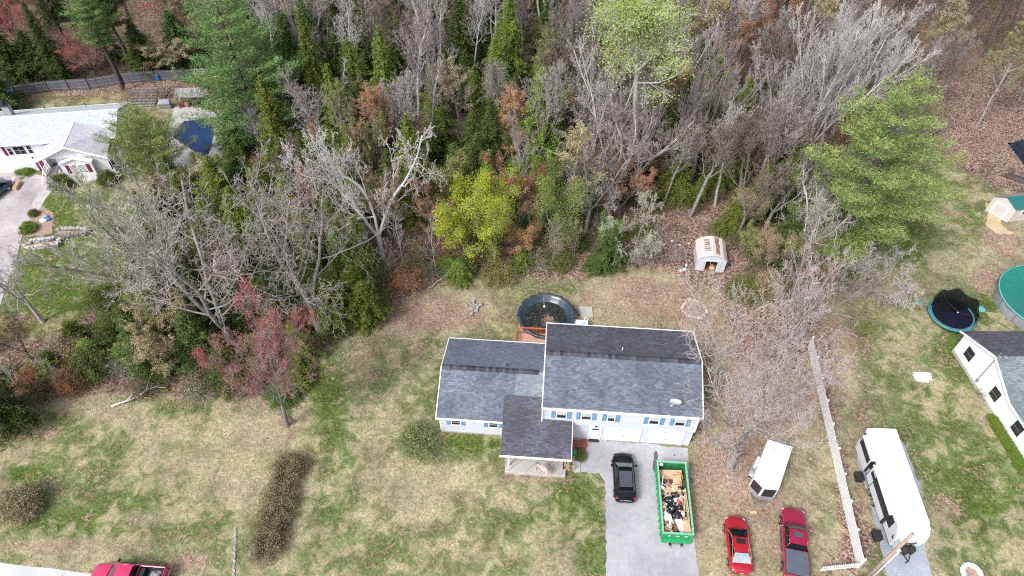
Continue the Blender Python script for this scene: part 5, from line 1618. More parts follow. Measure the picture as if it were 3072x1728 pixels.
cr = at(317, 1677, 1.15)
rr2 = at(519, 1697, 1.15)
tk2 = thing('pickup_truck', 'bright pinkish red pickup truck with an open bed parked on the white road', 'pickup truck', (-30.3, 19.35, 0), rad(90 - 4))
pickup(tk2, 'pinkred', bed='open')
MB().box(-.825, .825, -2.85, -.885, .72, .76).build('bed_floor', 'black', tk2)
MB().box(-.828, -.80, -2.85, -.885, .77, 1.2).box(.80, .828, -2.85, -.885, .77, 1.2).build('bed_liner', 'black', tk2)
MB().tube([(-.78, 1.36, 1.15), (0, 1.46, 1.2), (.78, 1.36, 1.15)], .03, 5).build('wiper', 'black', tk2)
TM = Matrix.Translation(tk2.location) @ Matrix.Rotation(tk2.rotation_euler.z, 4, 'Z')
for k, (nm, lab, p, sz, m__) in enumerate((('bucket', 'white bucket lying in the bed of the pinkish red pickup', (-.2, -1.9, .95), (.5, .5, .3), 'white'), ('toolbox', 'dark toolbox behind the cab of the pinkish red pickup', (0, -1.15, .95), (1.5, .4, .38), 'dkmetal'),
                                           ('cooler', 'blue plastic box in the bed of the pinkish red pickup', (-.5, -1.5, .93), (.5, .35, .3), 'blue'), ('plastic_sheet', 'crumpled clear plastic sheet in the bed of the pinkish red pickup', (.25, -2.1, .9), (.9, .8, .2), 'alu'),
                                           ('light_bar', 'white bar lying along the bed of the pinkish red pickup', (.15, -2.35, 1.0), (.12, .75, .1), 'white'))):
    if nm == 'bucket':
        o = MB().lathe([(0, 0), (.2, 0), (.26, .34), (.24, .34), (.19, .04), (0, .04)], 16).build(nm, m__)
    elif nm == 'plastic_sheet':
        b_ = MB().patch((-.45, -.4, 0), (.45, -.4, .05), (.45, .4, 0), (-.45, .4, .06), 8, 8, (0, 0, .22))
        r = random.Random(2)
        b_.v = [(x + r.uniform(-.03, .03), y + r.uniform(-.03, .03), z + r.uniform(-.03, .05)) for x, y, z in b_.v]
        o = b_.build(nm, m__)
    else:
        o = MB().obox((0, 0, 0), sz).obox((0, 0, sz[2] / 2 + .015), (sz[0] * .9, sz[1] * .9, .03)).build(nm, m__, None, bevel=.02)
    o.matrix_world = TM @ Matrix.Translation((p[0], p[1], p[2] - (.18 if nm in ('bucket', 'plastic_sheet') else 0)))
    tag(o, lab, nm.replace('_', ' '))

bc = thing('sedan', 'dark blue car cut by the left edge on the white ranch house driveway', 'car', at(-14, 588), rad(160))
body(bc, [(-2.35, .66, .74, .78, .40), (-2.2, .82, .90, .95, .34), (-1.9, .90, .96, 1.02, .28), (0, .92, .95, 1.0, .26), (1.3, .91, .90, .98, .27), (1.9, .86, .8, .9, .30), (2.35, .6, .62, .7, .4)], 'carblue')
cabin(bc, 'carblue', -1.8, -1.05, .28, 1.12, .97, 1.43, .80, .60, front='carglass')
mirrors(bc, 'carblue', .92, .72, 1.0)
for s in (-1, 1):
    MB().obox((s * .66, 2.06, .68), (.28, .2, .1), (.35, 0, s * -.55)).build('headlight', 'sash', bc, bevel=.03)
    MB().obox((s * .66, -2.26, .84), (.36, .12, .12), (-.2, 0, s * .25)).build('taillight', 'taillamp', bc, bevel=.03)
    for y in (-1.4, 1.4):
        wheel(bc, s * .83, y, .33, .21, s)

# ---------------------------------------------------------------- long white camper trailer
r0, r1 = at(2602, 1284, 3.25), at(2693, 1560, 3.25)
q0 = at(2687, 1288, 3.25)
ax = (r0 - r1).normalized()
rvang = math.atan2(ax.y, ax.x) - math.pi / 2
Wd = 2.5
Lr = (r0 - r1).length
rv = thing('camper_trailer', 'long white camper trailer with black slide-out panels parked on blue gravel', 'camper', (r0.x, r0.y, 0), rvang)
# local: origin at rear left roof corner, x to the right, y towards the rear (0) and front (-L)
LF = -Lr
prof = [(.0, .75), (.0, 3.2), (.02, 3.25), (LF, 3.25), (LF - .55, 3.05), (LF - .95, 2.5), (LF - 1.12, 1.8), (LF - 1.05, .75)]
MB().prism([(0, y, z) for y, z in prof][::-1], (Wd, 0, 0)).build('body', 'rvwhite', rv, bevel=.06)
MB().prism([(-.012, LF - .95, .8), (-.012, LF - 1.0, 1.7), (-.012, LF - .8, 2.4), (-.012, LF - .3, 2.95), (-.012, -.05, 2.95), (-.012, -.05, .8)], (.01, 0, 0)).build('side_panel', 'rvside', rv)
MB().prism([(-.03, LF - .88, 1.55), (-.03, LF - .45, 2.75), (-.03, -.1, 2.75), (-.03, -.1, 1.55)], (.016, 0, 0)).build('side_stripe', 'rvgrey', rv)
MB().box(.12, Wd - .12, LF - .9, -.05, .45, .74).build('chassis', 'dkmetal', rv)
mb = MB().box(-.34, -.04, -2.9, -.5, .85, 2.75)
sl = mb.build('slide_out', 'rvside', rv, bevel=.03)
MB().box(-.352, -.342, -2.75, -.65, 1.95, 2.65).box(-.33, -.06, -2.94, -2.902, .9, 2.7).build('slide_trim', 'rvgrey', sl)
MB().box(-.36, -.03, -2.95, -.45, 2.76, 2.82).build('slide_awning', 'rvside', sl)
mb = MB().box(-.24, -.04, -7.6, -3.3, .85, 2.7)
sl = mb.build('slide_out', 'rvgrey', rv, bevel=.03)
MB().box(-.262, -.242, -7.4, -4.4, .95, 1.75).box(-.262, -.242, -4.3, -3.4, 1.0, 2.6).build('slide_panel', 'rvside', sl)
for y in (-4.2, -6.6):
    MB().box(-.266, -.243, y - .6, y + .6, 1.95, 2.45).build('pane', 'glass', sl)
MB().box(-.27, -.03, -7.65, -3.25, 2.71, 2.78).build('slide_awning', 'rvwhite', sl)
for k, (y0, y1, z0, z1) in enumerate(((-8.2, -7.75, 1.0, 1.5), (-8.95, -8.3, .95, 2.75), (-10.0, -9.55, 1.3, 2.75))):
    MB().box(-.07, -.034, y0, y1, z0, z1).build('hatch', 'rvside', rv, bevel=.015)
for y in (-4.6, -5.5):
    o = wheel(rv, .02, y, .36, .22, -1)
for y in (-3.2, -8.4):
    MB().box(-.85, -.25, y - .38, y + .38, .05, .5).box(-.9, -.2, y - .42, y + .42, .5, .56).build('storage_box', 'black', rv, bevel=.04)
MB().box(.9, 1.55, -3.9, -3.3, 3.26, 3.36).build('roof_vent', 'rvside', rv, bevel=.03)
MB().tube([(1.1, -4.0, 3.28), (1.15, -4.6, 3.28), (1.35, -4.8, 3.28)], .02, 5).build('roof_cable', 'white', rv)
MB().box(.7, .95, -6.3, -6.1, 3.26, 3.33).build('roof_hatch', 'rvside', rv)
MB().box(Wd + .01, Wd + .4, -2.5, -1.9, 2.4, 2.5).build('awning_arm', 'offwhite', rv)
MB().tube([(.55, LF - 1.0, .6), (Wd / 2, LF - 2.25, .55), (Wd - .55, LF - 1.0, .6)], .06, 6).tube([(Wd / 2, LF - 2.2, .55), (Wd / 2, LF - 2.2, .02)], .05, 6).build('hitch', 'dkmetal', rv)
mb = MB().lathe([(0, 0), (.34, 0), (.36, .5), (.2, .65), (0, .65)], 14, (Wd / 2 - .2, LF - 1.45, .6)).lathe([(0, 0), (.3, 0), (.32, .45), (.2, .6), (0, .6)], 14, (Wd / 2 + .35, LF - 1.4, .6))
mb.build('gas_bottle_cover', 'black', rv, True)
# emblem and lettering on the nose
nx = Euler((rad(-90 + 162), 0, 0))
ell = MB()
for s, rr3, th0, th1 in ((1, 1, 200, 345), (1, .82, 205, 340), (1, .9, 20, 60)):
    pts = [(Wd / 2 + .62 * rr3 * math.cos(rad(t)), 0, .26 * rr3 * math.sin(rad(t))) for t in range(th0, th1, 8)]
    ell.tube(pts, .035, 5)
eo = ell.build('emblem', 'dkmetal', rv)
eo.location = (0, LF - 1.14, 1.62)
eo.rotation_euler = (rad(-6), 0, 0)
glyphs('GREY WOLF', .27, mat('pale_lettering', (.55, .57, .6), .5), rv, (Wd / 2, LF - 1.06, 2.12), (rad(76), 0, 0), 'lettering', .02)

# ---------------------------------------------------------------- white cargo trailer with V-nose
zt = 2.35
bl_, br_, fr_, nm_, fl_ = at(2304, 1318, zt), at(2378, 1341, zt), at(2336, 1470, zt), at(2291, 1466, zt), at(2260, 1433, zt)
ct = thing('cargo_trailer', 'white V-nosed cargo trailer with two black front panels under the bare tree', 'trailer', (bl_.x, bl_.y, 0))
o0 = Vector((bl_.x, bl_.y, 0))
ring = [p - o0 for p in (bl_, fl_, nm_, fr_, br_)]
down = Vector((0, 0, -1.98))
MB().prism([p - Vector((0, 0, .06)) for p in ring], down).build('body', 'trailer', ct)
rf = MB()
rf.prism([p for p in ring], (0, 0, -.055))
cen = sum(ring, Vector()) / 5
rf.add([tuple(p * .96 + cen * .04 + Vector((0, 0, .003))) for p in ring] + [tuple(p * .55 + cen * .45 + Vector((0, 0, .06))) for p in ring], [(i, (i + 1) % 5, 5 + (i + 1) % 5, 5 + i) for i in range(5)] + [(5, 6, 7, 8, 9)])
rf.build('roof', 'rvwhite', ct)
for a, b_ in ((fl_ - o0, nm_ - o0), (nm_ - o0, fr_ - o0)):
    d = (b_ - a).normalized()
    n = Vector((d.y, -d.x, 0))
    if n.y > 0:
        n = -n
    a2, b2 = a + d * .1, b_ - d * .12
    MB().prism([a2 + Vector((0, 0, -.10)), b2 + Vector((0, 0, -.10)), b2 + Vector((0, 0, -1.38)), a2 + Vector((0, 0, -1.38))], n * .02).build('black_panel', 'dkmetal', ct)
    MB().prism([a + Vector((0, 0, -1.42)), b_ + Vector((0, 0, -1.42)), b_ + Vector((0, 0, -2.03)), a + Vector((0, 0, -2.03))], n * .025).build('stone_guard', 'alu', ct)
sd_ = (fl_ - bl_).normalized()
sn_ = Vector((sd_.y, -sd_.x, 0))
if sn_.x > 0:
    sn_ = -sn_
mid = (bl_ - o0).lerp(fl_ - o0, .55)
MB().prism([mid - sd_ * .95 + Vector((0, 0, -1.55)), mid + sd_ * .95 + Vector((0, 0, -1.55)), mid + sd_ * .8 + Vector((0, 0, -1.35)), mid - sd_ * .8 + Vector((0, 0, -1.35))], sn_ * .35).build('fender', 'alu', ct)
MB().prism([mid - sd_ * .5 + Vector((0, 0, -.25)), mid + sd_ * .35 + Vector((0, 0, -.25)), mid + sd_ * .35 + Vector((0, 0, -1.1)), mid - sd_ * .5 + Vector((0, 0, -1.1))], sn_ * .28).build('spare_wheel_cover', 'trailer', ct, bevel=.08)
for t in (-.45, .45):
    c = mid + sd_ * t + sn_ * .18
    T = Matrix.Translation((c.x, c.y, .34)) @ Matrix.Rotation(math.atan2(sn_.y, sn_.x), 4, 'Z') @ Matrix.Rotation(rad(90), 4, 'Y')
    MB().lathe([(.18, -.1), (.34, -.1), (.34, .1), (.18, .1)], 20, T=T).build('wheel', 'black', ct, True)
fw = ((fl_ + fr_) / 2 - (bl_ + br_) / 2).normalized()
np_ = nm_ - o0
tip = Vector((np_.x, np_.y, .5)) + Vector((*fw.xy, 0)) * .85
MB().tube([Vector(((fl_ - o0).x, (fl_ - o0).y, .48)), tip, Vector(((fr_ - o0).x, (fr_ - o0).y, .48))], .05, 6).tube([tip, tip + Vector((0, 0, .35))], .05, 6).tube([tip + Vector((.1, .1, .1)), tip + Vector((.1, .1, -.48))], .04, 6).build('hitch', 'metal', ct)
MB().tube([Vector((np_.x - .5, np_.y, .9)), Vector((np_.x, np_.y - .35, .6)), tip + Vector((0, .2, .1))], .025, 5).build('cable', 'black', ct)
o = MB().box(-.3, .3, -.12, .12, 0, .12).box(-.25, .25, -.1, .1, .121, .2).build('wood_block', 'tanwood')
o.location = o0 + Vector((tip.x - .1, tip.y - .35, 0))
tag(o, 'short pale timber blocks on the ground at the cargo trailer hitch', 'timber block')

# ---------------------------------------------------------------- green roll-off dumpster and its load
D1, D2, D3, D4 = at(1972, 1384, 1.55), at(2057, 1388, 1.55), at(2081, 1602, 1.55), at(1989, 1601, 1.55)
dc_ = (D1 + D2 + D3 + D4) / 4
dax = ((D1 + D2) / 2 - (D3 + D4) / 2)
DL, DW = dax.length, 2.46
dang = math.atan2(dax.y, dax.x) - math.pi / 2
dp = thing('dumpster', 'long green roll-off dumpster heaped with rubbish on the driveway', 'dumpster', (dc_.x, dc_.y, 0), dang)
a, b_ = DW / 2, DL / 2
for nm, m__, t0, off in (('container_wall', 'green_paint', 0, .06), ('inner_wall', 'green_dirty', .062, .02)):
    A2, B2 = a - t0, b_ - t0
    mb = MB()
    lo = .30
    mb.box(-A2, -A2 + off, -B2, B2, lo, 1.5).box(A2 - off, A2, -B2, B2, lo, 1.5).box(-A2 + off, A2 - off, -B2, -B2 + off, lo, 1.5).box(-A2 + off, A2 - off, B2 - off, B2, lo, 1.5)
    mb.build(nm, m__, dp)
mb = MB()
mb.box(-a - .05, -a + .09, -b_ - .05, b_ + .05, 1.5, 1.62).box(a - .09, a + .05, -b_ - .05, b_ + .05, 1.5, 1.62).box(-a + .09, a - .09, -b_ - .05, -b_ + .09, 1.5, 1.62).box(-a + .09, a - .09, b_ - .09, b_ + .05, 1.5, 1.62)
mb.build('top_rail', mat('worn_green_rim', (.10, .38, .20), .5, scale=5, c2=(.30, .55, .40), fine=.15), dp)
mb = MB()
for k in range(11):
    y = -b_ + .3 + k * (DL - .6) / 10
    for s in (-1, 1):
        mb.box(min(s * a, s * (a + .09)), max(s * a, s * (a + .09)), y - .05, y + .05, .32, 1.499)
for x in (-.85, -.28, .28, .85):
    mb.box(x - .05, x + .05, -b_ - .1, -b_, .45, 1.499)
mb.box(-a, a, -b_ - .28, -b_ - .0, .30, .44)
mb.build('side_rib', 'green_paint', dp)
MB().box(-a + .05, a - .05, -b_ + .05, b_ - .05, .2, .3).box(-.55, -.4, -b_ - .45, b_, .02, .2).box(.4, .55, -b_ - .45, b_, .02, .2).build('floor_frame', 'dkmetal', dp)
for x in (-.48, .48):
    MB().lathe([(.05, -.06), (.11, -.06), (.11, .06), (.05, .06)], 12, T=Matrix.Translation((x, -b_ - .5, .13)) @ Matrix.Rotation(rad(90), 4, 'Y')).build('ground_roller', 'metal', dp)
MB().tube([(-.4, -b_ - .3, .3), (0, -b_ - .42, .4), (.4, -b_ - .3, .3)], .03, 6).build('hook_bar', 'rust', dp)
for x in (-.72, .0, .72):
    MB().obox((x, -b_ - .075, 1.22), (.28, .01, .16)).build('sticker', 'white', dp)
# load (each piece of rubbish that can be told apart is its own thing)
DM = Matrix.Translation((dc_.x, dc_.y, 0)) @ Matrix.Rotation(dang, 4, 'Z')
dw = lambda x, y, z: DM @ Vector((x, y, z))
rs = random.Random(21)
hp_ = MB()
pal = ['offwhite', 'dkmetal', 'tanwood', 'white', 'cardboard', 'wood_brown', 'sash', 'redp']
heap = {k: MB() for k in pal}
for i in range(760):
    y = rs.uniform(-b_ + .25, 1.5)
    x = rs.uniform(-a + .2, a - .2)
    z = .95 + .2 * math.sin(x * 3 + y) + rs.uniform(-.1, .14) - (.25 if y > 1 else 0)
    heap[rs.choices(pal, (6, 6, 4, 5, 3, 3, 4, .5))[0]].obox((x, y, z), (rs.uniform(.06, .4), rs.uniform(.03, .28), rs.uniform(.02, .12)), (rs.uniform(-.6, .6), rs.uniform(-.6, .6), rs.uniform(0, 3.1)))
rub = thing('mixed_rubbish', 'mixed broken rubbish heaped in the green dumpster between the black bags', 'rubbish')
rub['kind'] = 'stuff'
for k, mbk in heap.items():
    o = mbk.build('scrap', k, rub)
    o.matrix_world = DM
MB().box(-a + .1, a - .1, -b_ + .1, 1.9, .31, .85).build('rubble_base', 'bark_dark', rub).matrix_world = DM
ITEMS = []
def item(mb, nm, m__, lab, cat, group=None, smooth=False, bevel=0.0):
    o = mb.build(nm, m__, None, smooth, bevel=bevel)
    o.matrix_world = DM
    tag(o, lab, cat, group)
    return o


def lumpy(c, s, seed, n=14, m=9):
    r = random.Random(seed)
    ph = [r.uniform(0, 6.28) for _ in range(6)]
    mb = MB()
    for i in range(m + 1):
        v = math.pi * i / m
        for j in range(n):
            t = 2 * math.pi * j / n
            k = 1 + .13 * math.sin(3 * t + ph[0] + 2 * v) + .09 * math.sin(5 * t + ph[1] - 3 * v) + .07 * math.sin(7 * v + ph[2] + 2 * t) + r.uniform(-.05, .05)
            mb.v.append((c[0] + s[0] * k * math.sin(v) * math.cos(t), c[1] + s[1] * k * math.sin(v) * math.sin(t), c[2] + s[2] * (k if v < 1.6 else 1) * math.cos(v)))
    mb.f = [(i * n + j, (i + 1) * n + j, (i + 1) * n + (j + 1) % n, i * n + (j + 1) % n) for i in range(m) for j in range(n)]
    return mb


for k, (x, y, s, lab) in enumerate(((.15, .35, .36, 'black rubbish bag near the middle of the dumpster, topmost of the bags'), (-.42, -.15, .42, 'large shiny black rubbish bag by the dumpster left wall'), (-.25, -.85, .40, 'black rubbish bag just below the large shiny bag'),
                                    (.42, -.75, .30, 'small black rubbish bag left of the long planks'), (.05, -1.45, .44, 'black rubbish bag nearest the dumpster lower end'), (-.5, -1.15, .28, 'small black rubbish bag against the dumpster left wall'), (.55, .95, .26, 'small black rubbish bag in the upper right of the load'))):
    item(lumpy((x, y, 1.12), (s, s * .8, .28), 40 + k), 'rubbish_bag', 'bag', lab, 'rubbish bag', 'black rubbish bags in the dumpster', True)
item(MB().obox((-.05, b_ - 1.15, .72), (2.0, 1.5, .04), (rad(14), rad(-4), 0)), 'cardboard_sheet', 'cardboard', 'large flattened brown cardboard at the upper end of the dumpster', 'cardboard')
item(MB().obox((-.2, b_ - 2.1, .62), (1.9, 1.1, .05), (rad(-6), rad(5), .2)), 'panel', 'wood_brown', 'dark brown wood panel under the cardboard in the dumpster', 'panel')
for k, (x, y, z, sx, sy, sz, rot, lab) in enumerate(((.45, b_ - 1.5, 1.05, .75, .95, .1, (.2, .1, .1), 'tan plastic chair seat lying on the cardboard in the dumpster'), (.2, b_ - 2.35, 1.12, .75, .8, .3, (.1, -.1, -.1), 'open tan cardboard box below the chair seat in the dumpster'),
                                                     (.85, -b_ + .75, 1.22, .55, 1.1, .22, (0, .05, .05), 'upright tan carton in the lower right corner of the dumpster'), (-.45, .75, 1.2, .6, .45, .22, (.2, .2, .5), 'crushed pale carton left of the black bags in the dumpster'), (-.95, -b_ + .75, 1.12, .3, .8, .2, (0, 0, .3), 'narrow tan box in the lower left corner of the dumpster'))):
    mb = MB().obox((x, y, z), (sx, sy, sz), rot)
    if k in (0,):
        mb.obox((x - .02, y + .02, z + .09), (sx * .55, sy * .5, .05), rot)
        mb.tube([(x - .35, y + .55, z), (x, y + .7, z + .1), (x + .4, y + .5, z)], .05, 6)
    item(mb, ('chair_seat' if k == 0 else 'carton'), 'tanwood' if k in (0, 2) else 'cardboard', lab, 'chair seat' if k == 0 else 'carton', None if k == 0 else 'tan cartons in the dumpster', bevel=.03)
for k, (x0, y0, x1, y1, w, lab) in enumerate(((.55, 1.0, .72, -1.5, .05, 'longest pale plank crossing the dumpster load'), (.98, .9, 1.05, -1.2, .09, 'plank lying along the dumpster right wall'), (.62, -1.9, .85, -.1, .06, 'thin plank crossing the longest plank in the dumpster'), (.88, .4, .98, -2.2, .07, 'plank second from the dumpster right wall'), (1.08, -.9, 1.0, -2.6, .06, 'short plank low on the dumpster right wall'), (-.98, .9, -.8, 1.9, .05, 'short white stick by the dumpster left wall'))):
    w *= .5
    item(MB().prism([(x0 - w, y0, 1.3), (x0 + w, y0, 1.3), (x1 + w, y1, 1.42), (x1 - w, y1, 1.42)], (0, 0, .04)), 'plank', 'tanwood' if k < 5 else 'white', lab, 'plank', 'planks in the dumpster')
item(MB().tube([(-.95, 1.9, 1.1), (-.6, 2.0, 1.15), (-.3, 1.6, 1.15), (-.35, 1.2, 1.1), (-.15, .8, 1.1)], .025, 6), 'cord', 'orange', 'orange cord curving on the left of the dumpster load', 'cord')
item(MB().tube([(.5, 1.2, 1.15), (.75, 1.6, 1.2), (.95, 1.9, 1.15), (.9, 2.3, 1.1), (.6, 2.4, 1.1)], .035, 6), 'cord', 'orange', 'orange hose looped on the right of the dumpster load', 'cord')
mb = MB()
for p, q in (((-.95, 1.4), (-.35, .95)), ((-.35, .95), (-.6, .5)), ((-.6, .5), (-1.0, .9)), ((-1.0, .9), (-.95, 1.4))):
    mb.tube([(p[0], p[1], 1.2), (q[0], q[1], 1.2)], .035, 5)
item(mb, 'metal_frame', 'sash', 'pale metal window frame on the left of the dumpster load', 'frame')
item(MB().obox((.35, -b_ + .9, 1.15), (.6, 1.2, .05), (.05, .05, .35)), 'board', 'offwhite', 'long off-white board at the lower end of the dumpster', 'board')
item(MB().obox((-.65, -b_ + 1.4, 1.18), (.6, .6, .18), (.2, 0, .3)).obox((-.75, -b_ + 1.9, 1.15), (.5, .35, .2), (0, .2, .8)), 'foam_block', 'white', 'white foam pieces in the lower left of the dumpster', 'foam')
item(lumpy((.4, -.25, 1.2), (.12, .22, .1), 77), 'red_jug', 'redp', 'small red plastic jug beside the black bags in the dumpster', 'jug')
item(lumpy((-.95, .9, 1.25), (.2, .16, .1), 78), 'white_jug', 'white', 'white plastic jug by the dumpster left wall', 'jug')
item(MB().obox((-.3, -b_ + .6, 1.1), (.9, .6, .1), (.1, .1, .4)).tube([(-.6, -b_ + .5, 1.2), (-.1, -b_ + .9, 1.2)], .03), 'drawer_front', 'wood_brown', 'dark brown drawer front at the lower end of the dumpster', 'drawer')
item(lumpy((-a + .35, b_ - .25, 1.5), (.16, .12, .14), 79), 'white_rag', 'white', 'white rag caught on the upper left corner of the dumpster', 'rag')

# ================================================================ trees
def perp(d, r):
    a = Vector((r.uniform(-1, 1), r.uniform(-1, 1), r.uniform(-1, 1)))
    a = a - d * a.dot(d)
    return a.normalized() if a.length > 1e-4 else Vector((1, 0, 0))


def skeleton(seed, H=16, r0=.26, fork=.3, leaders=1, lead_ang=18, nl=14, ang=48, llen=.36, up=.10, gnarl=.10, n2=7, n3=6, n4=3, rt=.014, droop=0.0, lf=1.0, bare=0.0):
    """a leafless tree: (thick wood, fine wood, tips)"""
    R = random.Random(seed)
    thick, thin = MB(), MB()
    tips = []

    def grow(p, d, L, r, lvl):
        n = {0: 7, 1: 6, 2: 4, 3: 3, 4: 2}[lvl]
        pts, rs = [p.copy()], [r]
        g = gnarl * (1, 1, 1.3, 1.5, 1.6)[lvl]
        u = up * (.4, 1, 1, .7, .4)[lvl]
        end = r * (.35, .22, .3, .5, .7)[lvl]
        for i in range(n):
            d = (d + Vector((R.gauss(0, g), R.gauss(0, g), R.gauss(0, g) + u - droop * (lvl > 1)))).normalized()
            p = p + d * (L / n)
            pts.append(p.copy())
            rs.append(max(rt, r + (end - r) * (i + 1) / n))
        if lvl <= 1:
            thick.tube(pts, rs, 7 if lvl == 0 else 5, False)
        else:
            thin.tube(pts, rs, 3, False)
        if lvl >= 3 or (lvl == 2 and n3 == 0):
            tips.append(pts[-1])
            tips.append(pts[-2])
        cnt = (nl, n2, n3, n4, 0)[lvl]
        if not cnt:
            return
        t0 = (fork if leaders == 1 else .12, .22, .15, .15)[lvl]
        if lvl == 0 and leaders == 1 and bare:
            t0 = bare
        for k in range(cnt):
            t = t0 + (1 - t0) * ((k + R.random() * .8) / cnt)
            x = t * n
            i = min(n - 1, int(x))
            q = pts[i].lerp(pts[i + 1], x - i)
            dd = (pts[i + 1] - pts[i]).normalized()
            a = rad((ang, ang * .95, ang, ang * 1.1)[lvl] * R.uniform(.65, 1.25))
            s = perp(dd, R)
            if lvl == 0:
                ph = k * 2.4 + R.uniform(-.4, .4)
                s = Vector((math.cos(ph), math.sin(ph), 0))
                s = (s - dd * s.dot(dd)).normalized()
                a *= (1.15 - .5 * t)
            nd_ = (dd * math.cos(a) + s * math.sin(a)).normalized()
            if lvl == 0:
                l2 = H * llen * lf * (1.1 - .75 * ((t - t0) / (1 - t0)) ** 1.3) * R.uniform(.75, 1.15)
            else:
                l2 = L * (0, .50, .50, .48)[lvl] * (1.15 - .55 * t) * R.uniform(.6, 1.2)
            rr = (r + (end - r) * t) * (.50, .45, .55, .7)[lvl]
            grow(q, nd_, l2, max(rt, rr), lvl + 1)

    if leaders == 1:
        grow(Vector((0, 0, -.1)), Vector((0, 0, 1)), H, r0, 0)
    else:
        hz = H * fork
        pts = [Vector((0, 0, -.1)), Vector((R.uniform(-.1, .1), R.uniform(-.1, .1), hz * .5)), Vector((R.uniform(-.2, .2), R.uniform(-.2, .2), hz))]
        thick.tube(pts, [r0 * 1.25, r0 * .95, r0 * .85], 8, False)
        for k in range(leaders):
            ph = 2 * math.pi * k / leaders + R.uniform(-.5, .5)
            a = rad(lead_ang * R.uniform(.5, 1.3))
            d = Vector((math.cos(ph) * math.sin(a), math.sin(ph) * math.sin(a), math.cos(a)))
            grow(pts[-1] - Vector((0, 0, .3)) if k else pts[-1], d, (H - hz) * R.uniform(.85, 1.05), r0 * .72 / math.sqrt(leaders) * 1.25, 0)
    return thick, thin, np.array([tuple(t) for t in tips])


def cards(P, n, size, spread, seed, aspect=.55, flat=0.0, dirs=None):
    """leaf-sized triangles scattered round the points P"""
    g = np.random.default_rng(seed)
    C = np.repeat(P, n, axis=0) + g.normal(0, spread, (len(P) * n, 3))
    N = len(C)
    a = g.normal(0, 1, (N, 3))
    if dirs is not None:
        a = a * .75 + np.repeat(dirs, n, axis=0) * 1.2
    a[:, 2] *= (1 - flat)
    a /= np.linalg.norm(a, axis=1)[:, None] + 1e-9
    b = g.normal(0, 1, (N, 3))
    b[:, 2] *= (1 - flat)
    b -= a * (a * b).sum(1)[:, None]
    b /= np.linalg.norm(b, axis=1)[:, None] + 1e-9
    s = size * g.uniform(.6, 1.3, (N, 1))
    v = np.stack([C - a * s * .5 - b * s * aspect * .5, C - a * s * .5 + b * s * aspect * .5, C + a * s * .6 + b * s * .1], 1)
    return v.reshape(-1, 3), np.arange(N * 3).reshape(-1, 3)


def mb_mesh(mb, name, m_, smooth=True):
    k = len(mb.f[0])
    me_ = np_mesh(name, np.array(mb.v), np.array([f for f in mb.f if len(f) == k]), m_)
    if smooth:
        me_.polygons.foreach_set('use_smooth', np.ones(len(me_.polygons), bool))
    return me_


PROTO = {}


def proto_bare(name, leafn=0, leafsize=.1, spread=.12, tipfrac=1.0, flat=0.0, **kw):
    th, tn, tips = skeleton(**kw)
    parts = [('trunk', mb_mesh(th, name + '_trunk', 'bark_grey'), 'bark'), ('crown', mb_mesh(tn, name + '_crown', 'twig_grey'), 'twig')]
    if leafn:
        g = np.random.default_rng(kw['seed'])
        P = tips[g.random(len(tips)) < tipfrac] if tipfrac < 1 else tips
        v, f = cards(P, leafn, leafsize, spread, kw['seed'], flat=flat)
        parts.append(('leaves', np_mesh(name + '_leaves', v, f, 'bud_tan'), 'leaf'))
    zmax = float(tips[:, 2].max())
    print(name, round(zmax, 1))
    rmax = float(np.percentile(np.hypot(tips[:, 0], tips[:, 1]), 93))
    PROTO[name] = (parts, zmax, rmax)


def proto_conifer(name, seed, H=12, R=3, start=.06, nb=300, power=.85, droop=.25, size=.24, dens=26, tuft=.16):
    g = random.Random(seed)
    wood = MB()
    wood.tube([(0, 0, -.1), (0, 0, H * .5), (0, 0, H * .97)], [H * .014 + .05, H * .009 + .03, .015], 7, False)
    P, Dr = [], []
    for i in range(nb):
        t = (i + g.random()) / nb
        z = H * (start + (1 - start) * (1 - (1 - t) ** 1.0))
        k = (z / H - start) / (1 - start)
        L = R * ((1 - k) ** power) * g.uniform(.50, 1.12) * (1 + .22 * math.sin(i * 2.39996 * 2 + z * 1.7 + seed) + .16 * math.sin(z * 3.1 + i * 2.39996 * 3)) + .12
        if k < .12:
            L *= .6 + 3.3 * k
        ph = i * 2.39996 + g.uniform(-.3, .3)
        d = Vector((math.cos(ph), math.sin(ph), 0))
        n = max(2, int(L / .20))
        zz0 = z
        pts = []
        for j in range(n + 1):
            s = j / n
            pts.append(Vector((d.x * L * s, d.y * L * s, zz0 + L * (.18 * s - droop * 1.6 * s * s))))
        if L > 1.2 and i % 3 == 0:
            wood.tube([pts[0], pts[n // 2], pts[-1]], [.03, .02, .01], 3, False)
        side = Vector((-d.y, d.x, 0))
        for j in range(1, n + 1):
            s = j / n
            w = .16 * L * (1.15 - s) + .08
            m = 1 + int(w / .16)
            for q in range(-m, m + 1):
                if g.random() < .75:
                    P.append(pts[j] + side * (q / m * w) + d * (-abs(q) / m * w * .6) + Vector((0, 0, g.uniform(-.05, .05))))
                    Dr.append(d * .8 + side * (q / m) + Vector((0, 0, -.25)))
    P = np.array([tuple(p) for p in P])
    Dr = np.array([tuple(p) for p in Dr])
    k = max(1, int(dens * 1000 / len(P)))
    if len(P) * k > dens * 1400:
        idx = np.random.default_rng(seed).choice(len(P), int(dens * 1000), replace=False)
        P, Dr, k = P[idx], Dr[idx], 1
    v, f = cards(P, k, size, tuft * .6, seed, .42, .35, Dr)
    PROTO[name] = ([('trunk', mb_mesh(wood, name + '_trunk', 'bark_brown'), 'bark'), ('crown', np_mesh(name + '_crown', v, f, 'hemlock'), 'leaf')], H, R)


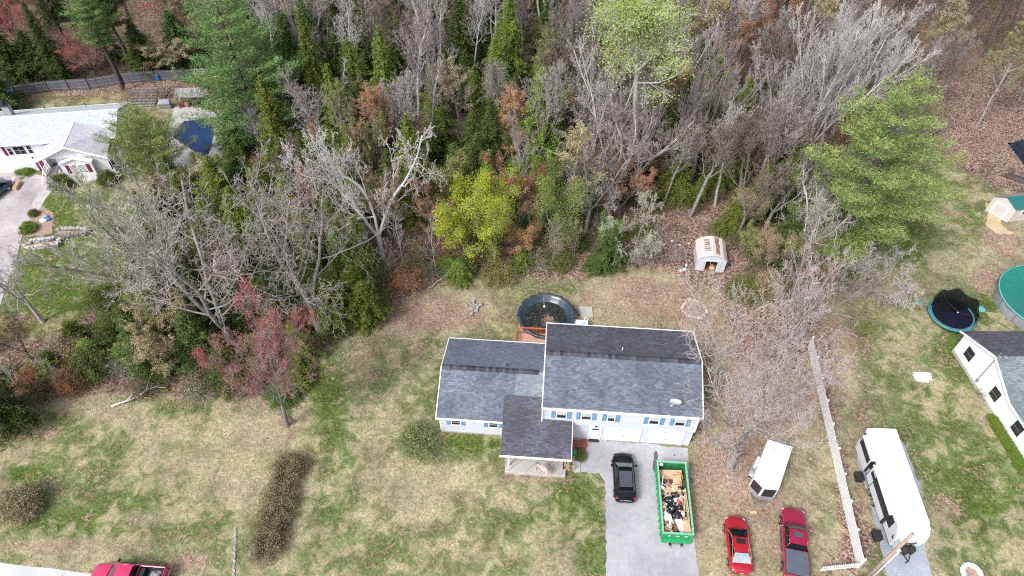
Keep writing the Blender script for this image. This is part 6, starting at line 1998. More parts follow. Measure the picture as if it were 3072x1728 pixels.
def proto_pine(name, seed, H=18, R=7, start=.12, whorls=17, per=6, clump=46, size=.30, top_r=.35, gap=0.0):
    g = random.Random(seed)
    wood = MB()
    tp = [Vector((0, 0, -.1))]
    for i in range(1, 9):
        tp.append(Vector((g.uniform(-.12, .12), g.uniform(-.12, .12), H * i / 8 * .98)))
    wood.tube(tp, [(.34 - .31 * i / 8) * H / 18 for i in range(9)], 8, False)
    P, Dr = [], []
    for w in range(whorls):
        k = w / (whorls - 1)
        z = H * (start + (1 - start) * (k ** .95) * .985)
        prof = math.sin(min(1, (k + .28) / .62) * math.pi / 2) if k < .34 else (1 - ((k - .34) / .66) ** 1.5 * (1 - top_r * .5))
        for b in range(per if k < .85 else per - 1):
            ph = w * 1.1 + 2 * math.pi * b / per + g.uniform(-.3, .3)
            L = R * max(.10, prof) * g.uniform(.55, 1.15)
            if k > .93:
                L = R * .14 * g.uniform(.7, 1.2)
            if g.random() < gap * (1 - k):
                L *= .45
            d = Vector((math.cos(ph), math.sin(ph), 0))
            rise = g.uniform(-.06, .12) + .30 * k
            pts = []
            n = 7
            for j in range(n + 1):
                s = j / n
                pts.append(Vector((d.x * L * s, d.y * L * s, z + L * (rise * s - .16 * s * (1 - s) * 2 + .10 * s * s))) + Vector((g.uniform(-.08, .08), g.uniform(-.08, .08), 0)) * (j > 0))
            wood.tube(pts, [max(.012, .05 * (1 - j / n) * L / R + .015) for j in range(n + 1)], 3, False)
            side = Vector((-d.y, d.x, 0))
            m = max(3, int(L / .34))
            for j in range(m + 1):
                s = .30 + .72 * j / m
                x = min(s, 1) * n
                i = min(n - 1, int(x))
                q = pts[i].lerp(pts[i + 1], x - i)
                wd_ = L * .22 * math.sin(min(1, (1.08 - s) / .5) * math.pi / 2) + .06
                cnt = 1 + int(wd_ / .30)
                for c in range(-cnt, cnt + 1):
                    if g.random() < .86:
                        P.append(q + side * (c / cnt * wd_ + g.uniform(-.08, .08)) + d * (-abs(c) / cnt * wd_ * .35) + Vector((0, 0, g.uniform(0, .14))))
                        Dr.append(d * .6 + side * (c / cnt * .6) + Vector((0, 0, .55)))
    P = np.array([tuple(p) for p in P])
    Dr = np.array([tuple(p) for p in Dr])
    n = max(4, int(clump * 1000 / len(P)))
    v, f = cards(P, n, size, .15, seed, .20, .1, Dr)
    PROTO[name] = ([('trunk', mb_mesh(wood, name + '_trunk', 'bark_dark'), 'bark'), ('crown', np_mesh(name + '_crown', v, f, 'pine'), 'leaf')], H, R)


def proto_shrub(name, seed, R=1.6, H=1.6, stems=60, leaves=60, size=.07, spread=.12, sub=5):
    g = random.Random(seed)
    wood = MB()
    tips = []
    for i in range(stems):
        ph = g.uniform(0, 6.28)
        e = math.acos(g.uniform(.0, 1)) if i % 2 else g.uniform(.2, 1.45)
        d = Vector((math.cos(ph) * math.sin(e), math.sin(ph) * math.sin(e), math.cos(e)))
        L = g.uniform(.75, 1.05)
        p = Vector((g.uniform(-.15, .15), g.uniform(-.15, .15), -.05))
        end = Vector((d.x * R * L, d.y * R * L, d.z * H * L))
        mid = p.lerp(end, .5) + Vector((0, 0, .12))
        wood.tube([p, mid, end], [.02, .014, .008], 3, False)
        for q in range(sub):
            t = g.uniform(.35, 1)
            b = (p.lerp(mid, t * 2) if t < .5 else mid.lerp(end, t * 2 - 1))
            e2 = b + (perp(d, g) * .6 + d * .5) * g.uniform(.2, .45)
            e2.z = max(e2.z, .03)
            wood.tube([b, e2], [.01, .007], 3, False)
            tips.append(e2)
            tips.append(b.lerp(e2, .5))
    P = np.array([tuple(p) for p in tips])
    v, f = cards(P, leaves, size, spread, seed)
    v[:, 2] = np.maximum(v[:, 2], .01)
    PROTO[name] = ([('stems', mb_mesh(wood, name + '_stems', 'twig_brown'), 'twig'), ('foliage', np_mesh(name + '_foliage', v, f, 'shrub_br'), 'leaf')], H, R)


B = dict
proto_bare('bare_a', seed=11, H=16, r0=.22, fork=.38, nl=17, ang=46, llen=.30, up=.16, n2=8, n3=6, n4=3)
proto_bare('bare_b', seed=12, H=16, r0=.24, fork=.25, leaders=3, lead_ang=20, nl=8, ang=42, llen=.26, up=.15, n2=7, n3=6, n4=3)
proto_bare('bare_c', seed=13, H=16, r0=.20, fork=.5, nl=15, ang=50, llen=.24, up=.12, n2=7, n3=6, n4=3)
proto_bare('fan', seed=14, H=14, r0=.24, fork=.30, leaders=5, lead_ang=26, nl=8, ang=28, llen=.30, up=.14, gnarl=.06, n2=7, n3=6, n4=3)
proto_bare('spread', seed=15, H=18, r0=.36, fork=.22, leaders=3, lead_ang=20, nl=10, ang=62, llen=.40, up=.10, gnarl=.10, n2=7, n3=5, n4=3)
proto_bare('oak', seed=16, H=16, r0=.42, fork=.20, leaders=3, lead_ang=30, nl=10, ang=58, llen=.40, up=.10, gnarl=.27, n2=7, n3=5, n4=2, rt=.022)
proto_bare('lone', seed=17, H=18, r0=.36, fork=.18, leaders=4, lead_ang=24, nl=11, ang=56, llen=.42, up=.09, gnarl=.11, n2=8, n3=6, n4=3, rt=.0145)
proto_bare('sapling', seed=18, H=9, r0=.07, fork=.2, nl=14, ang=42, llen=.3, up=.14, n2=5, n3=4, n4=0, rt=.012)
proto_bare('tangle', seed=19, H=8, r0=.16, fork=.2, leaders=4, lead_ang=45, nl=8, ang=60, llen=.42, up=.0, gnarl=.2, n2=8, n3=6, n4=3, droop=.10)
proto_bare('bud_a', seed=21, leafn=2, leafsize=.13, H=15, r0=.20, fork=.35, nl=16, ang=46, llen=.30, up=.15, n2=7, n3=6, n4=3)
proto_bare('bud_b', seed=22, leafn=2, leafsize=.13, H=13, r0=.18, fork=.25, leaders=3, lead_ang=24, nl=9, ang=44, llen=.34, up=.13, n2=7, n3=6, n4=3)
proto_bare('redbud', seed=23, leafn=3, leafsize=.09, spread=.18, tipfrac=.5, H=13, r0=.22, fork=.20, leaders=4, lead_ang=26, nl=10, ang=50, llen=.36, up=.12, n2=7, n3=6, n4=3)
proto_bare('leafy_a', seed=24, leafn=4, leafsize=.115, spread=.34, tipfrac=.8, H=9, r0=.12, fork=.12, leaders=3, lead_ang=20, nl=10, ang=46, llen=.32, up=.12, n2=6, n3=5, n4=2)
proto_bare('leafy_b', seed=25, leafn=3, leafsize=.14, spread=.24, H=9, r0=.10, fork=.10, leaders=3, lead_ang=18, nl=10, ang=44, llen=.30, up=.12, n2=6, n3=5, n4=2)
proto_bare('poplar', seed=26, leafn=5, leafsize=.115, spread=.34, H=20, r0=.26, fork=.5, nl=16, ang=48, llen=.27, up=.10, n2=8, n3=6, n4=2, bare=.66)
proto_bare('snag', seed=27, H=13, r0=.20, fork=.15, nl=34, ang=80, llen=.13, up=-.02, gnarl=.12, n2=5, n3=0, n4=0)
proto_conifer('hem_a', 31, 12, 3.0, .04, 230, .8, .30, dens=24)
proto_conifer('hem_b', 32, 10, 3.2, .03, 200, .65, .34, dens=22)
proto_conifer('hem_c', 33, 14, 3.0, .30, 260, .85, .28, dens=26)
proto_conifer('ced_a', 34, 12, 2.4, .02, 420, .62, .10, size=.20, dens=34)
proto_conifer('ced_b', 35, 10, 2.6, .02, 380, .75, .14, size=.20, dens=32)
proto_conifer('bushy', 36, 5, 2.8, .01, 150, .45, .22, dens=18)
proto_pine('pine_a', 41, 20, 7.6, .10, 17, 6, 62)
proto_pine('pine_b', 42, 20, 8.0, .08, 13, 6, 62, gap=.35)
proto_pine('pine_c', 43, 11, 6.0, .12, 11, 6, 40, size=.26)
proto_pine('pine_h', 44, 20, 3.6, .50, 10, 6, 30, size=.26)
proto_shrub('shrub_a', 51, 1.7, 1.7, 80, 11, .11, .20, 6)
proto_shrub('shrub_b', 52, 1.2, 1.3, 60, 22, .10, .12, 6)
proto_shrub('brush_s', 53, 1.4, 1.5, 46, 2, .09, .12, 5)

TREES = []           # (x, y) of every plant already set


def plant(kind, x, y, H, label, cat, name, mats, group=None, wide=None, rz=None, lean=(0, 0), R=None):
    parts, h0, r0 = PROTO[kind]
    sz = H / h0
    sw = sz if R is None else R / r0
    if wide:
        sw *= wide
    o = thing(name, label, cat, (x, y, 0), 0, group)
    rz = random.uniform(0, 6.28) if rz is None else rz
    o.rotation_euler = (lean[0], lean[1], 0)
    for nm, me_, role in parts:
        c = bpy.data.objects.new(nm, me_)
        COL.objects.link(c)
        c.parent = o
        c.scale = (sw, sw, sz)
        c.rotation_euler = (0, 0, rz)
        m__ = mats.get(role)
        if m__:
            c.material_slots[0].link = 'OBJECT'
            c.material_slots[0].material = M[m__]
    TREES.append((x, y))
    return o


def hgt(bx, by, ty):
    p = at(bx, by)
    v = (864 - ty) / FPX
    return CH - p.y * (SN - v * CS) / (CS + v * SN)


def hero(kind, bx, by, ty, label, name, bark, twig, leaf=None, R=None, cat='tree', lean=(0, 0), group=None, rz=None):
    p = at(bx, by)
    return plant(kind, p.x, p.y, max(1.5, hgt(bx, by, ty)), label, cat, name, dict(bark=bark, twig=twig, leaf=leaf), group, None, rz, lean, R)


BG, BP, BB, BD = 'bark_grey', 'bark_pale', 'bark_brown', 'bark_dark'
TG, TP, TB, TN = 'twig_grey', 'twig_pale', 'twig_brown', 'twig_green'
hero('pine_a', 792, 440, -50, 'huge bright green white pine towering behind the blue pool', 'pine_tree', BD, None, 'pine', 8.2)
hero('pine_c', 492, 552, 325, 'small pale green pine between the white ranch house and blue pool', 'pine_tree', BB, None, 'pine_pale', 5.0)
hero('pine_b', 2490, 770, 240, 'huge light green pine leaning over the right lawn', 'pine_tree', BB, None, 'pine_pale', 9.6)
hero('pine_h', 375, 272, -40, 'tall pine with bare dark trunk rising from the plank fence', 'pine_tree', BD, None, 'pine', 3.4)
hero('pine_h', 400, 212, -90, 'tall dark pine with a thick bare trunk behind the plank fence', 'pine_tree', BD, None, 'hemlock', 3.6)
hero('hem_a', 985, 400, 15, 'tall narrow dark green conifer right of the huge bright pine', 'hemlock_tree', BB, None, 'cedar', 2.7)
hero('hem_a', 925, 375, 40, 'dark conifer squeezed between the huge bright pine and narrow conifer', 'hemlock_tree', BB, None, 'hemlock', 3.4)
hero('ced_a', 1085, 360, 120, 'pointed yellow-green cedar right of the grey dead snag', 'cedar_tree', BB, None, 'cedar', 3.0)
hero('ced_b', 1148, 400, 235, 'shorter yellow-green cedar leaning out below the pointed cedar', 'cedar_tree', BB, None, 'cedar', 3.2)
hero('snag', 1040, 410, 150, 'grey dead snag with short broken side branches', 'dead_tree', BP, TP, None, 2.2)
hero('hem_a', 1262, 262, 25, 'dark conifer left of the white twin-stemmed tree at the top', 'hemlock_tree', BB, None, 'hemlock', 2.6)
hero('ced_a', 1530, 310, -30, 'bright green narrow cedar at the top middle', 'cedar_tree', BB, None, 'cedar', 2.8)
hero('hem_b', 1490, 345, 110, 'broad green conifer left of the bright narrow cedar', 'hemlock_tree', BB, None, 'cedar', 3.4)
hero('hem_c', 1617, 533, 205, 'cone shaped green conifer on a bare grey trunk in mid woods', 'hemlock_tree', BP, None, 'cedar', 3.7)
hero('leafy_a', 1662, 750, 530, 'small fresh green tree at the wood edge above the black pool', 'young_tree', BG, TG, 'leaf_lime', 2.9)
hero('leafy_a', 1480, 790, 540, 'brilliant yellow-green maple at the edge of the woods', 'maple_tree', BG, TG, 'leaf_yellow', 2.7)
hero('leafy_b', 1395, 800, 545, 'sparser yellow-green maple left of the brilliant maple', 'maple_tree', BG, TG, 'leaf_yellow', 3.6)
hero('leafy_b', 1325, 650, 455, 'rounded olive tree above the sparser yellow-green maple', 'maple_tree', BG, TG, 'bud_olive', 3.4)
hero('leafy_b', 1560, 770, 660, 'low orange-brown budding tree right of the brilliant maple', 'young_tree', BG, TB, 'bud_rust', 2.2)
hero('oak', 1150, 785, 345, 'great gnarled pale bare oak in front of the woods', 'oak_tree', 'bark_oak', 'bark_oak', None, 6.9)
hero('spread', 967, 1005, 450, 'tall bare grey tree between the pale oak and the red maple', 'bare_tree', BG, TG, None, 6.6)
hero('spread', 712, 1062, 560, 'great bare tree with thick grey trunk left of the red maple', 'bare_tree', BG, TG, None, 7.6, rz=1.0, lean=(0, -.05))
hero('fan', 590, 985, 540, 'broad bare tree with pale greenish twigs leaning over the left lawn', 'bare_tree', BG, TN, None, 7.2, lean=(0, -.13))
hero('redbud', 862, 1276, 870, 'red budding maple standing alone at the front lawn edge', 'maple_tree', BG, TG, 'bud_red', 4.4, lean=(0, .15))
hero('lone', 2190, 1402, 900, 'wide bare grey tree standing over the white cargo trailer', 'bare_tree', BG, 'twig_lone', None, 6.5, lean=(0, -.05))
hero('bare_b', 2330, 1085, 760, 'bare brown tree with many thin stems left of the picket fence end', 'bare_tree', BG, 'twig_lone', None, 4.4, lean=(0, -.08))
hero('bare_b', 2400, 1010, 760, 'lower bare brown tree at the upper end of the picket fence', 'bare_tree', BG, TB, None, 5.5)
hero('tangle', 2590, 900, 740, 'small bare tree with hanging pale branches below the light pine', 'bare_tree', BG, TP, None, 4.4)
hero('oak', 2375, 815, 520, 'pale forked bare tree just left of the light green pine', 'bare_tree', BP, TP, None, 3.8)
hero('bare_c', 2425, 810, 555, 'slender bare tree with greenish twigs in front of the light pine', 'bare_tree', BP, TN, None, 3.2)
hero('fan', 2372, 565, -20, 'very tall white-twigged bare tree at the upper right', 'bare_tree', BP, TP, None, 5.8)
hero('fan', 2480, 440, 20, 'wide pale bare tree right of the very tall white-twigged tree', 'bare_tree', BP, TP, None, 6.4)
hero('bare_c', 2325, 530, 60, 'straight pale bare tree left of the very tall white-twigged tree', 'bare_tree', BP, TP, None, 3.6)
hero('bare_c', 2238, 480, 190, 'thin pale birch-like tree with a small crown at upper right', 'bare_tree', BP, TP, None, 2.6)
hero('fan', 2065, 565, 100, 'fan shaped brown-grey bare tree right of the pale green poplar', 'bare_tree', BG, TG, None, 4.8)
hero('bud_b', 2210, 300, 15, 'round olive and rust budding tree near the top right', 'budding_tree', BB, TB, 'bud_rust', 5.2)
hero('poplar', 1856, 560, -60, 'tall white-stemmed poplar with pale green new leaves', 'poplar_tree', BP, TP, 'leaf_pale', 5.6)
hero('bare_b', 1805, 560, 70, 'white-twigged bare tree just left of the pale green poplar', 'bare_tree', BP, TP, None, 5.0)
hero('spread', 1822, 620, 290, 'broad bare tree with thick grey trunk below the poplar', 'bare_tree', BP, TG, None, 6.6)
hero('bare_b', 1320, 335, -50, 'white twin-stemmed bare tree at the top left of centre', 'bare_tree', BP, TP, None, 3.4)
hero('bare_c', 1418, 292, -70, 'straight white bare tree right of the twin-stemmed tree', 'bare_tree', BP, TP, None, 3.6)
hero('bare_a', 1250, 510, 250, 'thin pale bare tree behind the olive rounded tree', 'bare_tree', BP, TP, None, 2.9)
hero('bare_c', 1290, 465, 190, 'slim pale bare tree above the olive rounded tree', 'bare_tree', BP, TG, None, 2.6)
hero('bare_c', 1385, 400, 120, 'slim grey bare tree left of the bare-stemmed cone conifer', 'bare_tree', BG, TG, None, 2.8)
hero('bud_a', 1562, 540, 290, 'brown-twigged leaning tree left of the cone shaped conifer', 'bare_tree', BG, TB, 'bud_rust', 3.4, lean=(0, -.12))
hero('bare_c', 1597, 748, 330, 'long thin tan trunk rising above the brilliant maple', 'bare_tree', BG, TG, None, 2.6)
hero('tangle', 1768, 660, 460, 'drooping dead-looking tree left of the broad thick-trunked tree', 'bare_tree', BP, TP, None, 3.4)
hero('tangle', 1900, 770, 600, 'tangled greyish tree at the edge of the leaf-covered clearing', 'bare_tree', BG, TN, None, 4.2)
hero('tangle', 1960, 790, 690, 'low tangle of pale branches left of the rusty metal shed', 'bare_tree', BG, TG, None, 3.2)
hero('bare_a', 2070, 650, 320, 'dark-stemmed bare tree behind the rusty metal shed', 'bare_tree', BG, TB, None, 3.6)
hero('bare_b', 2210, 720, 380, 'brown bare tree with three stems right of the rusty shed', 'bare_tree', BB, TB, None, 4.2)
hero('oak', 128, 965, 700, 'crooked lichen-pale bare tree at the left edge of the lawn', 'bare_tree', BP, TP, None, 4.2)
hero('hem_b', 40, 1275, 1090, 'dark green conifer at the left edge beside the front lawn', 'hemlock_tree', BB, None, 'hemlock', 3.6)
hero('redbud', 890, 410, 290, 'reddish brown budding tree under the huge bright pine', 'budding_tree', BG, TB, 'bud_rust', 3.6)
hero('redbud', 2240, 240, -30, 'dark red budding tree at the top right edge', 'budding_tree', BG, TB, 'bud_red', 4.2)
hero('redbud', 290, 235, 100, 'pinkish red budding tree behind the plank fence', 'budding_tree', BD, TB, 'bud_red', 4.6)
hero('bud_b', 520, 230, 110, 'golden brown budding tree over the right end of plank fence', 'budding_tree', BD, TB, 'bud_tan', 4.0)
hero('leafy_b', 2578, 1012, 930, 'small yellow-green bush on the right lawn by the picket fence', 'bush', TB, TB, 'bud_olive', 1.5, 'bush')
for k, (bx, by, ty, kd, lf_, R_, lab) in enumerate((
        (760, 1010, 850, 'hem_b', 'hemlock', 3.4, 'dark conifer low behind the red maple'), (870, 1010, 800, 'hem_b', 'hemlock', 3.6, 'dark green conifer behind the red maple crown'),
        (1000, 980, 830, 'bushy', 'cedar', 3.2, 'yellow-green bushy conifer at the yard edge below the oak'), (1080, 930, 800, 'ced_b', 'cedar', 3.0, 'green cedar below the gnarled oak'),
        (1110, 960, 850, 'bushy', 'cedar', 2.6, 'fresh green bushy conifer at the yard edge'), (630, 1100, 940, 'hem_b', 'hemlock', 3.4, 'low dark conifer under the great bare tree'),
        (720, 1150, 1010, 'hem_a', 'hemlock', 3.0, 'dark conifer left of the red maple trunk'), (470, 1110, 950, 'hem_b', 'hemlock', 3.2, 'dark conifer beneath the greenish bare tree'),
        (690, 650, 470, 'ced_a', 'cedar', 2.8, 'yellow-green cedar right of the pool edge'), (740, 600, 440, 'ced_b', 'hemlock', 3.0, 'dark cedar beyond the blue pool corner'),
        (760, 760, 560, 'hem_b', 'cedar', 3.4, 'dense olive conifer behind the left bare trees'), (850, 830, 640, 'hem_a', 'hemlock', 3.4, 'dense dark conifer left of the gnarled oak'),
        (700, 860, 700, 'hem_b', 'hemlock', 3.6, 'dense conifer between the two great left trees'), (900, 700, 520, 'hem_a', 'cedar', 3.0, 'olive conifer behind the tall bare grey tree'),
        (1020, 720, 560, 'hem_b', 'hemlock', 3.4, 'dark conifer close behind the gnarled oak'), (640, 960, 800, 'hem_a', 'hemlock', 3.2, 'dark conifer behind the great left trunk'),
        (560, 900, 760, 'hem_b', 'cedar', 3.2, 'green conifer under the pale greenish twigs'), (1190, 640, 450, 'hem_a', 'hemlock', 3.2, 'dark conifer right behind the gnarled oak'),
        (1080, 560, 400, 'hem_b', 'hemlock', 3.2, 'dark conifer behind the oak top'), (720, 440, 330, 'hem_b', 'hemlock', 3.6, 'dark low conifer under the huge bright pine'),
        (2330, 790, 640, 'hem_b', 'hemlock', 3.4, 'dark conifer behind the pale forked bare tree'), (2300, 640, 480, 'hem_a', 'hemlock', 3.0, 'dark green conifer among bare trees left of light pine'),
        (1825, 790, 690, 'bushy', 'hemlock', 2.4, 'low dark green bush under the tangled greyish tree'), (1640, 640, 540, 'hem_b', 'hemlock', 3.2, 'dark spreading conifer under the cone shaped conifer'),
        (1540, 600, 470, 'hem_a', 'hemlock', 3.2, 'shadowy conifer above the brilliant maple'), (1440, 560, 400, 'hem_a', 'hemlock', 3.4, 'deep green conifer above the sparser maple'),
        (1340, 500, 320, 'hem_a', 'hemlock', 3.4, 'deep green conifer behind slim pale bare trees'), (1400, 320, 150, 'hem_a', 'hemlock', 3.0, 'green conifer right of the straight white tree'),
        (60, 240, 60, 'hem_a', 'hemlock', 4.0, 'near black conifer at the top left edge'), (130, 225, 90, 'hem_b', 'hemlock', 4.0, 'near black conifer behind the left end of plank fence'),
        (20, 330, 180, 'hem_a', 'hemlock', 3.6, 'dark conifer behind the ranch house chimney'), (450, 215, 60, 'hem_a', 'hemlock', 3.4, 'dark ragged conifer behind the middle of the plank fence'),
        (560, 190, 30, 'hem_a', 'hemlock', 3.8, 'dark conifer left of the huge bright pine'), (2020, 600, 470, 'hem_b', 'cedar', 3.0, 'green conifer beneath the fan shaped tree'),
        (1920, 500, 330, 'hem_a', 'hemlock', 3.2, 'dark conifer right of the poplar trunk'), (1700, 480, 320, 'hem_a', 'hemlock', 3.2, 'dark conifer right of the cone shaped conifer'),
        (2150, 560, 430, 'hem_b', 'cedar', 3.0, 'green conifer in the thicket behind the rusty shed'), (2180, 700, 600, 'hem_b', 'cedar', 2.2, 'small green conifer right behind the rusty shed'))):
    hero(kd, bx, by, ty, lab, 'conifer', BB, None, lf_, R_)

# shrubs near the houses and on the lawn
def shrub(kind, px_, py_, H, R, leaf, label, name='shrub', cat='shrub', group=None):
    p = at(px_, py_)
    return plant(kind, p.x, p.y, H, label, cat, name, dict(twig=TG, leaf=leaf), group, None, None, (0, 0), R)


GR = 'brown shrubs in a row on the front lawn'
shrub('shrub_a', 868, 1420, 1.9, 1.75, 'shrub_br', 'uppermost of the brown shrubs merging on the front lawn', group=GR)
shrub('shrub_a', 846, 1500, 1.8, 1.65, 'shrub_br', 'second brown shrub from the top of the front lawn row', group=GR)
shrub('shrub_a', 822, 1570, 1.8, 1.6, 'shrub_br', 'third brown shrub from the top of the front lawn row', group=GR)
shrub('shrub_a', 806, 1640, 1.9, 1.75, 'shrub_br', 'lowest of the brown shrubs merging on the front lawn', group=GR)
shrub('shrub_a', 75, 1520, 1.9, 2.0, 'shrub_br', 'round brown shrub at the left edge of the front lawn')
shrub('shrub_a', 1255, 1335, 1.7, 2.1, 'olive_shrub', 'rounded olive green shrub on the lawn left of the house')
shrub('shrub_b', 190, 562, 1.7, 1.2, 'shrub_gn', 'round olive bush beside the porch steps of the ranch house')
shrub('shrub_b', 328, 552, 1.8, 1.2, 'shrub_gn', 'round yellowish bush at the right corner of the ranch house')
shrub('shrub_b', 78, 517, .6, 1.2, 'bright_gn', 'low green bush by the driveway wall of the ranch house')
shrub('shrub_b', 88, 690, .9, 1.0, 'bright_gn', 'low green clump at the left of the garden bed')
shrub('shrub_b', 103, 645, .7, .6, 'shrub_gn', 'small dark green clump above the garden bed')
shrub('shrub_b', 1738, 1368, .5, .7, 'shrub_gn', 'small green plant at the foot of the porch corner')
shrub('brush_s', 620, 300, 1.6, 1.6, 'bud_rust', 'reddish twiggy shrub behind the lean-to')
shrub('brush_s', 450, 300, 2.2, 2.2, 'bud_rust', 'pinkish twiggy shrub behind the covered grill')
shrub('brush_s', 500, 290, 2.2, 2.4, 'bud_tan', 'tan twiggy shrub between the steps and lean-to')
shrub('brush_s', 395, 300, 2.0, 1.8, 'bud_rust', 'pink-brown shrub behind the timber steps')
ORD_ = ['first', 'second', 'third', 'fourth', 'fifth', 'sixth', 'seventh', 'eighth', 'ninth', 'tenth', 'eleventh', 'twelfth', 'thirteenth', 'fourteenth', 'fifteenth', 'sixteenth']
for k in range(16):
    a = k / 15
    p = at(2975 + 95 * a, 1262 + 150 * a)
    plant('shrub_b', p.x, p.y, .55, f'yellow-green border plant, {ORD_[k]} from the far end of the neighbour house wall', 'border plant', 'border_plant', dict(twig=TB, leaf='bright_gn'), 'border plants along the neighbour house', None, None, (0, 0), .55)
for k in range(5):
    p = at(2958 + 10 * (k % 3), 1140 + 14 * k)
    plant('brush_s', p.x - .4, p.y, 1.8 if k == 2 else 1.1, f'leafy twigs at the neighbour house middle window, {ORD_[k]} from the far side', 'climbing plant', 'climbing_plant', dict(twig=TB, leaf='shrub_gn'), 'climbing twigs at the middle window', None, None, (0, 0), .6)

# ---- the rest of the woods: one plant at a time, its kind by where it stands
def in_poly(x, y, poly):
    c = False
    n = len(poly)
    for i in range(n):
        x1, y1 = poly[i]
        x2, y2 = poly[(i + 1) % n]
        if ((y1 > y) != (y2 > y)) and x < (x2 - x1) * (y - y1) / (y2 - y1) + x1:
            c = not c
    return c


CLEAR = [(1880, 640), (2050, 620), (2120, 640), (2230, 700), (2240, 900), (1700, 900), (1640, 810), (1800, 780)]
YARD_L = [(-300, 262), (60, 262), (640, 215), (690, 330), (690, 560), (560, 600), (430, 620), (300, 900), (150, 1000), (-300, 1040)]
LANDMARKS = [((792, 250), 'the huge bright pine'), ((1120, 600), 'the gnarled oak'), ((1617, 420), 'the cone shaped conifer'), ((1490, 700), 'the brilliant yellow maple'), ((1890, 350), 'the pale poplar'),
             ((2450, 300), 'the white-twigged tall tree'), ((2560, 600), 'the light green pine'), ((2127, 770), 'the rusty shed'), ((860, 1100), 'the red maple'), ((600, 850), 'the great left bare tree'),
             ((370, 230), 'the plank fence'), ((40, 1240), 'the left edge conifer'), ((1530, 150), 'the bright narrow cedar'), ((1020, 250), 'the dead snag'), ((2210, 180), 'the rust budding tree'),
             ((2850, 480), 'the leafy right bank'), ((1370, 130), 'the straight white tree'), ((2180, 1150), 'the tree by the trailer'), ((1640, 650), 'the fresh green small tree'), ((180, 1150), 'the left sapling thicket')]
DESC = {'bare_a': ('bare grey tree', 'bare_tree'), 'bare_b': ('forked bare tree', 'bare_tree'), 'bare_c': ('slim bare tree', 'bare_tree'), 'fan': ('fan-crowned bare tree', 'bare_tree'), 'bud_a': ('budding tree', 'budding_tree'),
        'bud_b': ('forked budding tree', 'budding_tree'), 'hem_a': ('pointed dark conifer', 'conifer'), 'hem_b': ('broad dark conifer', 'conifer'), 'ced_b': ('yellow-green conifer', 'conifer'), 'sapling': ('thin bare sapling', 'sapling'),
        'leafy_b': ('young leafing tree', 'young_tree'), 'bushy': ('low green conifer', 'conifer'), 'tangle': ('drooping bare tree', 'bare_tree'), 'brush_s': ('twiggy shrub', 'shrub')}
FILL = []


def pick(px_, py_, r):
    z = r.random()
    if px_ < 640 and py_ < 300:
        return r.choices(['bud_b', 'bare_a', 'hem_a', 'sapling', 'bare_c'], (4, 4, 1.2, 3, 2))[0]
    if py_ > 930 and px_ < 520:
        return r.choices(['sapling', 'leafy_b', 'bud_b', 'brush_s', 'bushy'], (5, 2.5, 1.5, 3, .7))[0]
    if px_ > 2560:
        return r.choices(['bud_a', 'bare_a', 'bare_b', 'sapling', 'bare_c', 'bushy'], (3, 4, 3, 3, 3, .3))[0]
    if py_ > 760 and px_ < 1300:
        return r.choices(['hem_b', 'bushy', 'bud_b', 'brush_s', 'sapling', 'leafy_b'], (3, 3, 1, 3, 2, 1))[0]
    if py_ > 700:
        return r.choices(['brush_s', 'sapling', 'leafy_b', 'bushy', 'bud_b'], (4, 3, 2, 1.2, 1))[0]
    if px_ < 1000:
        return r.choices(['hem_a', 'hem_b', 'ced_b', 'bare_a', 'bud_a', 'bare_b'], (4, 4, 1, 3, 2, 2))[0]
    if px_ < 1700:
        return r.choices(['hem_a', 'hem_b', 'ced_b', 'bare_a', 'bare_c', 'bud_a', 'bud_b', 'sapling'], (4, 4.5, 1, 2.5, 3, 2.5, 1.5, 1))[0]
    return r.choices(['hem_a', 'hem_b', 'bare_a', 'bare_b', 'bare_c', 'fan', 'bud_a', 'bud_b', 'sapling'], (2, 3, 3, 2, 3, 2, 2, 1.5, 1.5))[0]


rf_ = random.Random(77)
HTS = {'bare_a': (13, 19), 'bare_b': (12, 18), 'bare_c': (13, 19), 'fan': (12, 17), 'bud_a': (11, 17), 'bud_b': (8, 13), 'hem_a': (8, 14), 'hem_b': (6, 10), 'ced_b': (7, 11), 'sapling': (5, 9), 'leafy_b': (4, 7.5), 'bushy': (2.2, 4), 'tangle': (5, 8), 'brush_s': (1.5, 2.8)}
tries = 0
while len(FILL) < 440 and tries < 30000:
    tries += 1
    x, y = rf_.uniform(-90, 92), rf_.uniform(33, 119)
    u, v = topix(x, y)
    if not in_poly(u, v, WOODS) or in_poly(u, v, CLEAR) or in_poly(u, v, YARD_L) or u < -60 or u > 3130 or v < -15:
        continue
    md = 2.75 if 700 < u < 2450 else 3.4
    if u < 640 and v < 300:
        md = 5.4
    if u > 2780 and v > 200:
        if rf_.random() > .12:
            continue
        md = 6
    if any((x - a) ** 2 + (y - b_) ** 2 < md * md * (.45 if i < 95 else 1) for i, (a, b_) in enumerate(TREES)):
        continue
    k = pick(u, v, rf_)
    lo, hi = HTS[k]
    H = rf_.uniform(lo, hi)
    if u < 780 and 430 < v < 800:
        if k not in ('hem_b', 'ced_b', 'bud_b', 'hem_a'):
            k = 'hem_b'
        H = rf_.uniform(3.5, 6.5)
    elif 640 < u < 1010 and v < 720 and v > 330:
        if k in ('bare_a', 'bare_b', 'bud_a', 'bare_c'):
            H *= .58
    elif u < 460 and v > 800:
        H *= .75
    FILL.append((k, x, y, H, u, v))
    TREES.append((x, y))
THICK = [(430, 1120), (430, 800), (560, 600), (1060, 560), (1200, 700), (1200, 830), (1080, 940), (960, 1040), (800, 1140)]
k_ = 0
tries = 0
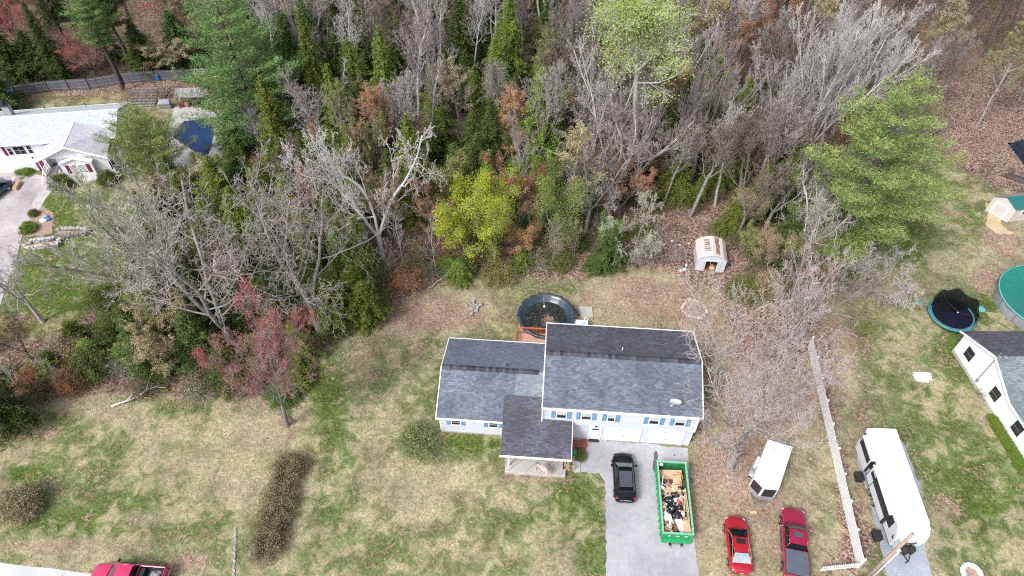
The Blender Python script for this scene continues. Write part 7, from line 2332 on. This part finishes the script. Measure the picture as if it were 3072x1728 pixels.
while k_ < 46 and tries < 6000:
    tries += 1
    x, y = rf_.uniform(-60, 5), rf_.uniform(35, 75)
    u, v = topix(x, y)
    if not in_poly(u, v, THICK) or any((x - a) ** 2 + (y - b_) ** 2 < 4.4 for a, b_ in TREES):
        continue
    FILL.append((rf_.choice(['hem_b', 'ced_b', 'leafy_b', 'ced_b', 'hem_a']), x, y, rf_.uniform(5, 9), u, v))
    TREES.append((x, y))
    k_ += 1
THICK = [(1640, 760), (1620, 330), (2380, 250), (2380, 700), (2230, 690), (2100, 640), (1900, 640)]
k_ = 0
tries = 0
while k_ < 44 and tries < 6000:
    tries += 1
    x, y = rf_.uniform(0, 50), rf_.uniform(52, 98)
    u, v = topix(x, y)
    if not in_poly(u, v, THICK) or any((x - a) ** 2 + (y - b_) ** 2 < 3.2 for a, b_ in TREES):
        continue
    FILL.append((rf_.choice(['hem_b', 'ced_b', 'bud_b', 'leafy_b', 'hem_b']), x, y, rf_.uniform(4, 9), u, v))
    TREES.append((x, y))
    k_ += 1
cnt = {}
used = {}
rows = []
for k, x, y, H, u, v in FILL:
    (lx, ly), ln = min(LANDMARKS, key=lambda q: (q[0][0] - u) ** 2 + 1.6 * (q[0][1] - v) ** 2)
    dx, dy = u - lx, v - ly
    dr_ = ('behind' if dy < 0 else 'in front of') if abs(dy) > abs(dx) * .8 else ('left of' if dx < 0 else 'right of')
    rows.append([k, x, y, H, u, v, ln, dr_, math.hypot(dx, dy)])
rows.sort(key=lambda q: q[8])
ORD = ['nearest', 'second', 'third', 'fourth', 'fifth', 'sixth', 'seventh', 'eighth', 'ninth', 'tenth', 'eleventh', 'twelfth']
GRP = {'conifer': 'dark conifers in the woods', 'bare_tree': 'bare trees in the woods', 'budding_tree': 'budding trees in the woods', 'sapling': 'saplings in the woods', 'young_tree': 'young leafing trees in the woods', 'shrub': 'twiggy shrubs in the woods'}
for k, x, y, H, u, v, ln, dr_, ds in rows:
    d0, nm = DESC[k]
    key = (d0, ln, dr_)
    i = used.get(key, 0)
    used[key] = i + 1
    pale = rf_.random()
    if k in ('bare_a', 'bare_b', 'bare_c', 'fan', 'tangle', 'sapling'):
        if u < 640 and v < 300:
            mats = dict(bark=BD, twig=TB)
        elif u > 2560:
            mats = dict(bark=BB, twig=TB if pale < .7 else TG)
        else:
            mats = dict(bark=BP if pale > .6 else BG, twig=TP if pale > .75 else (TG if pale > .25 else TB))
    elif k in ('bud_a', 'bud_b'):
        mats = dict(bark=BG if u > 640 else BD, twig=TG if pale > .4 else TB, leaf=rf_.choice(['bud_tan', 'bud_tan', 'bud_rust', 'bud_olive'] if u < 2560 else ['bud_rust', 'bud_tan', 'bud_olive']))
        if u < 640 and v < 300:
            mats['leaf'] = rf_.choice(['bud_rust', 'bud_red', 'bud_tan'])
    elif k == 'leafy_b':
        mats = dict(bark=BG, twig=TG, leaf=rf_.choice(['bud_olive', 'leaf_lime', 'bud_tan', 'bud_olive']))
    elif k == 'brush_s':
        mats = dict(twig=TB if pale < .6 else TG, leaf=rf_.choice(['bud_tan', 'bud_rust', 'bud_olive', 'shrub_gn']))
    elif k == 'ced_b':
        mats = dict(bark=BB, leaf='cedar')
    else:
        mats = dict(bark=BB, leaf='hemlock' if (pale < (.35 if u < 1250 and v > 500 else .65)) or (u < 640 and v < 400) else 'cedar')
    lab = f"{ORD[min(i, 11)]} {d0} {dr_} {ln}" if dr_ in ('behind', 'in front of') else f"{ORD[min(i, 11)]} {d0} to the {dr_} {ln}"
    TREES_len = len(TREES)
    ln_ = (rf_.uniform(-.06, .06), rf_.uniform(-.06, .06)) if nm not in ('conifer',) else (0, 0)
    plant(k, x, y, H, lab, nm.replace('_', ' ').replace('bare tree', 'tree').replace('budding tree', 'tree').replace('young tree', 'tree'), nm, mats, GRP[nm], rf_.uniform(.85, 1.15), None, ln_)
print('fill trees', len(FILL))


# ---- shrubs of the wood edge, each one set where the brush thickens
EDGE = [((1000, 880), (1300, 820)), ((1300, 850), (1560, 800)), ((1560, 800), (1900, 800)), ((1250, 700), (1330, 800)), ((420, 1150), (900, 1190)), ((150, 1060), (480, 1150)), ((0, 1120), (260, 1180)),
        ((2200, 830), (2450, 880)), ((2200, 600), (2300, 760)), ((1700, 640), (1980, 720)), ((1000, 820), (1120, 950)), ((330, 900), (430, 1080)), ((520, 1000), (640, 1150)), ((2350, 620), (2480, 800)), ((700, 520), (1000, 700)), ((1150, 760), (1300, 860)), ((1560, 700), (1760, 800))]
EN = ['above the back yard at left', 'below the brilliant yellow maple', 'at the clearing edge left of the shed', 'left of the sparser maple', 'at the front lawn edge beside the red maple', 'in the left sapling thicket', 'at the far left wood edge',
      'below the pale forked tree', 'right of the rusty shed', 'in the clearing behind the shed', 'under the gnarled oak', 'beside the left lawn', 'under the great left bare tree', 'left of the light green pine', 'behind the tall bare grey tree', 'right of the gnarled oak', 'under the fresh green small tree']
for (e0, e1), en in zip(EDGE, EN):
    pts_ = sorted([(rf_.uniform(min(e0[0], e1[0]), max(e0[0], e1[0])), rf_.uniform(min(e0[1], e1[1]), max(e0[1], e1[1]))) for _ in range(9)])
    for i, (u, v) in enumerate(pts_):
        p = at(u, v)
        if min([(p.x - a) ** 2 + (p.y - b_) ** 2 for a, b_ in TREES[-400:]]) < 1.0:
            continue
        kd = rf_.choice(['brush_s', 'brush_s', 'shrub_a', 'bushy'])
        lf_ = rf_.choice(['bud_tan', 'shrub_gn', 'shrub_gn', 'bud_olive', 'bud_rust']) if kd != 'bushy' else rf_.choice(['hemlock', 'cedar', 'cedar'])
        h_ = rf_.uniform(1.2, 2.9)
        plant(kd, p.x, p.y, h_, f"{ORD_[i]} {'low conifer' if kd == 'bushy' else 'brushy shrub'} from the left {en}", 'low conifer' if kd == 'bushy' else 'shrub', 'conifer_bush' if kd == 'bushy' else 'shrub', dict(bark=BB, twig=rf_.choice([TB, TG]), leaf=lf_), 'low conifers of the wood edge' if kd == 'bushy' else 'brushy shrubs of the wood edge', None, None, (0, 0), rf_.uniform(1.3, 2.4))

# ---- fallen wood and stones
def branch(name, label, pts_, r, m__, seed):
    R_ = random.Random(seed)
    P_ = [Vector(p) for p in pts_]
    mb = MB().tube(P_, [r * (1 - .8 * i / (len(P_) - 1)) for i in range(len(P_))], 6)
    for i in range(1, len(P_)):
        for q in range(2):
            d = (P_[i] - P_[i - 1]).normalized()
            e = P_[i] + (d + perp(d, R_) * .8) * R_.uniform(.5, 1.2)
            e.z = max(.05, abs(e.z))
            mb.tube([P_[i], e], [r * .35, .012], 4)
    tag(mb.build(name, m__), label, 'fallen branch')


branch('fallen_branch', 'long pale fallen branch lying at the front lawn edge', [at(335, 1218, .1), at(380, 1203, .35), at(415, 1188, .5), at(440, 1168, .8), at(468, 1160, 1.0)], .09, BP, 1)
branch('fallen_branch', 'pale fallen branch lying at the yard edge under the gnarled oak', [at(1295, 862, .1), at(1310, 845, .3), at(1335, 828, .5)], .06, BP, 2)
branch('fallen_branch', 'long fallen trunk lying in the clearing right of the yellow maple', [at(1600, 770, .15), at(1640, 785, .2), at(1680, 800, .15)], .14, BG, 3)
branch('fallen_branch', 'pale branch lying behind the brilliant yellow maple', [at(1520, 560, .3), at(1560, 550, .6), at(1590, 540, .9)], .1, BP, 4)
R_ = random.Random(3)
se = thing('stone_edging', 'line of small pale stones crossing the verge beside the road', 'stone edging')
mb = MB()
for i in range(46):
    p = at(707 - 6 * i / 46 + R_.uniform(-2, 2), 1585 + 150 * i / 46)
    mb.obox(p + Vector((0, 0, .03)), (R_.uniform(.08, .22), R_.uniform(.08, .2), .1), (0, 0, R_.uniform(0, 3)))
mb.build('stones', 'stone', se, bevel=.02)

# ---- fallen leaves drifted over the litter
gl = np.random.default_rng(11)
xs, ys = gl.uniform(-60, 70, 90000), gl.uniform(16, 100, 90000)
u_, v_ = topix(xs, ys)
dens = np.zeros(len(xs))
for x, y, rx, ry, a in [(2260, 960, 130, 130, .9), (2400, 1000, 130, 130, .8), (2480, 1180, 20, 130, 1), (2530, 1430, 22, 140, 1), (2560, 1600, 28, 110, 1), (2500, 1690, 70, 60, 1), (2600, 1620, 40, 80, .8), (1590, 820, 260, 30, .8), (2140, 830, 140, 70, .9),
                        (1180, 960, 160, 60, .5), (2350, 1250, 170, 200, .45), (1950, 720, 160, 80, .9), (2960, 400, 170, 120, .9), (600, 1190, 400, 30, .5), (1050, 1060, 60, 60, .3), (2050, 900, 200, 60, .25), (450, 150, 300, 90, .6)]:
    dens += a * np.exp(-(((u_ - x) / rx) ** 2 + ((v_ - y) / ry) ** 2))
sel = gl.random(len(xs)) < np.clip(dens, 0, 1) * .8 + .012
sel &= ~np.array([(1815 < a < 2105 and b_ > 1300) or (1330 < a < 2110 and 960 < b_ < 1420) for a, b_ in zip(u_, v_)])
P = np.stack([xs[sel], ys[sel], np.full(sel.sum(), .035)], 1)
V_, F_ = cards(P, 3, .17, .16, 12, .75, .85)
V_[:, 2] = np.clip(V_[:, 2] * .3 + .02, .014, .09)
o = bpy.data.objects.new('fallen_leaves', np_mesh('fallen_leaves', V_, F_, mat_tree('leaf_litter', (0.22, 0.13, 0.10), (0.62, 0.46, 0.38), sc=2.5, vary=0)))
COL.objects.link(o)
tag(o, 'dry pinkish brown leaves drifted over the ground', 'fallen leaves', None, 'stuff')

# ---- undergrowth nobody could count
g = np.random.default_rng(5)
N = 110000
xs, ys = g.uniform(-92, 92, N), g.uniform(32, 120, N)
u_, v_ = topix(xs, ys)
keep = np.array([in_poly(a, b_, WOODS) and not in_poly(a, b_, YARD_L) and not in_poly(a, b_, CLEAR) and not (a > 2750 and b_ > 250) and -80 < a < 3150 for a, b_ in zip(u_, v_)])
clump = (np.sin(xs * .9 + np.sin(ys * .7)) + np.sin(ys * 1.1 + 1.3 * np.sin(xs * .6))) + g.normal(0, .8, N)
for nm, m__, sel, h, lab in (('underbrush', 'brush', keep & (clump < .3), (.5, 1.9), 'brown twiggy undergrowth covering the floor of the woods'), ('green_undergrowth', 'brush_gn', keep & (clump >= .3), (.2, .7), 'low green undergrowth in patches on the woodland floor')):
    X_, Y_ = xs[sel], ys[sel]
    n = len(X_)
    if nm == 'underbrush':
        rep = 3
        P = np.stack([np.repeat(X_, rep) + g.normal(0, .25, n * rep), np.repeat(Y_, rep) + g.normal(0, .25, n * rep), np.zeros(n * rep)], 1)
        d = g.normal(0, .5, (n * rep, 3))
        d[:, 2] = 1
        hh = g.uniform(h[0], h[1], (n * rep, 1))
        T_ = P + d * hh
        s = g.normal(0, 1, (n * rep, 3))
        s[:, 2] = 0
        s /= np.linalg.norm(s, axis=1)[:, None]
        V_ = np.stack([P - s * .018, P + s * .018, T_], 1).reshape(-1, 3)
        F_ = np.arange(len(V_)).reshape(-1, 3)
    else:
        P = np.stack([X_, Y_, g.uniform(.05, .6, n)], 1)
        V_, F_ = cards(P, 8, .16, .28, 5)
        V_[:, 2] = np.maximum(V_[:, 2], .02)
    o = bpy.data.objects.new(nm, np_mesh(nm, V_, F_, m__))
    COL.objects.link(o)
    tag(o, lab, 'undergrowth', None, 'stuff')
